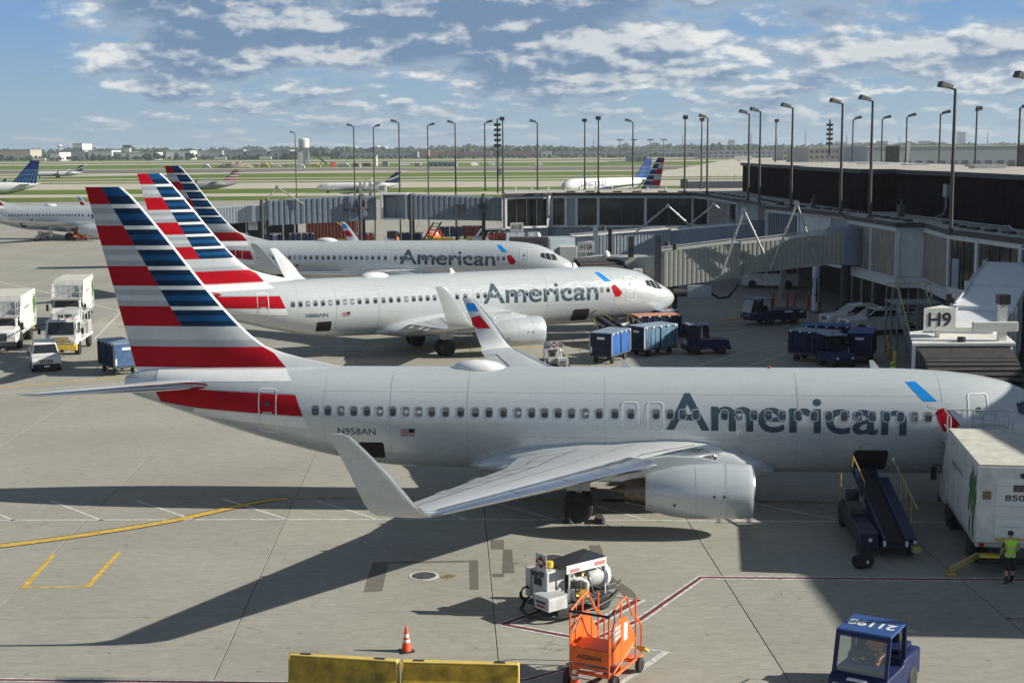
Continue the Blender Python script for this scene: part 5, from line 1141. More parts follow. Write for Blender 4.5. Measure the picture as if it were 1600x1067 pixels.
def bag_cart(label, loc, rz, curtain=CARTB, end=CARTB, roof=CARTROOF, L=3.1):
    T = thing('baggage_cart', label, 'baggage cart', loc, rz, 'covered baggage carts')
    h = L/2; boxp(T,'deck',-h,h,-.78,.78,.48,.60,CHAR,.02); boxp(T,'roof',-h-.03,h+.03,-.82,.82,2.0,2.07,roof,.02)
    for k in range(5):
        for s_ in (-1,1): boxp(T,'roof_hook',-h+.2+k*(L-.4)/4-.08,-h+.2+k*(L-.4)/4+.08,s_*.825-.012,s_*.825+.012,1.93,2.03,LAMP,0)
    for s_ in (-1,1):
        for x in (-h+.03,h-.03): boxp(T,'corner_post',x-.035,x+.035,s_*.78-.035,s_*.78+.035,.6,2.0,GALV if curtain is not CARTB else CHAR,0)
        boxp(T,'end_panel',s_*h-.025,s_*h+.025,-.74,.74,.6,1.99,end,.01); boxp(T,'reflector',s_*(h+.03)-.004,s_*(h+.03)+.004,.60,.70,.7,1.1,LAMP,0); boxp(T,'end_label',s_*(h+.03)-.004,s_*(h+.03)+.004,-.3,.25,1.62,1.78,LAMP,0)
        # curtains hang in folds, two leaves a side
        for x0, x1 in ((-h+.08,-.05),(.05,h-.08)):
            n = 22; vs = []
            for k in range(n+1):
                x = x0+(x1-x0)*k/n; a = .035*math.sin(k*1.9+x0*3)+.02*math.sin(k*.8)
                vs += [(x, s_*(.76+a*.3), 1.98), (x, s_*(.775+a), 1.3), (x, s_*(.77+a*1.3), .58)]
            mb = MB(); mb.add(vs, [f for k in range(n) for f in ((3*k,3*k+3,3*k+4,3*k+1),(3*k+1,3*k+4,3*k+5,3*k+2))]); mb.build('curtain', curtain, T, smooth=60, recalc=False)
        for x in (-h+.55,h-.55): wheel(T,x,s_*.58,.23,.16)
    for x in (-h+.55,h-.55): rail(T,'axle',[(x,-.58,.23),(x,.58,.23)],.04,CHAR)
    rail(T,'tow_bar',[(h-.5,0,.35),(h+.9,0,.3)],.045,CHAR)
    return T
def tractor(label, loc, rz, num=None, person=False):
    """baggage tractor with cab at the rear half, hood in front"""
    T = thing('baggage_tractor', label, 'tractor', loc, rz, 'blue baggage tractors')
    mb = MB(); mb.loft([[(x,y,z) for x, z in ((-1.4,.35),(-1.4,1.0),(-.2,1.0),(.25,1.0),(.3,1.05),(1.45,1.0),(1.55,.85),(1.55,.4))] for y in (-.72,-.66,.66,.72)]); mb.build('body', TUGB, T, bevel=.04, smooth=35)
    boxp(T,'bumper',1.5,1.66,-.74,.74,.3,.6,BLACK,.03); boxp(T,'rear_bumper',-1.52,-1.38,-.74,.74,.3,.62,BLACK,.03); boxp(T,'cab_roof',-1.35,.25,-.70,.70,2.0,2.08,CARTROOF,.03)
    for s_ in (-1,1):
        for x0, x1 in ((-1.28,-1.28),(.12,.02),(-.55,-.5)): mb = MB(); mb.beam((x0,s_*.66,1.0),(x1,s_*.64,2.0),.07); mb.build('cab_pillar', TUGB, T)
        q = [(-1.22,s_*.665,1.05),(-.6,s_*.665,1.05),(-.56,s_*.65,1.95),(-1.22,s_*.65,1.95)]; pane(T,'side_window',q if s_ < 0 else list(reversed(q)))
        wheel(T,-.85,s_*.64,.36,.24,PALEB); wheel(T,1.0,s_*.64,.33,.22,PALEB); boxp(T,'headlamp',1.55,1.58,s_*.5-.09,s_*.5+.09,.68,.84,LAMP,.02)
    pane(T,'windscreen',[(.16,-.6,1.06),(.16,.6,1.06),(.06,.58,1.95),(.06,-.58,1.95)]); pane(T,'rear_window',[(-1.31,.6,1.06),(-1.31,-.6,1.06),(-1.31,-.58,1.95),(-1.31,.58,1.95)])
    boxp(T,'seat',-.9,-.4,-.35,.35,1.0,1.45,BLACK,.05); boxp(T,'rear_box',-1.42,-1.39,-.45,.45,.7,.95,LAMP,0); boxp(T,'beacon',-.7,-.55,-.07,.07,2.083,2.2,ORANGE,.02)
    return T
def tow_tractor(loc, rz):
    T = thing('pushback_tractor', 'blue pushback tractor with open cab at its left end, under the tan bridge', 'tractor', loc, rz)
    mb = MB(); mb.loft([[(x,y,z) for x, z in ((-2.45,.4),(-2.45,1.05),(-2.2,1.15),(.55,1.2),(.6,1.15),(1.2,1.0),(2.3,.9),(2.45,.75),(2.45,.4))] for y in (-1.0,-.92,.92,1.0)]); mb.build('body', TUGB, T, bevel=.05, smooth=35)
    boxp(T,'cab_roof',.5,2.1,-.9,.9,2.05,2.12,CARTROOF,.03)
    for s_ in (-1,1):
        for x0, x1 in ((.6,.6),(2.4,2.05),(1.4,1.35)): mb = MB(); mb.beam((x0,s_*.92,.95),(x1,s_*.86,2.05),.08); mb.build('cab_pillar', TUGB, T)
        wheel(T,-1.35,s_*.88,.42,.3,PALEB); wheel(T,.75,s_*.88,.42,.3,PALEB); boxp(T,'side_label',-1.2,-.5,s_*1.003-.004,s_*1.003+.004,.95,1.1,LAMP,0); boxp(T,'tail_label',-2.2,-1.8,s_*1.003-.004,s_*1.003+.004,.92,1.05,LAMP,0)
        q = [(2.36,s_*.925,1.0),(1.5,s_*.925,1.0),(1.42,s_*.88,1.98),(2.08,s_*.88,1.98)]; pane(T,'side_window',q if s_ < 0 else list(reversed(q)))
    pane(T,'windscreen',[(2.43,-.86,.98),(2.43,.86,.98),(2.1,.82,2.0),(2.1,-.82,2.0)]); boxp(T,'seat',.7,1.2,-.5,.5,1.0,1.5,BLACK,.05); rail(T,'tow_bar',[(2.4,0,.5),(4.6,.2,.45)],.07,YELLOW); boxp(T,'hitch',2.45,2.65,-.3,.3,.4,.6,CHAR,.03)
    return T
def belt_loader(label, loc, rz, z0, z1, ln, group='belt loaders'):
    """belt rises along +x from z0 to z1; chassis on the left side, walkway with yellow rail on the right"""
    T = thing('belt_loader', label, 'belt loader', loc, rz, group); YELLOW = mat('rail_dull_yellow', (.40,.33,.09), .55, var=.2)
    mb = MB(); mb.prism([(0,z0-.12),(ln,z1-.12),(ln,z1+.02),(0,z0+.02)],'y',-.38,.38); mb.build('belt', mat('belt_black',(.015,.015,.016),.85,var=.3), T)
    for s_ in (-1,1):
        mb = MB(); mb.prism([(-.1,z0-.2),(ln+.05,z1-.2),(ln+.05,z1+.13),(-.1,z0+.13)],'y',s_*.44-.055,s_*.44+.055); mb.build('side_beam', TUGB, T, bevel=.015)
        boxp(T,'beam_label',-.12,-.101,s_*.44-.05,s_*.44+.05,z0-.15,z0+.05,LAMP,0)
    boxp(T,'chassis',.3,ln-1.0,.55,1.3,.35,.95,NAVY,.05); boxp(T,'chassis_deck',.3,ln-1.1,-.9,.5,.35,.6,NAVY,.04)
    boxp(T,'headlamp',.26,.3,.85,1.0,.62,.75,LAMP,.02); boxp(T,'headlamp',.26,.3,-.95,-.8,.55,.68,LAMP,.02); boxp(T,'step_plate',.0,.3,-1.05,-.7,.3,.5,YELLOW,.02)
    mb = MB(); mb.prism([(.4,z0-.1),(ln-.5,z1-.3),(ln-.5,z1-.22),(.4,z0-.02)],'y',-1.0,-.52); mb.build('walkway', TUGB, T)
    sl = (z1-z0)/ln
    pts = [(.5,-1.0,z0-.05),(.5,-1.0,z0+1.05),(1.2,-1.0,z0+1.0+sl),(ln*.8,-1.0,z0+sl*ln*.8+.95)]; rail(T,'hand_rail',pts,.032,YELLOW)
    for t in (1.5,2.4,3.3): rail(T,'rail_post',[(t,-1.0,z0+sl*t-.1),(t,-1.0,z0+sl*t+1.0)],.024,YELLOW)
    rail(T,'hand_rail',[(ln*.55,.55,z0+sl*ln*.55),(ln*.55,.55,z0+sl*ln*.55+.7),(ln*.95,.55,z1+.6),(ln*.98,.55,z1)],.04,YELLOW)
    boxp(T,'seat',ln-2.1,ln-1.6,.6,1.15,.95,1.55,BLACK,.06); boxp(T,'engine_cover',ln-3.3,ln-2.3,.6,1.25,.95,1.25,CHAR,.05); boxp(T,'console',ln-1.5,ln-1.3,.65,1.1,.95,1.5,GALV,.03); rail(T,'grab_post',[(ln-1.2,1.25,.9),(ln-1.2,1.25,2.1)],.045,YELLOW)
    for x in (.8,ln-1.5):
        for s_ in (-1,1): wheel(T,x,.2+s_*1.0 if s_ > 0 else -.8,.36,.24)
    for t in (.35,.65): mb = MB(); mb.beam((ln*t,0,.55),(ln*(t+.12),0,z0+sl*ln*(t+.12)-.15),.1,.3); mb.build('lift_arm', CHAR, T)
    T.scale = (1,.84,.94)
    return T
def person(name, label, loc, rz, vest, legs, seat=False, cap=None, arm=0.25, h=1.74):
    """one continuous body grown from a joint skeleton with a skin modifier"""
    T = thing(name, label, 'person', loc, rz)
    J = {'pelvis':(0,0,.95),'waist':(0,0,1.08),'chest':(.02,0,1.30),'neckb':(.01,0,1.46),'neck':(.02,0,1.53),'head':(.035,0,1.63),'crown':(.03,0,1.72)}
    E = [('pelvis','waist'),('waist','chest'),('chest','neckb'),('neckb','neck'),('neck','head'),('head','crown')]
    Rd = {'pelvis':(.15,.125),'waist':(.145,.115),'chest':(.175,.125),'neckb':(.085,.08),'neck':(.055,.055),'head':(.082,.10),'crown':(.06,.07)}
    for s_, n in ((1,'l'),(-1,'r')):
        J['sh'+n] = (.0,s_*.19,1.42); J['el'+n] = (-.02+arm*.12,s_*.27,1.14); J['wr'+n] = (.05+arm*.55,s_*(.25-arm*.1),.92+arm*.25); J['ha'+n] = (.08+arm*.62,s_*(.245-arm*.1),.85+arm*.26)
        J['hi'+n] = (0,s_*.10,.90)
        if seat: J['kn'+n] = (.42,s_*.14,.88); J['an'+n] = (.46,s_*.14,.48); J['to'+n] = (.62,s_*.15,.45)
        else: J['kn'+n] = (.03*s_,s_*.11,.50); J['an'+n] = (-.06 if s_ > 0 else .08,s_*.12,.09); J['to'+n] = (.08 if s_ > 0 else .24,s_*.13,.035)
        E += [('chest','sh'+n),('sh'+n,'el'+n),('el'+n,'wr'+n),('wr'+n,'ha'+n),('pelvis','hi'+n),('hi'+n,'kn'+n),('kn'+n,'an'+n),('an'+n,'to'+n)]
        Rd.update({'sh'+n:(.075,.07),'el'+n:(.05,.05),'wr'+n:(.032,.036),'ha'+n:(.03,.045),'hi'+n:(.10,.11),'kn'+n:(.065,.07),'an'+n:(.042,.05),'to'+n:(.045,.04)})
    names = list(J); me = bpy.data.meshes.new('body'); me.from_pydata([J[k] for k in names],[(names.index(a),names.index(b)) for a, b in E],[])
    o = bpy.data.objects.new('tmp', me); COL.objects.link(o); sk = o.modifiers.new('skin','SKIN'); sk.use_smooth_shade = True
    for i, k in enumerate(names):
        v = me.skin_vertices[0].data[i]; v.radius = Rd[k]; v.use_root = (k == 'pelvis')
    ss = o.modifiers.new('sub','SUBSURF'); ss.levels = 2; ss.render_levels = 2
    dg = bpy.context.evaluated_depsgraph_get(); m2 = bpy.data.meshes.new_from_object(o.evaluated_get(dg)); bpy.data.objects.remove(o)
    m2.name = 'body'
    for m in (SKIN, vest, CLOTHK, legs): m2.materials.append(m)
    for p in m2.polygons:
        c = p.center; z = c.z; side = abs(c.y); p.use_smooth = True
        if z > 1.49: p.material_index = 0
        elif z > .92 and side < .225: p.material_index = 1
        elif side >= .225 and z > .80: p.material_index = 2 if z > 1.22 else 0
        elif z > .46 and not seat: p.material_index = 3
        elif seat: p.material_index = 3
        elif z > .30: p.material_index = 0 if legs is CLOTHK else 3
        else: p.material_index = 2
    b = bpy.data.objects.new('body', m2); COL.objects.link(b); b.parent = T
    mb = MB(); mb.lathe([(-.015,.088),(.04,.094),(.09,.075),(.12,.02)], (.02,0,1.655), (0,0,1), 14)
    if cap: mb.cyl((.12,0,1.66),(.13,0,1.672),.085,10)
    mb.build('cap' if cap else 'hair', cap or mat('dark_hair',(.03,.022,.018),.7), T, smooth=40)
    for zz in (1.0,1.2):                                  # reflective bands on the vest
        mb = MB(); ring = [(.185*math.cos(2*math.pi*k/20)*.82+.01,.19*math.sin(2*math.pi*k/20)) for k in range(20)]
        mb.loft([[(x,y,zz) for x, y in ring],[(x,y,zz+.05) for x, y in ring]],cap=False); mb.build('reflective_band', mat('reflective_grey',(.55,.55,.45),.4), T, recalc=False)
    return T
def place_vehicles():
    car('small white car with slotted grille facing the camera, left of the tail', 'parked_car', 'car', (-30.55,92.1,0), R(-69.5), 'suv')
    service_truck((-31.55,102.0,0), R(-84))
    C1 = catering_truck('white catering truck cut by the left edge of the picture', (-37.2,105.95,0), R(-80.8))
    catering_truck('white catering truck behind the service truck, green leaf print on its side', (-36.35,118.2,0), R(-80.8))
    catering_truck('white catering truck numbered 850 backed under the near nose, green leaf print', (16.55,46.75,0), R(82), 0., '850')
    bag_cart('dark blue baggage cart under the tail tip of the nearest airliner', (-25.1,89.7,0), R(124), end=mat('cart_end_blue',(.05,.11,.24),.5,var=.3,scale=4))
    bag_cart('baggage cart with bright blue curtains, left of two beside the white airliner', (6.5,93.2,0), R(62), TARP)
    bag_cart('baggage cart with shiny pale blue curtains, right of two beside the white airliner', (9.6,96.2,0), R(38), TARPL)
    bag_cart('dark baggage cart left in the group near the pickups', (19.9,92.6,0), R(-38))
    bag_cart('dark baggage cart at the back of the group, blue roof', (21.3,95.6,0), R(-12), roof=TUGROOF)
    bag_cart('dark baggage cart right in the group near the pickups, labels on its end', (22.9,92.3,0), R(70), roof=TUGROOF)
    tractor('blue cab tractor pulling the two carts by the white airliner', (13.2,96.5,0), R(8)); t = tractor('blue cab tractor among the dark carts near the pickups', (20.7,90.1,0), R(-80))
    tow_tractor((20.9,113.0,0), R(196))
    car('white passenger van parked under the tan bridge', 'passenger_van', 'van', (26.0,142.6,0), R(170), 'van')
    car('white crew-cab pickup, nearer of two under the concourse', 'pickup_truck', 'pickup', (27.75,106.5,0), R(191), 'pickup', 'white pickups under the concourse'); car('white crew-cab pickup, farther of two under the concourse', 'pickup_truck', 'pickup', (26.95,109.3,0), R(191), 'pickup', 'white pickups under the concourse')
    belt_loader('navy belt loader with yellow rails at the open hold of the nearest airliner', (12.95,46.9,0), R(86.5), .72, 1.95, 6.0); belt_loader('dark belt loader at the open hold of the white airliner', (8.7,97.2,0), R(112), .8, 1.95, 6.0)
    # black bag dropped by the belt
    T = thing('duffel_bag', 'black duffel bag lying on the apron beside the belt loader', 'bag', (11.7,46.2,0), .3)
    mb = MB(); mb.lathe([(-.34,.05),(-.32,.2),(-.2,.25),(.2,.26),(.32,.2),(.34,.05)], (0,0,.24), (1,.2,0), 14); mb.build('bag_body', CLOTHK, T, smooth=50); rail(T,'strap',[(-.15,0,.47),(-.08,.03,.6),(.1,.03,.6),(.17,0,.47)],.02,BLACK); boxp(T,'tag',-.02,.06,-.27,-.26,.2,.3,LAMP,0)
    # foreground tug 21198
    T = thing('baggage_tug', 'blue tug with 21198 on its roof at the bottom edge', 'tug', (9.05,34.6,0), R(-122))
    mb = MB(); mb.loft([[(x,y,z) for x, z in ((-1.75,.35),(-1.75,1.05),(-.35,1.1),(-.3,.95),(.85,1.0),(1.15,.9),(1.25,.55),(1.2,.32))] for y in (-.74,-.68,.68,.74)]); B = mb.build('body', TUGB, T, bevel=.05, smooth=35)
    boxp(T,'cab_roof',-.62,.72,-.70,.70,1.95,2.02,TUGROOF,.025); lettering('roof_number','21198',WHITE,T,1.2,.42,(-.16,.60,2.024),(0,-1,0),(1,0,0),offset=.03,lift=.004)
    for s_ in (-1,1):
        for x0, x1, w in ((.92,.68,.09),(-.55,-.55,.1)): mb = MB(); mb.beam((x0,s_*.66,.95),(x1,s_*.65,1.96),w); mb.build('cab_pillar', TUGB, T)
        wheel(T,-1.05,s_*.66,.36,.26); wheel(T,.62,s_*.66,.34,.24); boxp(T,'headlamp',1.2,1.26,s_*.5-.1,s_*.5+.1,.62,.8,LAMP,.03)
        rail(T,'guard',[(-.7,s_*.5,1.1),(-.72,s_*.5,1.55),(-1.25,s_*.5,1.5),(-1.25,s_*.5,1.1)],.02,BLACK)
    WINC = mat('clear_windscreen', (.55,.62,.60), .03, var=0, spec=.6, trans=.92)
    mb = MB(); mb.add([(.905,-.62,1.0),(.905,.62,1.0),(.70,.61,1.9),(.70,-.61,1.9),(.885,-.62,1.0),(.885,.62,1.0),(.68,.61,1.9),(.68,-.61,1.9)],[(0,1,2,3),(4,7,6,5),(0,4,5,1),(1,5,6,2),(2,6,7,3),(3,7,4,0)]); mb.build('windscreen', WINC, T)
    boxp(T,'windscreen_frame',.66,.74,-.64,.64,1.86,1.95,TUGB,.01); boxp(T,'dash',.55,.88,-.6,.6,.9,1.05,BLACK,.03); boxp(T,'seat',-.45,.0,-.55,.1,.85,1.25,BLACK,.05); boxp(T,'seat_back',-.52,-.40,-.55,.1,1.0,1.6,BLACK,.05); boxp(T,'battery_cover',-1.6,-.75,-.55,.55,1.1,1.2,TUGB,.03); boxp(T,'maker_plate',1.05,1.2,-.25,.25,.905,.93,LAMP,0)
    rail(T,'steering_wheel',[(.42+.14*math.cos(a*.6),-.22+.17*math.sin(a*.6),1.2+.1*math.cos(a*.6)) for a in range(11)],.018,BLACK); boxp(T,'rear_box',-1.7,-1.3,-.3,.3,1.21,1.45,BLACK,.02)
    person('person', 'driver in orange vest seated in the blue tug numbered 21198', (9.05+.19,34.6+.30,0.08), R(-122), HIVISO, CLOTHK, seat=True, arm=.55)
    person('person', 'worker in lime vest and black shorts walking behind the near catering truck', (15.9,44.2,0), R(100), HIVIS, CLOTHK)
    person('person', 'worker with lime cap showing just above the near fuselage', (21.85,80.6,0), R(200), HIVIS, CLOTHK, cap=HIVIS)
    person('person', 'worker with lime cap between the belt loader and the carts by the white airliner', (8.3,98.6,0), R(20), HIVIS, CLOTHK, cap=HIVIS)
    K = [o for o in bpy.data.objects if o.get('label','').startswith('white catering truck numbered 850')][0]
    mb = MB(); mb.beam((-1.2,1.0,.55),(-1.75,2.0,.16),.14,.16); mb.build('outrigger', mat('rail_dull_yellow',(.4,.33,.09)), K); boxp(K,'outrigger_foot',-1.95,-1.55,1.8,2.15,.0,.1,mat('rail_dull_yellow',(.4,.33,.09)),.02)
    # ground power / air-start cart
    def start_cart(label, loc, rz):
        T = thing('air_start_cart', label, 'service cart', loc, rz, 'white air-start carts')
        GR = mat('cart_grey', (.48,.49,.49), .5, var=.2, scale=5); BR = mat('brass', (.55,.33,.08), .35, .8, var=.2)
        boxp(T,'frame',-1.35,1.35,-.62,.62,.38,.52,CHAR,.02); boxp(T,'engine_box',-1.15,-.35,-.15,.62,.52,1.75,GR,.04); boxp(T,'tool_box',-1.55,-.75,-.72,.02,.45,.95,GR,.03); boxp(T,'tool_lid',-1.57,-.73,-.74,.04,.953,1.0,PALEB,.02)
        mb = MB(); mb.lathe([(0,.2),(.06,.40),(.14,.44),(.62,.44),(.68,.42),(.72,.54),(.84,.54),(.85,.26),(.90,.02)], (.42,-.02,1.18), (1,0,0), 26, mis=lambda k, i: 1 if k >= 4 else 0); mb.build('tank', [PALEB, WHITE], T, smooth=35)
        for k in range(10): a_ = k*math.pi/5; mb = MB(); mb.cyl((1.25,-.02+.48*math.cos(a_),1.18+.48*math.sin(a_)),(1.30,-.02+.48*math.cos(a_),1.18+.48*math.sin(a_)),.035,6); mb.build('flange_bolt', GALV, T)
        boxp(T,'maker_label',1.275,1.285,-.14,.0,1.05,1.42,GTXT,0); mb = MB(); mb.prism([(-.62,1.80),(1.05,1.98),(1.05,2.03),(-.62,1.85)],'y',-.50,.58); mb.build('solar_panel', mat('solar_blue',(.012,.016,.03),.12,spec=.8), T); boxp(T,'panel_frame',-.64,1.07,-.54,-.505,1.66,1.98,WHITE,.01)
        boxp(T,'panel_notice',.55,1.0,-.546,-.541,1.74,1.90,mat('notice_pink',(.5,.2,.2),.6),0); boxp(T,'panel_notice',-.5,-.1,-.546,-.541,1.70,1.82,mat('notice_pink',(.5,.2,.2)),0)
        boxp(T,'blower',-.32,.3,.1,.55,.55,1.15,GR,.05); boxp(T,'filter_box',.0,.45,-.5,-.15,.95,1.30,PALEB,.04); boxp(T,'relay_box',-1.19,-1.16,.0,.24,1.5,1.7,CHAR,.01); boxp(T,'switch_panel',-1.19,-1.16,.3,.56,1.48,1.66,BLACK,.01)
        for k, (x_, y_, z_) in enumerate(((-.2,-.35,1.45),(.1,-.4,1.5),(.3,-.2,1.62),(-.25,.1,1.6),(.2,.3,1.5))): mb = MB(); mb.lathe([(0,.09),(.1,.10),(.2,.06),(.24,.02)], (x_,y_,z_-.2), (0,0,1), 10); mb.build('filter_cap', (GALV,BR,PALEB)[k % 3], T, smooth=40)
        for k in range(4): rail(T,'cable',[(-.3+.2*k,-.5,1.4),(-.32+.25*k,-.62,1.0-.08*k),(-.2+.3*k,-.66,.62)],.028,(BLACK,CHAR)[k % 2])
        for k in range(3): rail(T,'coiled_lead',[(-1.35+.05*k+.22*math.cos(q*.7),.72+.03*k,.75+.24*math.sin(q*.7)) for q in range(10)],.03,BLACK)
        lettering('box_lettering','JET A',BLACK,T,.42,.12,(-1.575,-.12,.70),(0,-1,0),(0,0,1),lift=.006) if False else boxp(T,'stencil_row',-1.575,-1.57,-.6,-.1,.72,.80,CHAR,0)
        boxp(T,'stencil_row',-1.575,-1.57,-.55,-.15,.58,.64,LREDD,0)
        for x in (-.45,1.1): rail(T,'panel_post',[(x,-.44,.52),(x,-.44,1.9)],.03,WHITE)
        mb = MB(); mb.add([(-1.12,.0,1.9),(-1.12,.36,1.9),(-1.12,.36,2.35),(-1.12,.18,2.58),(-1.12,.0,2.35)],[(0,1,2,3,4)]); boxp(T,'placard_board',-1.12,-1.09,-.08,.46,1.76,2.36,PALEB,.01)
        mb = MB(); mb.add([(-1.125,.19,1.80),(-1.125,-.05,2.05),(-1.125,.19,2.31),(-1.125,.43,2.05)],[(0,1,2,3)]); mb.build('hazard_diamond', LREDD, T, recalc=False); mb = MB(); mb.add([(-1.13,.06,1.98),(-1.13,.32,1.98),(-1.13,.32,2.13),(-1.13,.06,2.13)],[(3,2,1,0)]); mb.build('hazard_text', PALEB, T, recalc=False)
        mb = MB(); mb.lathe([(0,.13),(.22,.13),(.24,.05)], (-.75,.2,1.78), (0,0,1), 14); mb.build('yellow_bucket', YELLOW, T, smooth=40)
        rail(T,'pipe',[(-.35,-.35,1.35),(.0,-.5,1.35),(.18,-.55,1.2),(.2,-.55,.62)],.09,PALEB,10); mb = MB(); mb.lathe([(0,.05),(.02,.2),(.16,.2),(.18,.05)], (-.15,-.62,.85), (0,-1,0), 14); mb.build('brass_valve', BR, T, smooth=40)
        for k in range(6):
            a = k*math.pi/3; rail(T,'valve_arm',[(-.15,-.75,.85),(-.15+.26*math.cos(a),-.75,.85+.26*math.sin(a))],.03,BR)
        boxp(T,'pump',-.3,.2,-.55,-.1,.52,.95,PALEB,.04); boxp(T,'gauge_box',-1.17,-1.15,.1,.5,1.15,1.45,BLACK,.01); mb = MB(); mb.cyl((-.34,-.05,1.2),(-.22,-.05,1.2),.26,16); mb.build('fan_guard', BLACK, T)
        mb = MB(); mb.lathe([(0,.14),(.5,.14),(.6,.08),(.62,.02)], (1.12,.42,1.25), (0,0,1), 12); mb.build('bottle', WHITE, T, smooth=40); boxp(T,'side_cabinet',-1.2,-.9,.66,.9,.6,1.7,GR,.03)
        hose = [(-1.3+.0,.75,.5),(-1.75,.45,.28),(-1.85,-.1,.2),(-1.6,-.6,.2),(-1.2,-.85,.22),(-.5,-.95,.25),(.3,-.9,.3),(1.0,-.8,.4),(1.5,-.6,.55)]; rail(T,'hose',hose,.065,BLACK,8)
        for s_ in (-1,1): wheel(T,.85,s_*.62,.30,.2,PALEB); wheel(T,-.85,s_*.55,.26,.16)
        rail(T,'tow_bar',[(1.3,0,.45),(2.1,0,.5),(2.3,.1,.6)],.05,CHAR); boxp(T,'hitch_gear',1.35,1.8,-.25,.25,.5,.75,CHAR,.05)
        return T
    S1 = start_cart('white air-start cart with dark panel roof beside the orange steps', (1.75,42.0,0), R(38)); S1.scale = (.93,.93,.80)
    dup(S1,(2.7,90.4,0),R(98),'white air-start cart by the engine of the white airliner'); dup(S1,(-74.0,226,0),R(5),'white cart beside the distant orange steps at the left')
    # orange steps
    T = thing('maintenance_steps', 'orange wheeled maintenance steps marked A028806 in the foreground', 'steps', (1.95,35.4,0), R(62), 'orange wheeled steps'); OR = ORANGE
    def fr(name, pts, r=.028, m=OR): return rail(T, name, pts, r, m)
    W2 = .55                                            # x runs away from the camera, near end at x=0
    mb = MB(); mb.box(-.02,.02,-W2,W2,.72,1.12); mb.build('end_plate', OR, T, bevel=.01); lettering('fleet_number','A028806',BLACK,T,.72,.13,(-.022,.36,.84),(0,-1,0),(0,0,1),offset=.015,lift=.005)
    for s_ in (-1,1):
        mb = MB(); mb.prism([(.05,.75),(1.15,.62),(1.75,.95),(1.10,1.78),(.75,1.78),(.05,1.30)],'y',s_*W2-.012,s_*W2+.012); P_ = mb.build('side_panel', OR, T)
        if s_ < 0:
            for k, (tx, zz) in enumerate((('A028806',1.02),)): lettering('side_number',tx,BLACK,P_,.75,.14,(.12,s_*W2-.012,zz),(.93,0,.28),(0,0,1),offset=.015,lift=.006)
            for k in range(3): boxp(P_,'notice_plate',.15,.72,s_*(W2+.016)-.003,s_*(W2+.016)+.003,1.32+.13*k,1.41+.13*k,PALEB,0)
            boxp(P_,'safety_sticker',.92,1.15,s_*(W2+.016)-.003,s_*(W2+.016)+.003,1.15,1.62,WHITE,0)
        fr('corner_post',[(0,s_*W2,.30),(0,s_*W2,2.05)]); fr('corner_post',[(.75,s_*W2,.35),(.75,s_*W2,2.25)]); fr('corner_post',[(1.75,s_*W2,.30),(1.75,s_*W2,2.1)])
        fr('top_rail',[(0,s_*W2,2.05),(.75,s_*W2,2.25),(1.1,s_*W2,2.3)]); fr('mid_rail',[(0,s_*W2,1.6),(.75,s_*W2,1.8)]); fr('stair_rail',[(1.1,s_*W2,2.3),(1.5,s_*W2,1.7),(1.75,s_*W2,1.55),(2.15,s_*W2,1.2),(2.15,s_*W2,.45)])
        fr('brace',[(0,s_*W2,1.3),(.35,s_*W2,1.8),(.35,s_*W2,2.12)]); fr('base_rail',[(-.02,s_*W2,.36),(2.2,s_*W2,.36)],.04); fr('lower_brace',[(.1,s_*W2,.4),(1.6,s_*W2,.9)],.03)
        wheel(T,.1,s_*(W2+.1),.24,.15,CHAR); wheel(T,1.85,s_*(W2+.08),.2,.13,CHAR)
    rail(T,'black_bumper_rail',[(.25,W2+.03,2.12),(-.02,W2+.03,2.07),(-.02,-W2-.03,2.07),(.3,-W2-.03,2.16)],.035,BLACK)
    mb = MB(); mb.box(.02,.85,-W2,W2,1.10,1.14); mb.build('platform', OR, T)
    for k in range(4): mb = MB(); mb.box(.85+.28*k,1.11+.28*k,-W2+.02,W2-.02,.88-.2*k,.91-.2*k); mb.build('tread', OR, T)
    mb = MB(); mb.beam((2.05,-W2,.62),(2.35,-W2,.42),.3,.05); mb.build('fold_step', YELLOW, T); 
    for x in (.3,1.0,1.7): fr('cross_rail',[(x,-W2,.36),(x,W2,.36)],.03)
    fr('end_rail',[(-.02,-W2,.45),(-.02,W2,.45)]); fr('end_rail',[(-.02,-W2,.62),(-.02,W2,.62)]); mb = MB(); mb.beam((.3,-.2,.3),(-.7,.35,.12),.06); mb.build('tow_bar', BLACK, T); 
    STEPS = T
    dup(T,(-69.8,227,0),R(20),'distant orange steps under the engine of the grey airliner at the left'); dup(T,(-12.3,214,0),R(40),'orange steps under the slate bridge beside the service stairs')
    # cones
    def cone(label, x, y, first=[None]):
        if first[0]: return dup(first[0],(x,y,0),.4,label)
        T = thing('traffic_cone', label, 'cone', (x,y,0), .4, 'orange traffic cones'); mb = MB(); mb.box(-.19,.19,-.19,.19,0,.04); mb.build('base', BLACK, T, bevel=.01)
        CO = mat('cone_orange',(.85,.09,.03),.55,var=.1); CW = mat('cone_white',(.75,.74,.72),.5,var=.1)
        prof = [(.04,.145),(.28,.105),(.36,.09),(.42,.08),(.52,.062),(.66,.04),(.72,.03)]
        mb = MB(); mb.lathe(prof, (0,0,0), (0,0,1), 20, mis=lambda k, i: 1 if k in (1,3) else 0); mb.build('cone_body', [CO, CW], T, smooth=50)
        first[0] = T; return T
    cone('orange traffic cone with white bands standing alone on the apron', -3.02, 38.44); cone('orange traffic cone by the wheel of the orange steps', 1.58, 35.6)
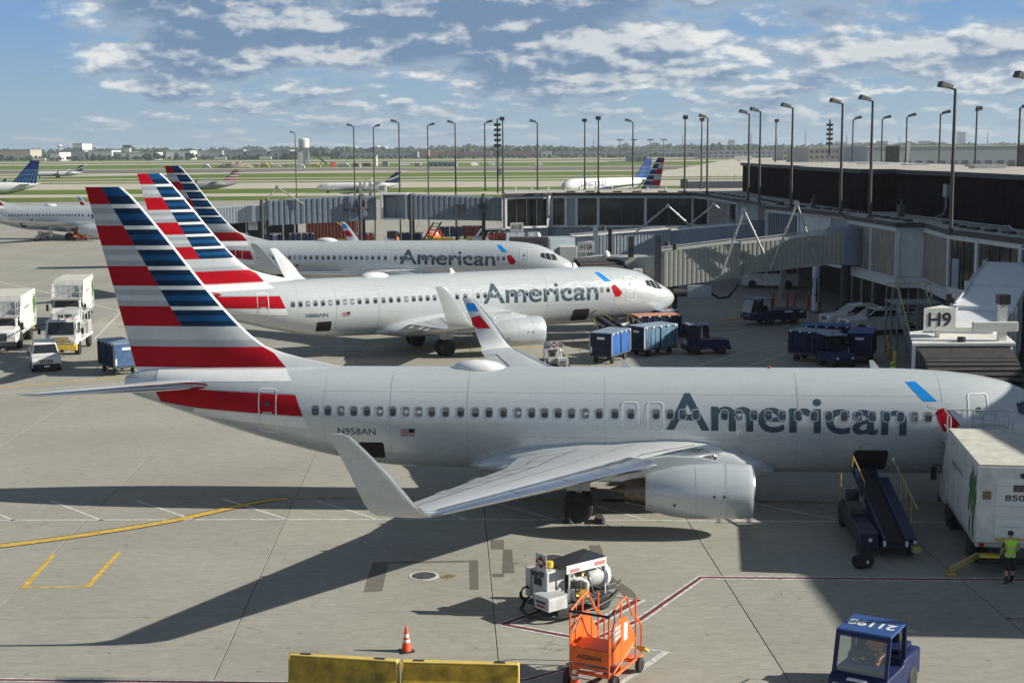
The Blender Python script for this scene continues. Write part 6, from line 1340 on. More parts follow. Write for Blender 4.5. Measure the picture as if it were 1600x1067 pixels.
    for x, y, lab in ((2.05,52.35,'black wheel chock left of the near main wheel'),(3.25,52.25,'black wheel chock right of the near main wheel')):
        T = thing('wheel_chock', lab, 'chock', (x,y,0), -.07, 'wheel chocks'); mb = MB(); mb.prism([(-.22,0),(.22,0),(.1,.22),(-.1,.22)],'y',-.35,.35); mb.build('chock_block', BLACK, T, bevel=.02); boxp(T,'chock_stripe',-.10,.10,-.36,.36,.222,.228,CHAR,0)
        rail(T,'rope',[(.1,-.36,.1),(.4,-.7,.02),(.8,-.75,.02),(.9,-.5,.02)],.015,PALEB)
    # yellow barriers
    BY = mat('barrier_yellow_shaded',(.44,.285,.018),.5,var=.38,scale=2.2); BYT = mat('barrier_yellow_lit',(.68,.50,.12),.5,var=.12)  # one plastic in two tones: shade on the faces put into the body colour
    def barrier(a, b, label):
        a = Vector((*a,0)); b = Vector((*b,0)); d = b-a; L = d.length; T = thing('traffic_barrier', label, 'barrier', a, math.atan2(d.y,d.x), 'yellow plastic barriers')
        mb = MB(); mb.prism([(-.30,0),(.30,0),(.28,.14),(.15,.42),(.10,.86),(-.10,.86),(-.15,.42),(-.28,.14)],'x',.02,L-.02); mb.build('barrier_body', BY, T, bevel=.025)
        mb = MB(); mb.box(.03,L-.03,-.10,.10,.861,.90); mb.build('barrier_top', BYT, T, bevel=.015)
        for x in (.45,L-.5): boxp(T,'filler_cap',x-.14,x+.14,-.05,.05,.903,.915,BLACK,0)
        for x in (.0,L-.04): boxp(T,'end_lip',x,x+.04,-.13,.13,.15,.88,BYT,.01)
        for k in range(4): boxp(T,'scratch',.4+k*.6,.4+k*.6+.35+.1*(k % 2),-.1405-.02*0,-.139,.40+.02*k,.408+.02*k,mat('scratch_dark',(.12,.09,.04),.8),0)
    barrier((-5.89,35.88),(-2.99,35.32),'left yellow plastic barrier at the bottom edge'); barrier((-2.91,35.30),(.13,35.02),'right yellow plastic barrier at the bottom edge')
    # bollards
    for x, y, h, m, lab in ((23.0,124.5,1.3,RED,'red bollard left of the pair by the blue pushback tractor'),(24.2,124.4,1.5,RED,'red bollard, tallest of the trio near the van'),(24.6,123.2,1.5,RED,'red bollard at the right of the trio near the van'),(25.5,121.9,1.2,RED,'red bollard left of the pale riser pipe'),(26.3,120.9,1.2,RED,'red bollard right of the pale riser pipe'),
                       (25.0,93.5,1.1,YELLOW,'yellow bollard below the stair tower, nearer'),(25.9,97.1,1.1,YELLOW,'yellow bollard below the stair tower, farther'),(24.3,89.4,1.1,YELLOW,'yellow bollard beside the H9 bridge hood')):
        T = thing('bollard', lab, 'bollard', (x,y,0), 0, 'painted bollards'); mb = MB(); mb.lathe([(0,.12),(h-.08,.12),(h,.06),(h+.01,.01)], (0,0,0), (0,0,1), 14); mb.build('post', m, T, smooth=40); mb = MB(); mb.cyl((0,0,0),(0,0,.03),.2,14); mb.build('base_plate', CHAR, T)
    # stair tower to the concourse door
    T = thing('access_stairs', 'grey steel stairs with pale yellow handrails below the concourse door', 'stairs', (25.4,95,0)); SG = mat('stair_grey',(.28,.30,.31),.5,.4,var=.15); SY = mat('rail_pale_yellow',(.50,.45,.22),.5,var=.12)
    boxp(T,'landing',0,3.2,-1.4,1.4,3.55,3.65,SG,.01)
    for k in range(14): boxp(T,'tread',.2,1.9,-1.42-.30*(k+1),-1.42-.30*k,3.38-.25*k,3.42-.25*k,SG,0)
    for x in (.15,1.95): mb = MB(); mb.beam((x,-1.4,3.5),(x,-5.7,-.02),.06,.28); mb.build('stringer', SG, T)
    for x in (.15,1.95): rail(T,'hand_rail',[(x+1.1,1.3,4.75),(x,-.9,4.7),(x,-1.5,4.6),(x,-5.7,1.05)],.045,SY); rail(T,'hand_rail',[(x,-1.4,4.1),(x,-5.7,.6)],.03,SG)
    rail(T,'hand_rail',[(.1,-1.35,4.7),(.1,1.3,4.75),(3.1,1.35,4.78),(3.15,1.2,3.7)],.045,SY)
    for x, y in ((.15,-1.4),(.1,0),(.1,1.3),(1.6,1.35),(3.1,1.35),(1.95,-1.4)): rail(T,'rail_post',[(x,y,3.6),(x,y,4.7)],.03,SG); rail(T,'leg',[(x,y,0),(x,y,3.55)],.07,SG)
    for x in (.15,1.95):
        for k in range(4): y = -2-k*1.1; rail(T,'rail_post',[(x,y,3.5+(y+1.4)*.83),(x,y,4.6+(y+1.4)*.83)],.025,SY)
    for a, b in (((.1,-1.4),(.1,1.3)),((.1,1.3),(.1,-1.4)),((1.95,-1.4),(1.95,1.3))): rail(T,'brace',[(a[0],a[1],.1),(b[0],b[1],3.4)],.03,SG)
    # riser pipes under the tan bridge
    for x, y, r_, m, lab in ((25.9,120.6,.32,BR_WHITE,'pale riser column with hanging cables under the concourse'),(28.6,119,.16,CONW,'thin pale downpipe under the concourse, left of three'),(29.2,118,.14,CONW,'thin pale downpipe under the concourse, middle of three'),(29.8,116.5,.2,CONW,'thin pale downpipe under the concourse, right of three')):
        T = thing('riser_pipe', lab, 'pipe', (x,y,0), 0, 'riser pipes under the concourse'); mb = MB(); mb.cyl((0,0,0),(0,0,3.9),r_,14); mb.build('pipe', m, T, smooth=40); mb = MB(); mb.cyl((0,0,.0),(0,0,.1),r_*1.5,14); mb.build('flange', CHAR, T)
        if r_ > .3: rail(T,'cable',[(-.3,-.35,3.0),(-.45,-.4,1.7),(.0,-.42,1.4),(.4,-.4,1.8),(.3,-.35,3.2)],.04,BLACK); boxp(T,'slot_panel',-.06,.06,-.345,-.325,.9,2.9,BLACK,0)
    # hardware below the far bridges
    def shed():
        T = thing('equipment_shed', 'dark open shed with a pale flat roof below the leftmost bridge', 'shed', (-37,212,0)); boxp(T,'roof',-5,5.5,-2.5,2.5,4.5,4.85,BR_ROOFW,.05); boxp(T,'back_wall',-4.6,5.0,1.6,1.9,0,4.5,BLACK,0); boxp(T,'end_wall',-4.8,-4.6,-2,1.9,0,4.5,CHAR,0)
        for x in (-2,.8,3.4,5.1): boxp(T,'post',x-.08,x+.08,-2.2,-2.0,0,4.5,GALV,0)
        boxp(T,'notice',-1.7,-.3,-2.25,-2.2,2.4,4.2,PALEB,0)
    shed()
    T = thing('shipping_container', 'rust red ribbed container below the slate bridge', 'container', (-26.5,213,0)); mb = MB(); CR = mat('container_red',(.20,.055,.035),.7,var=.25)
    corrugated(mb,(4,-1.2),(-4,-1.2),.15,4.6,.5,.09); mb.build('side', CR, T); boxp(T,'box',-4,4,-1.15,1.2,.15,4.6,CR,0); boxp(T,'roof',-4.05,4.05,-1.3,1.25,4.62,4.75,mat('container_roof',(.42,.22,.17),.8,var=.2),.02); mb = MB(); mb.beam((0,-2.2,4.0),(4.6,-2.2,.4),.25,.1); mb.build('ramp', YELLOW, T)
    for x, y, r_, c, lab in ((-9.6,222,R(4),CARTB,'navy baggage cart in the gap under the slate bridge'),(-6.0,224,R(-4),mat('cart_red',(.20,.025,.02),.55,var=.2),'dark red baggage cart in the gap under the slate bridge'),(-30.5,207,R(10),CARTB,'navy cart before the rust red container')):
        bag_cart(lab,(x,y,0),r_,c,c,CHAR,3.6)
    for x, y, r_, lab in ((-33.5,206,R(5),'blue tractor before the dark shed'),(-17.5,212,R(80),'blue tractor under the open bridge cab'),(-4.5,214,R(170),'blue tractor left of the end block'),(-38.5,207,R(20),'blue tractor left under the dark shed')):
        tractor(lab,(x,y,0),r_)
    for x, y, w, lab in ((-10.6,209,4.2,'yellow barrier below the slate bridge'),(-6.0,210,1.2,'short yellow barrier below the slate bridge'),(-24.0,207,2.6,'yellow barrier before the rust red container')):
        T = thing('traffic_barrier', lab, 'barrier', (x,y,0), 0, 'yellow barriers under the bridges'); mb = MB(); mb.prism([(-.3,0),(.3,0),(.15,.5),(.1,1.1),(-.1,1.1),(-.15,.5)],'x',-w/2,w/2); mb.build('barrier_body', BY, T, bevel=.03); boxp(T,'barrier_top',-w/2,w/2,-.1,.1,1.103,1.15,BYT,.01)
    for x, y, r_, c, lab in ((-34.5,205,R(80),CARTB,'navy cart at the left end before the dark shed'),(-21.5,206,R(8),mat('cart_red',(.2,.025,.02)),'dark red cart right of the rust red container'),(-14.6,206.5,R(-6),CARTB,'navy cart below the open bridge cab'),(-1.8,207,R(5),mat('cart_red',(.2,.025,.02)),'dark red cart tucked against the end block')):
        bag_cart(lab,(x,y,0),r_,c,c,CHAR,3.4)
    person('person','worker in orange vest under the slate bridge by the orange steps',(-16.4,205,0),R(-80),HIVISO,CLOTHK); person('person','worker in lime vest beside the rust red container',(-22.8,205,0),R(-60),HIVIS,CLOTHK)
    car('white van half hidden at the foot of the end block', 'parked_van', 'van', (-3.0,208,0), R(185), 'van')
    # orange topped cart and small white tug by the nose gear of the white airliner
    bag_cart('low cart with a salmon coloured cover behind the two blue carts',(10.4,102.2,0),R(15),CARTB,CARTB,mat('salmon_cover',(.48,.22,.15),.7,var=.15),3.4)
    tractor('pale roofed tractor beside the nose wheel of the white airliner',(12.0,105.0,0),R(20))
place_vehicles()
# ---------------------------------------------------------------- far airliners
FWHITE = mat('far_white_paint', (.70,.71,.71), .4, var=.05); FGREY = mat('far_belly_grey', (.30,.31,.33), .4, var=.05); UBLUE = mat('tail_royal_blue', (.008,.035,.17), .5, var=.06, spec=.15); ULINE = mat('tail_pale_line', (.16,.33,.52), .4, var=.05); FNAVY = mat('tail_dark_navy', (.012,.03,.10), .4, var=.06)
def far_jet(label, loc, rz, L=36., r=1.95, ttail=False, title=None, tail='globe', body=FWHITE):
    T = thing('airliner', label, 'airliner', loc, rz, 'airliners out on the taxiways'); cz = r+1.1+(.3 if not ttail else -.35)
    prof = [(0,.02,-.25),(.3,.35,-.22),(1.2,.68,-.14),(2.6,.9,-.05),(4.5,1,0),(L*.68,1,0),(L*.78,.9,.08),(L*.88,.6,.3),(L*.96,.28,.52),(L,.06,.62)]
    mb = MB(); n = 28
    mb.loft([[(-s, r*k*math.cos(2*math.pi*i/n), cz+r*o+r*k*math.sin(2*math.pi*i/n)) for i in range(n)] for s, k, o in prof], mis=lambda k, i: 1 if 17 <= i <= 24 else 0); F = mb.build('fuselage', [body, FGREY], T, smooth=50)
    for s_ in (-1,1):
        for k in range(int(L*.62/1.0)):
            s = 5+k*1.0; mb = MB(); y = s_*(r*math.cos(.28)+.01); mb.add([(-s+.16,y,cz+r*.17),(-s-.16,y,cz+r*.17),(-s-.16,y-s_*.03,cz+r*.17+.38),(-s+.16,y-s_*.03,cz+r*.17+.38)],[(0,1,2,3) if s_ > 0 else (3,2,1,0)])
            mb.build('window', PANE, F, recalc=False)
    ft = cz+r*.85; hgt = L*.165 if not ttail else L*.13; s0 = L*.80; s1 = L*.985; q0, q1 = L*.955, L*1.02; nb = 10; bands = [k/nb for k in range(nb+1)]
    def fp(u, v, t): s = (s0+(q0-s0)*v)+((s1+(q1-s1)*v)-(s0+(q0-s0)*v))*u; return (-s, t*(.18*(1-v)+.05)*(1 if .02 < u < .98 else .1), ft-.3+v*(hgt+.3))
    rings = [[fp(0,v,1),fp(.3,v,1),fp(.6,v,1),fp(1,v,1),fp(1,v,-1),fp(.6,v,-1),fp(.3,v,-1),fp(0,v,-1)] for v in bands]
    TM = {'globe':[UBLUE,ULINE,FWHITE],'navy':[FNAVY,FWHITE,FWHITE],'stripe':[LNAVY,LRED,LWHITE]}[tail]
    mb = MB(); mb.loft(rings, mis=(lambda k, i: (1 if k % 2 == 0 else 2) if tail == 'stripe' else 0)); FN = mb.build('tail_fin', TM, T, smooth=40)
    if tail == 'globe':                                     # pale meridians and parallels of the tail globe
        for s_ in (-1,1):
            for k in range(6):
                u0 = .12+.15*k; mb = MB(); pts = [fp(min(.97,u0+.10*v*v-.05*v), v*.62, s_*1.04) for v in (0,.25,.5,.75,1)]; mb.tube(pts,.05,4); mb.build('tail_line', ULINE, FN)
            for v in (.15,.35,.55): mb = MB(); mb.tube([fp(u, v+.05*math.sin(u*3), s_*1.04) for u in (.05,.3,.6,.95)],.05,4); mb.build('tail_line', ULINE, FN)
    elif tail == 'navy':
        for s_ in (-1,1): mb = MB(); mb.tube([fp(u, .25+.5*u, s_*1.05) for u in (.1,.4,.7,.95)],.22,5); mb.build('tail_swoosh', FWHITE, FN)
    tz = ft+hgt-.05 if ttail else cz+r*.6; ts = (L*.95 if ttail else L*.86); hs = L*.165
    for s_ in (-1,1):
        mb = MB(); mb.loft([[(-ts,s_*.1,tz-.1),(-ts-L*.085,s_*.1,tz),(-ts-L*.085,s_*.1,tz+.05),(-ts,s_*.1,tz+.12)],[(-ts-hs*.5,s_*hs,tz+.2),(-ts-hs*.5-L*.035,s_*hs,tz+.24),(-ts-hs*.5-L*.035,s_*hs,tz+.27),(-ts-hs*.5,s_*hs,tz+.28)]]); mb.build('tailplane', body, T)
        w = L*.44; ws = L*.36; mb = MB(); zz = cz-r*.5
        mb.loft([[(-ws,s_*r*.6,zz),(-ws-L*.19,s_*r*.6,zz-.1),(-ws-L*.19,s_*r*.6,zz),(-ws-L*.05,s_*r*.6,zz+.5)],[(-ws-w*.5,s_*w,zz+w*.1),(-ws-w*.5-L*.04,s_*w,zz+w*.1),(-ws-w*.5-L*.04,s_*w,zz+w*.1+.06),(-ws-w*.5,s_*w,zz+w*.1+.14)]]); W = mb.build('wing', FGREY, T)
        mb = MB(); a = -ws-w*.5; mb.loft([[(a,s_*w,zz+w*.1),(a-L*.04,s_*w,zz+w*.1),(a-L*.04,s_*(w+.1),zz+w*.1)],[(a-1.3,s_*(w+.5),zz+w*.1+2.0),(a-1.8,s_*(w+.5),zz+w*.1+2.0),(a-1.8,s_*(w+.55),zz+w*.1+2.0)]]); mb.build('winglet', UBLUE if tail == 'globe' else body, W)
        ep = (-L*.74,s_*(r+.75),cz+r*.35) if ttail else (-L*.30,s_*L*.13,cz-r*.95); er = .72 if ttail else 1.05
        mb = MB(); mb.lathe([(0,er*.8),(.1,er*.95),(1.2,er),(2.6,er*.85),(3.6,er*.55),(4.0,er*.3)], ep, (-1,0,0), 18); mb.build('engine_nacelle', UBLUE if tail == 'globe' else body, T, smooth=40)
        mb = MB(); mb.cyl((-L*.5,s_*2.4,.5),(-L*.5,s_*1.6,cz-r*.5),.12,8); mb.build('main_gear', GALV, T); mb = MB(); mb.lathe([(-.3,.3),(-.3,.5),(.3,.5),(.3,.3)], (-L*.5,s_*2.4,.5), (0,1,0), 16); mb.build('tyre', DARK, T)
        q = [(-2.2,s_*r*.62,cz+r*.28),(-3.3,s_*r*.80,cz+r*.32),(-3.4,s_*r*.66,cz+r*.62),(-2.6,s_*r*.5,cz+r*.55)]; mb = MB(); mb.add([(a,b+s_*.12,c) for a, b, c in q],[(0,1,2,3)]); mb.build('cockpit_window', GLASS, T)
    mb = MB(); mb.cyl((-3.6,0,.4),(-3.6,0,cz-r*.6),.1,8); mb.build('nose_gear', GALV, T); mb = MB(); mb.lathe([(-.25,.2),(-.25,.38),(.25,.38),(.25,.2)], (-3.6,0,.38), (0,1,0), 14); mb.build('tyre', DARK, T)
    if title:
        lettering('title_lettering', title, mat('title_navy',(.02,.03,.10),.5), T, 10.0, 1.35, (-5.5,r+.14,cz-.25), (-1,0,0), (0,-.26,1), offset=.035, spacing=1.2, lift=.03)
    return T
far_jet('white airliner with royal blue globe tail cut by the left edge', (-179,421,0), R(182), 39.5, 1.95)
far_jet('small white jet with dark navy T-tail far out at the left', (-262,785,0), R(184), 27, 1.35, True, None, 'navy')
far_jet('regional jet with red striped T-tail behind the striped fins', (-126,492,0), R(184), 32, 1.4, True, None, 'stripe', FGREY)
far_jet('white regional jet with navy T-tail rolling left behind the slate bridge', (-63.5,468,0), R(181), 27, 1.35, True, None, 'navy')
far_jet('white airliner lettered UNITED with blue globe tail beyond the end block', (14.6,412,0), R(218), 35, 2.0, False, 'UNITED')
# ---------------------------------------------------------------- far buildings
FB_W = mat('far_wall_white', (.62,.62,.60), .7, var=.08); FB_G = mat('far_wall_grey', (.30,.33,.36), .7, var=.10); FB_B = mat('far_wall_beige', (.42,.38,.32), .8, var=.10); FB_R = mat('far_roof_grey', (.26,.26,.26), .8, var=.1); FB_D = mat('far_opening', (.07,.075,.085), .6, var=.2); FB_BR = mat('far_wall_brick', (.30,.17,.12), .8, var=.12)
def pxx(px, D): return (px-800)/2223*D
def pz(py, D, px): return CAMH - (py-(233.15-.00667*(px-800)))*D/2223
def far_box(label, px0, px1, top, D, m, roof=None, doors=0, name='warehouse', cat='building', dep=60, rows=1):
    x0, x1 = pxx(px0,D), pxx(px1,D); h = pz(top,D,(px0+px1)/2); w = x1-x0
    T = thing(name, label, cat, ((x0+x1)/2,D,0), 0, 'distant buildings'); mb = MB(); mb.box(-w/2,w/2,0,dep,0,h); mb.build('wall', m, T); mb = MB(); mb.box(-w/2-.4,w/2+.4,-.4,dep+.4,h,h+.5); mb.build('roof', roof or FB_R, T)
    if doors:
        bw = w/doors
        for rr in range(rows):
            for k in range(doors):
                z0 = .2 if rows == 1 else 1.2+rr*(h-1)/rows; z1 = min(h*.55,5) if rows == 1 else z0+(h-1)/rows*.5
                mb = MB(); mb.box(-w/2+bw*(k+.22),-w/2+bw*(k+.78),-.25,-.02,z0,z1); mb.build('opening', FB_D, T)
    return T
def background():
    far_box('long pale low warehouse at the far left', -30, 56, 234.5, 2450, FB_B, None, 9); far_box('grey far hall below the white block', 104, 140, 235, 2450, FB_G, None, 4)
    far_box('tall white block over the far grey hall', 122, 137, 225, 2600, FB_W, None, 3, rows=2); far_box('white far warehouse with small side wing', 146, 182, 235.5, 2450, FB_W, None, 4); far_box('white far warehouse with arched doors, left', 184, 212, 238, 2400, FB_W, None, 3)
    far_box('white far warehouse with arched doors, right', 213, 250, 238.5, 2400, FB_W, None, 4); far_box('white far hall left of the third fin', 266, 304, 236, 2450, FB_W, None, 4); far_box('grey far hall behind the striped fins', 305, 353, 236, 2500, FB_G, None, 5)
    far_box('pale far hall with white piers, first of three', 356, 386, 235, 2300, FB_G, FB_W, 3); far_box('pale far hall with white piers, second of three', 391, 423, 235, 2300, FB_G, FB_W, 3); far_box('pale far hall with white piers, third of three', 427, 458, 235, 2300, FB_G, FB_W, 3)
    far_box('dark far shed beside the concrete tower', 458, 474, 237, 2250, FB_D, None, 2); far_box('small white far building right of the low warehouse', 86, 101, 238.5, 2300, FB_W, None, 2)
    far_box('brownish far building line in the middle distance', 536, 655, 238, 2500, FB_G, FB_BR, 12); far_box('orange brick far block', 658, 672, 235, 2450, FB_BR, None, 2); far_box('low far brick terrace right of the orange block', 674, 770, 237.5, 2500, FB_BR, None, 10)
    far_box('low far brick terrace behind the telecom mast', 790, 846, 237, 2550, FB_BR, None, 7); far_box('far white roof between lamp posts', 848, 864, 236.5, 2450, FB_W, None, 2); far_box('far grey terrace beyond the jet lettered UNITED', 870, 985, 236.5, 2600, FB_G, FB_BR, 9)
    far_box('long far hall with bright white roof', 1004, 1092, 234, 2300, FB_G, FB_W, 8, dep=120); far_box('dark far parking deck right of the white roof', 1094, 1224, 235.5, 1900, FB_G, FB_R, 14, rows=2); far_box('grey shed left of the globe tail', 985, 1012, 239, 1500, FB_G, None, 3)
    far_box('beige far flat block behind the dark storey', 1222, 1262, 233, 1500, FB_B, None, 6, rows=2); far_box('far car park of three decks behind the dark storey', 1262, 1352, 231, 1100, FB_B, FB_W, 11, rows=3, dep=90)
    far_box('long grey far wall at the right horizon', 1352, 1640, 229, 900, FB_G, FB_W, 16, dep=80)
    far_box('slim blue far office tower on the right horizon', 1495, 1504, 207, 5200, mat('far_tower_blue',(.20,.26,.34),.4), None, 3, name='office_tower', rows=6, dep=40); far_box('small far office block left of the dark storey', 1139, 1147, 219, 5200, FB_G, None, 2, name='office_tower', rows=4, dep=40)
    far_box('far low office block on the right horizon', 1440, 1452, 221, 4200, FB_BR, None, 3, rows=3); far_box('far pair of low towers on the right horizon', 1373, 1384, 221, 4200, FB_G, None, 3, rows=3)
    far_box('blue roofed site shed by the construction strip', 672, 716, 254, 1180, FB_G, mat('far_roof_blue',(.16,.26,.42),.6), 6, dep=20, name='site_shed')
    # vehicles and heaps on the building site
    BRN = mat('site_brown',(.22,.16,.11),.8); 
    for px, w, hh, m, nm, lab in ((327,4.5,2.6,FB_W,'far_truck','white site truck left of the brown dirt heap'),(405,3.6,2.2,BRN,'site_container','brown site container just right of the dirt heap'),(418,5.0,3.0,YELLOW,'far_truck','yellow digger right of the dirt heap'),
        (434,6.5,2.4,FB_G,'far_truck','grey site truck left of the leftmost lamp post'),(452,4.0,2.0,BRN,'site_container','low brown container between digger and leftmost lamp post'),(472,5.5,2.3,FB_W,'far_truck','white site truck under the concrete silo'),(497,5.0,2.6,YELLOW,'far_truck','yellow loader under the long conveyor'),
        (524,4.2,3.6,RED,'site_container','red site container at the foot of the conveyor'),(541,6.5,2.8,FB_W,'far_truck','white mixer truck right of the red container'),(560,4.5,2.9,FB_D,'far_truck','dark site truck behind the first lamp post pair'),(577,7.0,2.6,BRN,'site_container','long brown container left of the white pillar'),
        (606,5.0,3.4,FB_G,'site_container','grey container right of the white pillar'),(634,9.0,2.2,FB_W,'site_container','long low white cabin row right of the pillar'),(655,3.6,2.4,FB_D,'far_truck','dark site truck left of the blue roofed shed'),(742,5.0,2.4,FB_W,'far_truck','white truck right of the blue roofed shed'),(768,4.0,2.2,FB_G,'far_truck','grey truck left of the telecom mast'),(842,4.5,2.0,FB_W,'far_truck','white truck far right of the telecom mast')):
        D = 1130+((px*37) % 60); x = pxx(px,D); T = thing(nm, lab, 'site vehicle', (x,D,0), R((px*29) % 40-20), 'plant on the construction strip')
        mb = MB(); mb.box(-w/2,w/2,-1.2,1.2,.7,.7+hh); mb.build('load_body', m, T, bevel=.15)
        if nm == 'far_truck':
            mb = MB(); mb.box(w/2+.1,w/2+1.7,-1.1,1.1,.6,2.4); mb.build('cab', m if m is YELLOW else FB_W, T, bevel=.15); mb = MB(); mb.box(w/2+1.2,w/2+1.75,-1.0,1.0,1.5,2.2); mb.build('windscreen', GLASS, T)
            if m is YELLOW: mb = MB(); mb.beam((w/2,0,2.4),(w/2+3,0,4.4),.5); mb.build('boom', m, T)
            for xx in (-w/2+.6,w/2+.8): wheel(T,xx,-1.1,.5,.35)
        else: mb = MB(); mb.box(-w/2-.05,w/2+.05,-1.25,1.25,.7+hh,.85+hh); mb.build('roof', FB_R, T)
    DIRT = mat('dirt', (.24,.20,.15), .95, var=.25, scale=.2)
    T = thing('dirt_heap', 'long brown dirt heap on the far construction strip', 'heap', (pxx(372,1200),1200,0)); mb = MB(); rings = []
    for i in range(15):
        f = i/14; hh = 5.5*math.sin(math.pi*f)**.8+.1; hh *= .8+.25*math.sin(i*2.3); rings.append([(-17+34*f+rnd.uniform(-.5,.5), -7*math.cos(math.pi*j/8)*(.4+.6*math.sin(math.pi*f)), max(-.1,hh*math.sin(math.pi*j/8)+rnd.uniform(-.3,.3))) for j in range(9)])
    mb.loft(rings, closed=False, cap=False); mb.build('heap', DIRT, T, smooth=60)
    # concrete plant
    D = 1450; T = thing('concrete_plant', 'white concrete silo on legs with a long conveyor reaching down to the right', 'silo', (pxx(480,D),D,0)); s_ = D/2223
    def Z(py): return pz(py,D,480)
    mb = MB(); mb.lathe([(Z(233),2.0),(Z(231),5.2),(Z(219),5.4),(Z(217.5),4.6),(Z(216),.6)], (0,0,0), (0,0,1), 18); mb.build('silo', FB_W, T, smooth=40)
    for x in (-4,0,4): mb = MB(); mb.box(x-.8,x+.8,-3,3,0,Z(233)); mb.build('leg', FB_G, T)
    mb = MB(); mb.beam((3,0,Z(231)),(pxx(520,D)-pxx(480,D),0,Z(261)),2.2,1.6); mb.build('conveyor', CHAR, T); mb = MB(); mb.box(-6,-2,-4,4,0,Z(238)); mb.build('batch_house', FB_W, T)
    T = thing('control_pillar', 'slim white pillar on the far construction strip', 'tower', (pxx(591,1250),1250,0)); mb = MB(); mb.cyl((0,0,0),(0,0,8.5),1.6,14,1.3); mb.build('shaft', FB_W, T, smooth=40); mb = MB(); mb.cyl((0,0,8.5),(0,0,9.6),1.9,14); mb.build('head', FB_G, T)
    # far control tower and water towers
    D = 2600; T = thing('control_tower', 'far dark topped tower block over the white warehouses', 'tower', (pxx(207,D),D,0)); mb = MB(); mb.box(-5,5,-5,5,0,pz(231,D,207)); mb.build('shaft', FB_W, T); mb = MB(); mb.box(-7.5,7.5,-6,6,pz(231,D,207),pz(227,D,207)); mb.build('cabin', FB_D, T)
    for px, py, r_, lab in ((561,231.5,2.6,'far white water tower dome, leftmost'),(594,230,3.4,'far white water tower dome, largest of the middle pair'),(606,231.5,3.0,'far white water tower dome, right of the middle pair'),(102,228.5,3.0,'far white dome over the left warehouses'),(1360,223,4.,'far white dome near the telecom lattice')):
        D = 3400; T = thing('water_tower', lab, 'water tower', (pxx(px,D),D,0), 0, 'far water towers'); z = pz(py,D,px); mb = MB(); mb.cyl((0,0,0),(0,0,z),1.2,10); mb.build('stem', FB_W, T); mb = MB(); mb.lathe([(z-r_*1.2,.5),(z-r_*.7,r_*1.5),(z,r_*2),(z+r_*.8,r_*1.5),(z+r_*1.2,.2)], (0,0,0), (0,0,1), 16); mb.build('tank', FB_W, T, smooth=50)
    for px, h, lab in ((969,26,'far high mast with light crown, leftmost of four'),(991,26,'far high mast with light crown, second of four'),(1016,26,'far high mast with light crown, third of four'),(1037,26,'far high mast with light crown, rightmost of four')):
        D = 1700; T = thing('floodlight_mast', lab, 'mast', (pxx(px,D),D,0), 0, 'far high-mast lights'); mb = MB(); mb.cyl((0,0,0),(0,0,h-3),.45,8); mb.build('pole', CHAR, T); mb = MB(); mb.box(-3.5,3.5,-1.2,1.2,h-3,h-1.6); mb.build('light_crown', CHAR, T)
    for k, (px, lab) in enumerate(((928,'thin far pylon beside the centre lamp post'),(1066,'thin far pylon left of the bend lamp posts'),(1104,'thin far pylon left of the small office block'),(1172,'tall far pylon right of the small office block'),(1212,'thin far pylon between the lamp posts over the dark storey'),(1256,'thin far pylon right of the lamp post over the rotunda'),(1320,'thin far pylon right of the telecom lattice'),(1402,'thin far pylon above the long grey wall'),(1538,'thin far pylon right of the blue office tower'))):
        D = 4200; h = 42+(k*13) % 22; T = thing('power_pylon', lab, 'pylon', (pxx(px,D),D,0), 0, 'far power pylons'); mb = MB(); mb.loft([[(-2.2,-2.2,0),(2.2,-2.2,0),(2.2,2.2,0),(-2.2,2.2,0)],[(-.5,-.5,h),(.5,-.5,h),(.5,.5,h),(-.5,.5,h)]]); mb.build('lattice', FB_G, T)
        for z in (h*.72,h*.84): mb = MB(); mb.box(-5,5,-.4,.4,z,z+.7); mb.build('cross_arm', FB_G, T)
    for px, D, lab in ((70,2150,'long white trailer at the far left field edge'),(420,2150,'white trailer in front of the pale halls'),(350,2150,'small white far trailer left of the pale halls'),(1160,1500,'far white trailer left of the dark storey')):
        T = thing('far_trailer', lab, 'trailer', (pxx(px,D),D,0)); mb = MB(); mb.box(-9,9,-2,2,1,5.2); mb.build('load_body', FB_W, T); 
        for x in (-6,-4,6): wheel(T,x,-1.6,.7,.5)
    # tree belts: masses of leafage too far to count
    FOL = mat('far_foliage', (.045,.075,.03), .9, var=.5, scale=.08); FOL2 = mat('far_foliage_dark', (.032,.055,.028), .9, var=.5, scale=.08)
    def belt(name, label, D0, D1, px0, px1, n, h0, h1, seed, m):
        r_ = random.Random(seed); mb = MB()
        for k in range(n):
            D = D0+(D1-D0)*r_.random(); px = px0+(px1-px0)*r_.random(); x = pxx(px,D); h = (h0+(h1-h0)*r_.random())*(.92+.14*math.sin(px*.021+seed)+.08*math.sin(px*.13)); w = h*(.30+.4*r_.random())
            for c in range(3):                                # a few ragged lobes per crown
                ox, oz, rr = r_.uniform(-.6,.6)*w, h*(.35+.4*r_.random()), w*(.4+.35*r_.random()); vs = []; ns = 6
                for i in range(4):
                    ph = math.pi*(i+.3)/4.2
                    for j in range(ns):
                        q = rr*(.75+.5*r_.random()); vs.append((x+ox+q*math.sin(ph)*math.cos(2*math.pi*j/ns), D+q*math.sin(ph)*math.sin(2*math.pi*j/ns), max(0,oz+q*math.cos(ph)*1.05)))
                mb.add(vs, [(i*ns+j, i*ns+(j+1) % ns, (i+1)*ns+(j+1) % ns, (i+1)*ns+j) for i in range(3) for j in range(ns)] + [tuple(range(ns))])
        o = mb.build(name, m); tag(o, label, 'trees', kind='stuff'); o.data.polygons.foreach_set('use_smooth',[False]*len(o.data.polygons))
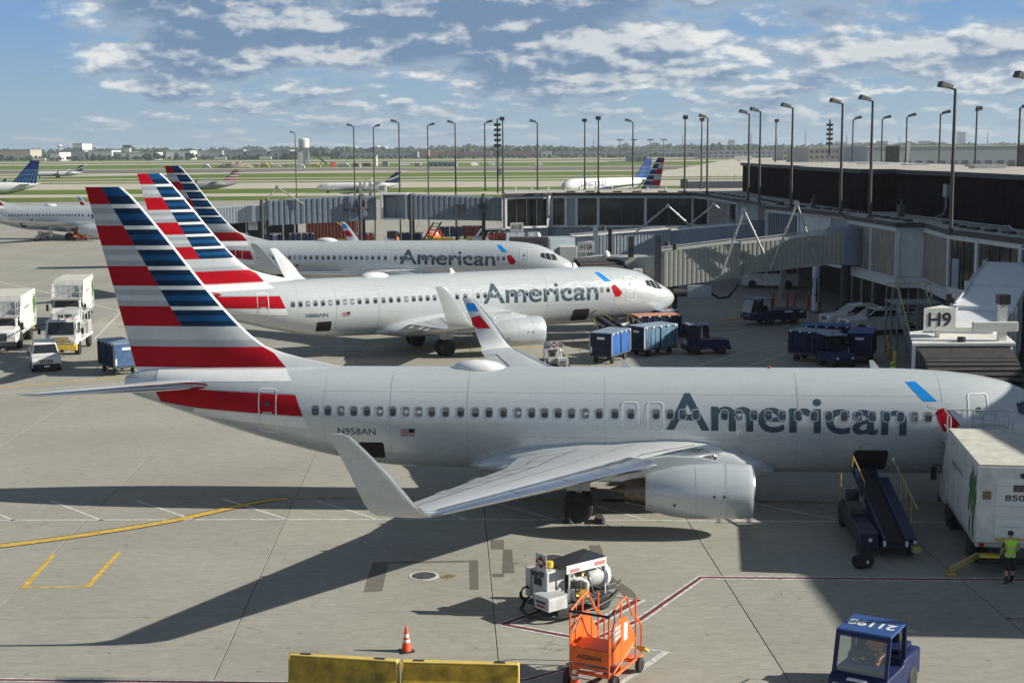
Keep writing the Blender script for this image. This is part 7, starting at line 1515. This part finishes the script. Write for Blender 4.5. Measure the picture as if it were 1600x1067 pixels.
    belt('far_wood','dark treeline along the whole horizon',2700,3300,-80,1680,3200,14,18,3,FOL); belt('far_wood','second bluish treeline farther off',4200,5000,-80,1700,1500,19,24,5,FOL2)
    belt('tree_row','low trees before the far left warehouses',2230,2290,-40,470,170,5,11,9,FOL2); belt('tree_row','low scrub along the far field edge in the middle',2100,2250,520,1250,260,3,7,11,FOL2)
    # signs and lights dotted over the grass are too small to tell apart; one strip of shed roof behind the concourse
    T = thing('remote_bridge', 'grey flat jet bridge seen over the concourse roof', 'jet bridge', (32,196,0)); mb = MB(); mb.box(-8,9,-1.4,1.4,6.6,9.4); mb.build('tunnel', mat('remote_bridge_grey',(.20,.22,.24),.6), T); mb = MB(); mb.box(-8.6,-8.02,-1.6,1.6,6.2,9.7); mb.build('cab', CHAR, T)
    mb = MB(); mb.cyl((0,0,0),(0,0,6.6),.5,12); mb.build('column', CHAR, T)
    for k in range(6): mb = MB(); mb.beam((-6+k*1.1,-1.3,9.4),(-6+k*1.1,-1.3,10.4),.05); mb.build('rail_post', GALV, T)
    # the two pale struts above the far roof edge
    for x, y, lab in ((48,175,'white raised strut above the roof, left of two'),(47.5,128,'white raised strut above the roof, right of two')):
        T = thing('roof_strut', lab, 'strut', (x,y,9), 0, 'white struts beyond the roof'); mb = MB(); mb.beam((0,0,0),(.5,0,5.6),.4); mb.build('strut', FB_W, T); mb = MB(); mb.box(-2.2,-.7,-.4,.4,2.6,5.0); mb.build('winch', CHAR, T)
background()

# ---------------------------------------------------------------- air
def haze():
    mb = MB(); mb.box(-6000,6000,-60,7000,-1.2,75)
    m = bpy.data.materials.new('haze'); m.use_nodes = True; nt = m.node_tree; nt.nodes.clear()
    out = nt.nodes.new('ShaderNodeOutputMaterial'); v = nt.nodes.new('ShaderNodeVolumePrincipled')
    v.inputs['Color'].default_value = (.80,.88,1,1); v.inputs['Density'].default_value = .00009; v.inputs['Anisotropy'].default_value = .2
    nt.links.new(v.outputs[0], out.inputs['Volume'])
    o = mb.build('haze', m); tag(o, 'thin pale haze over the whole airfield', 'haze', kind='stuff')
haze()
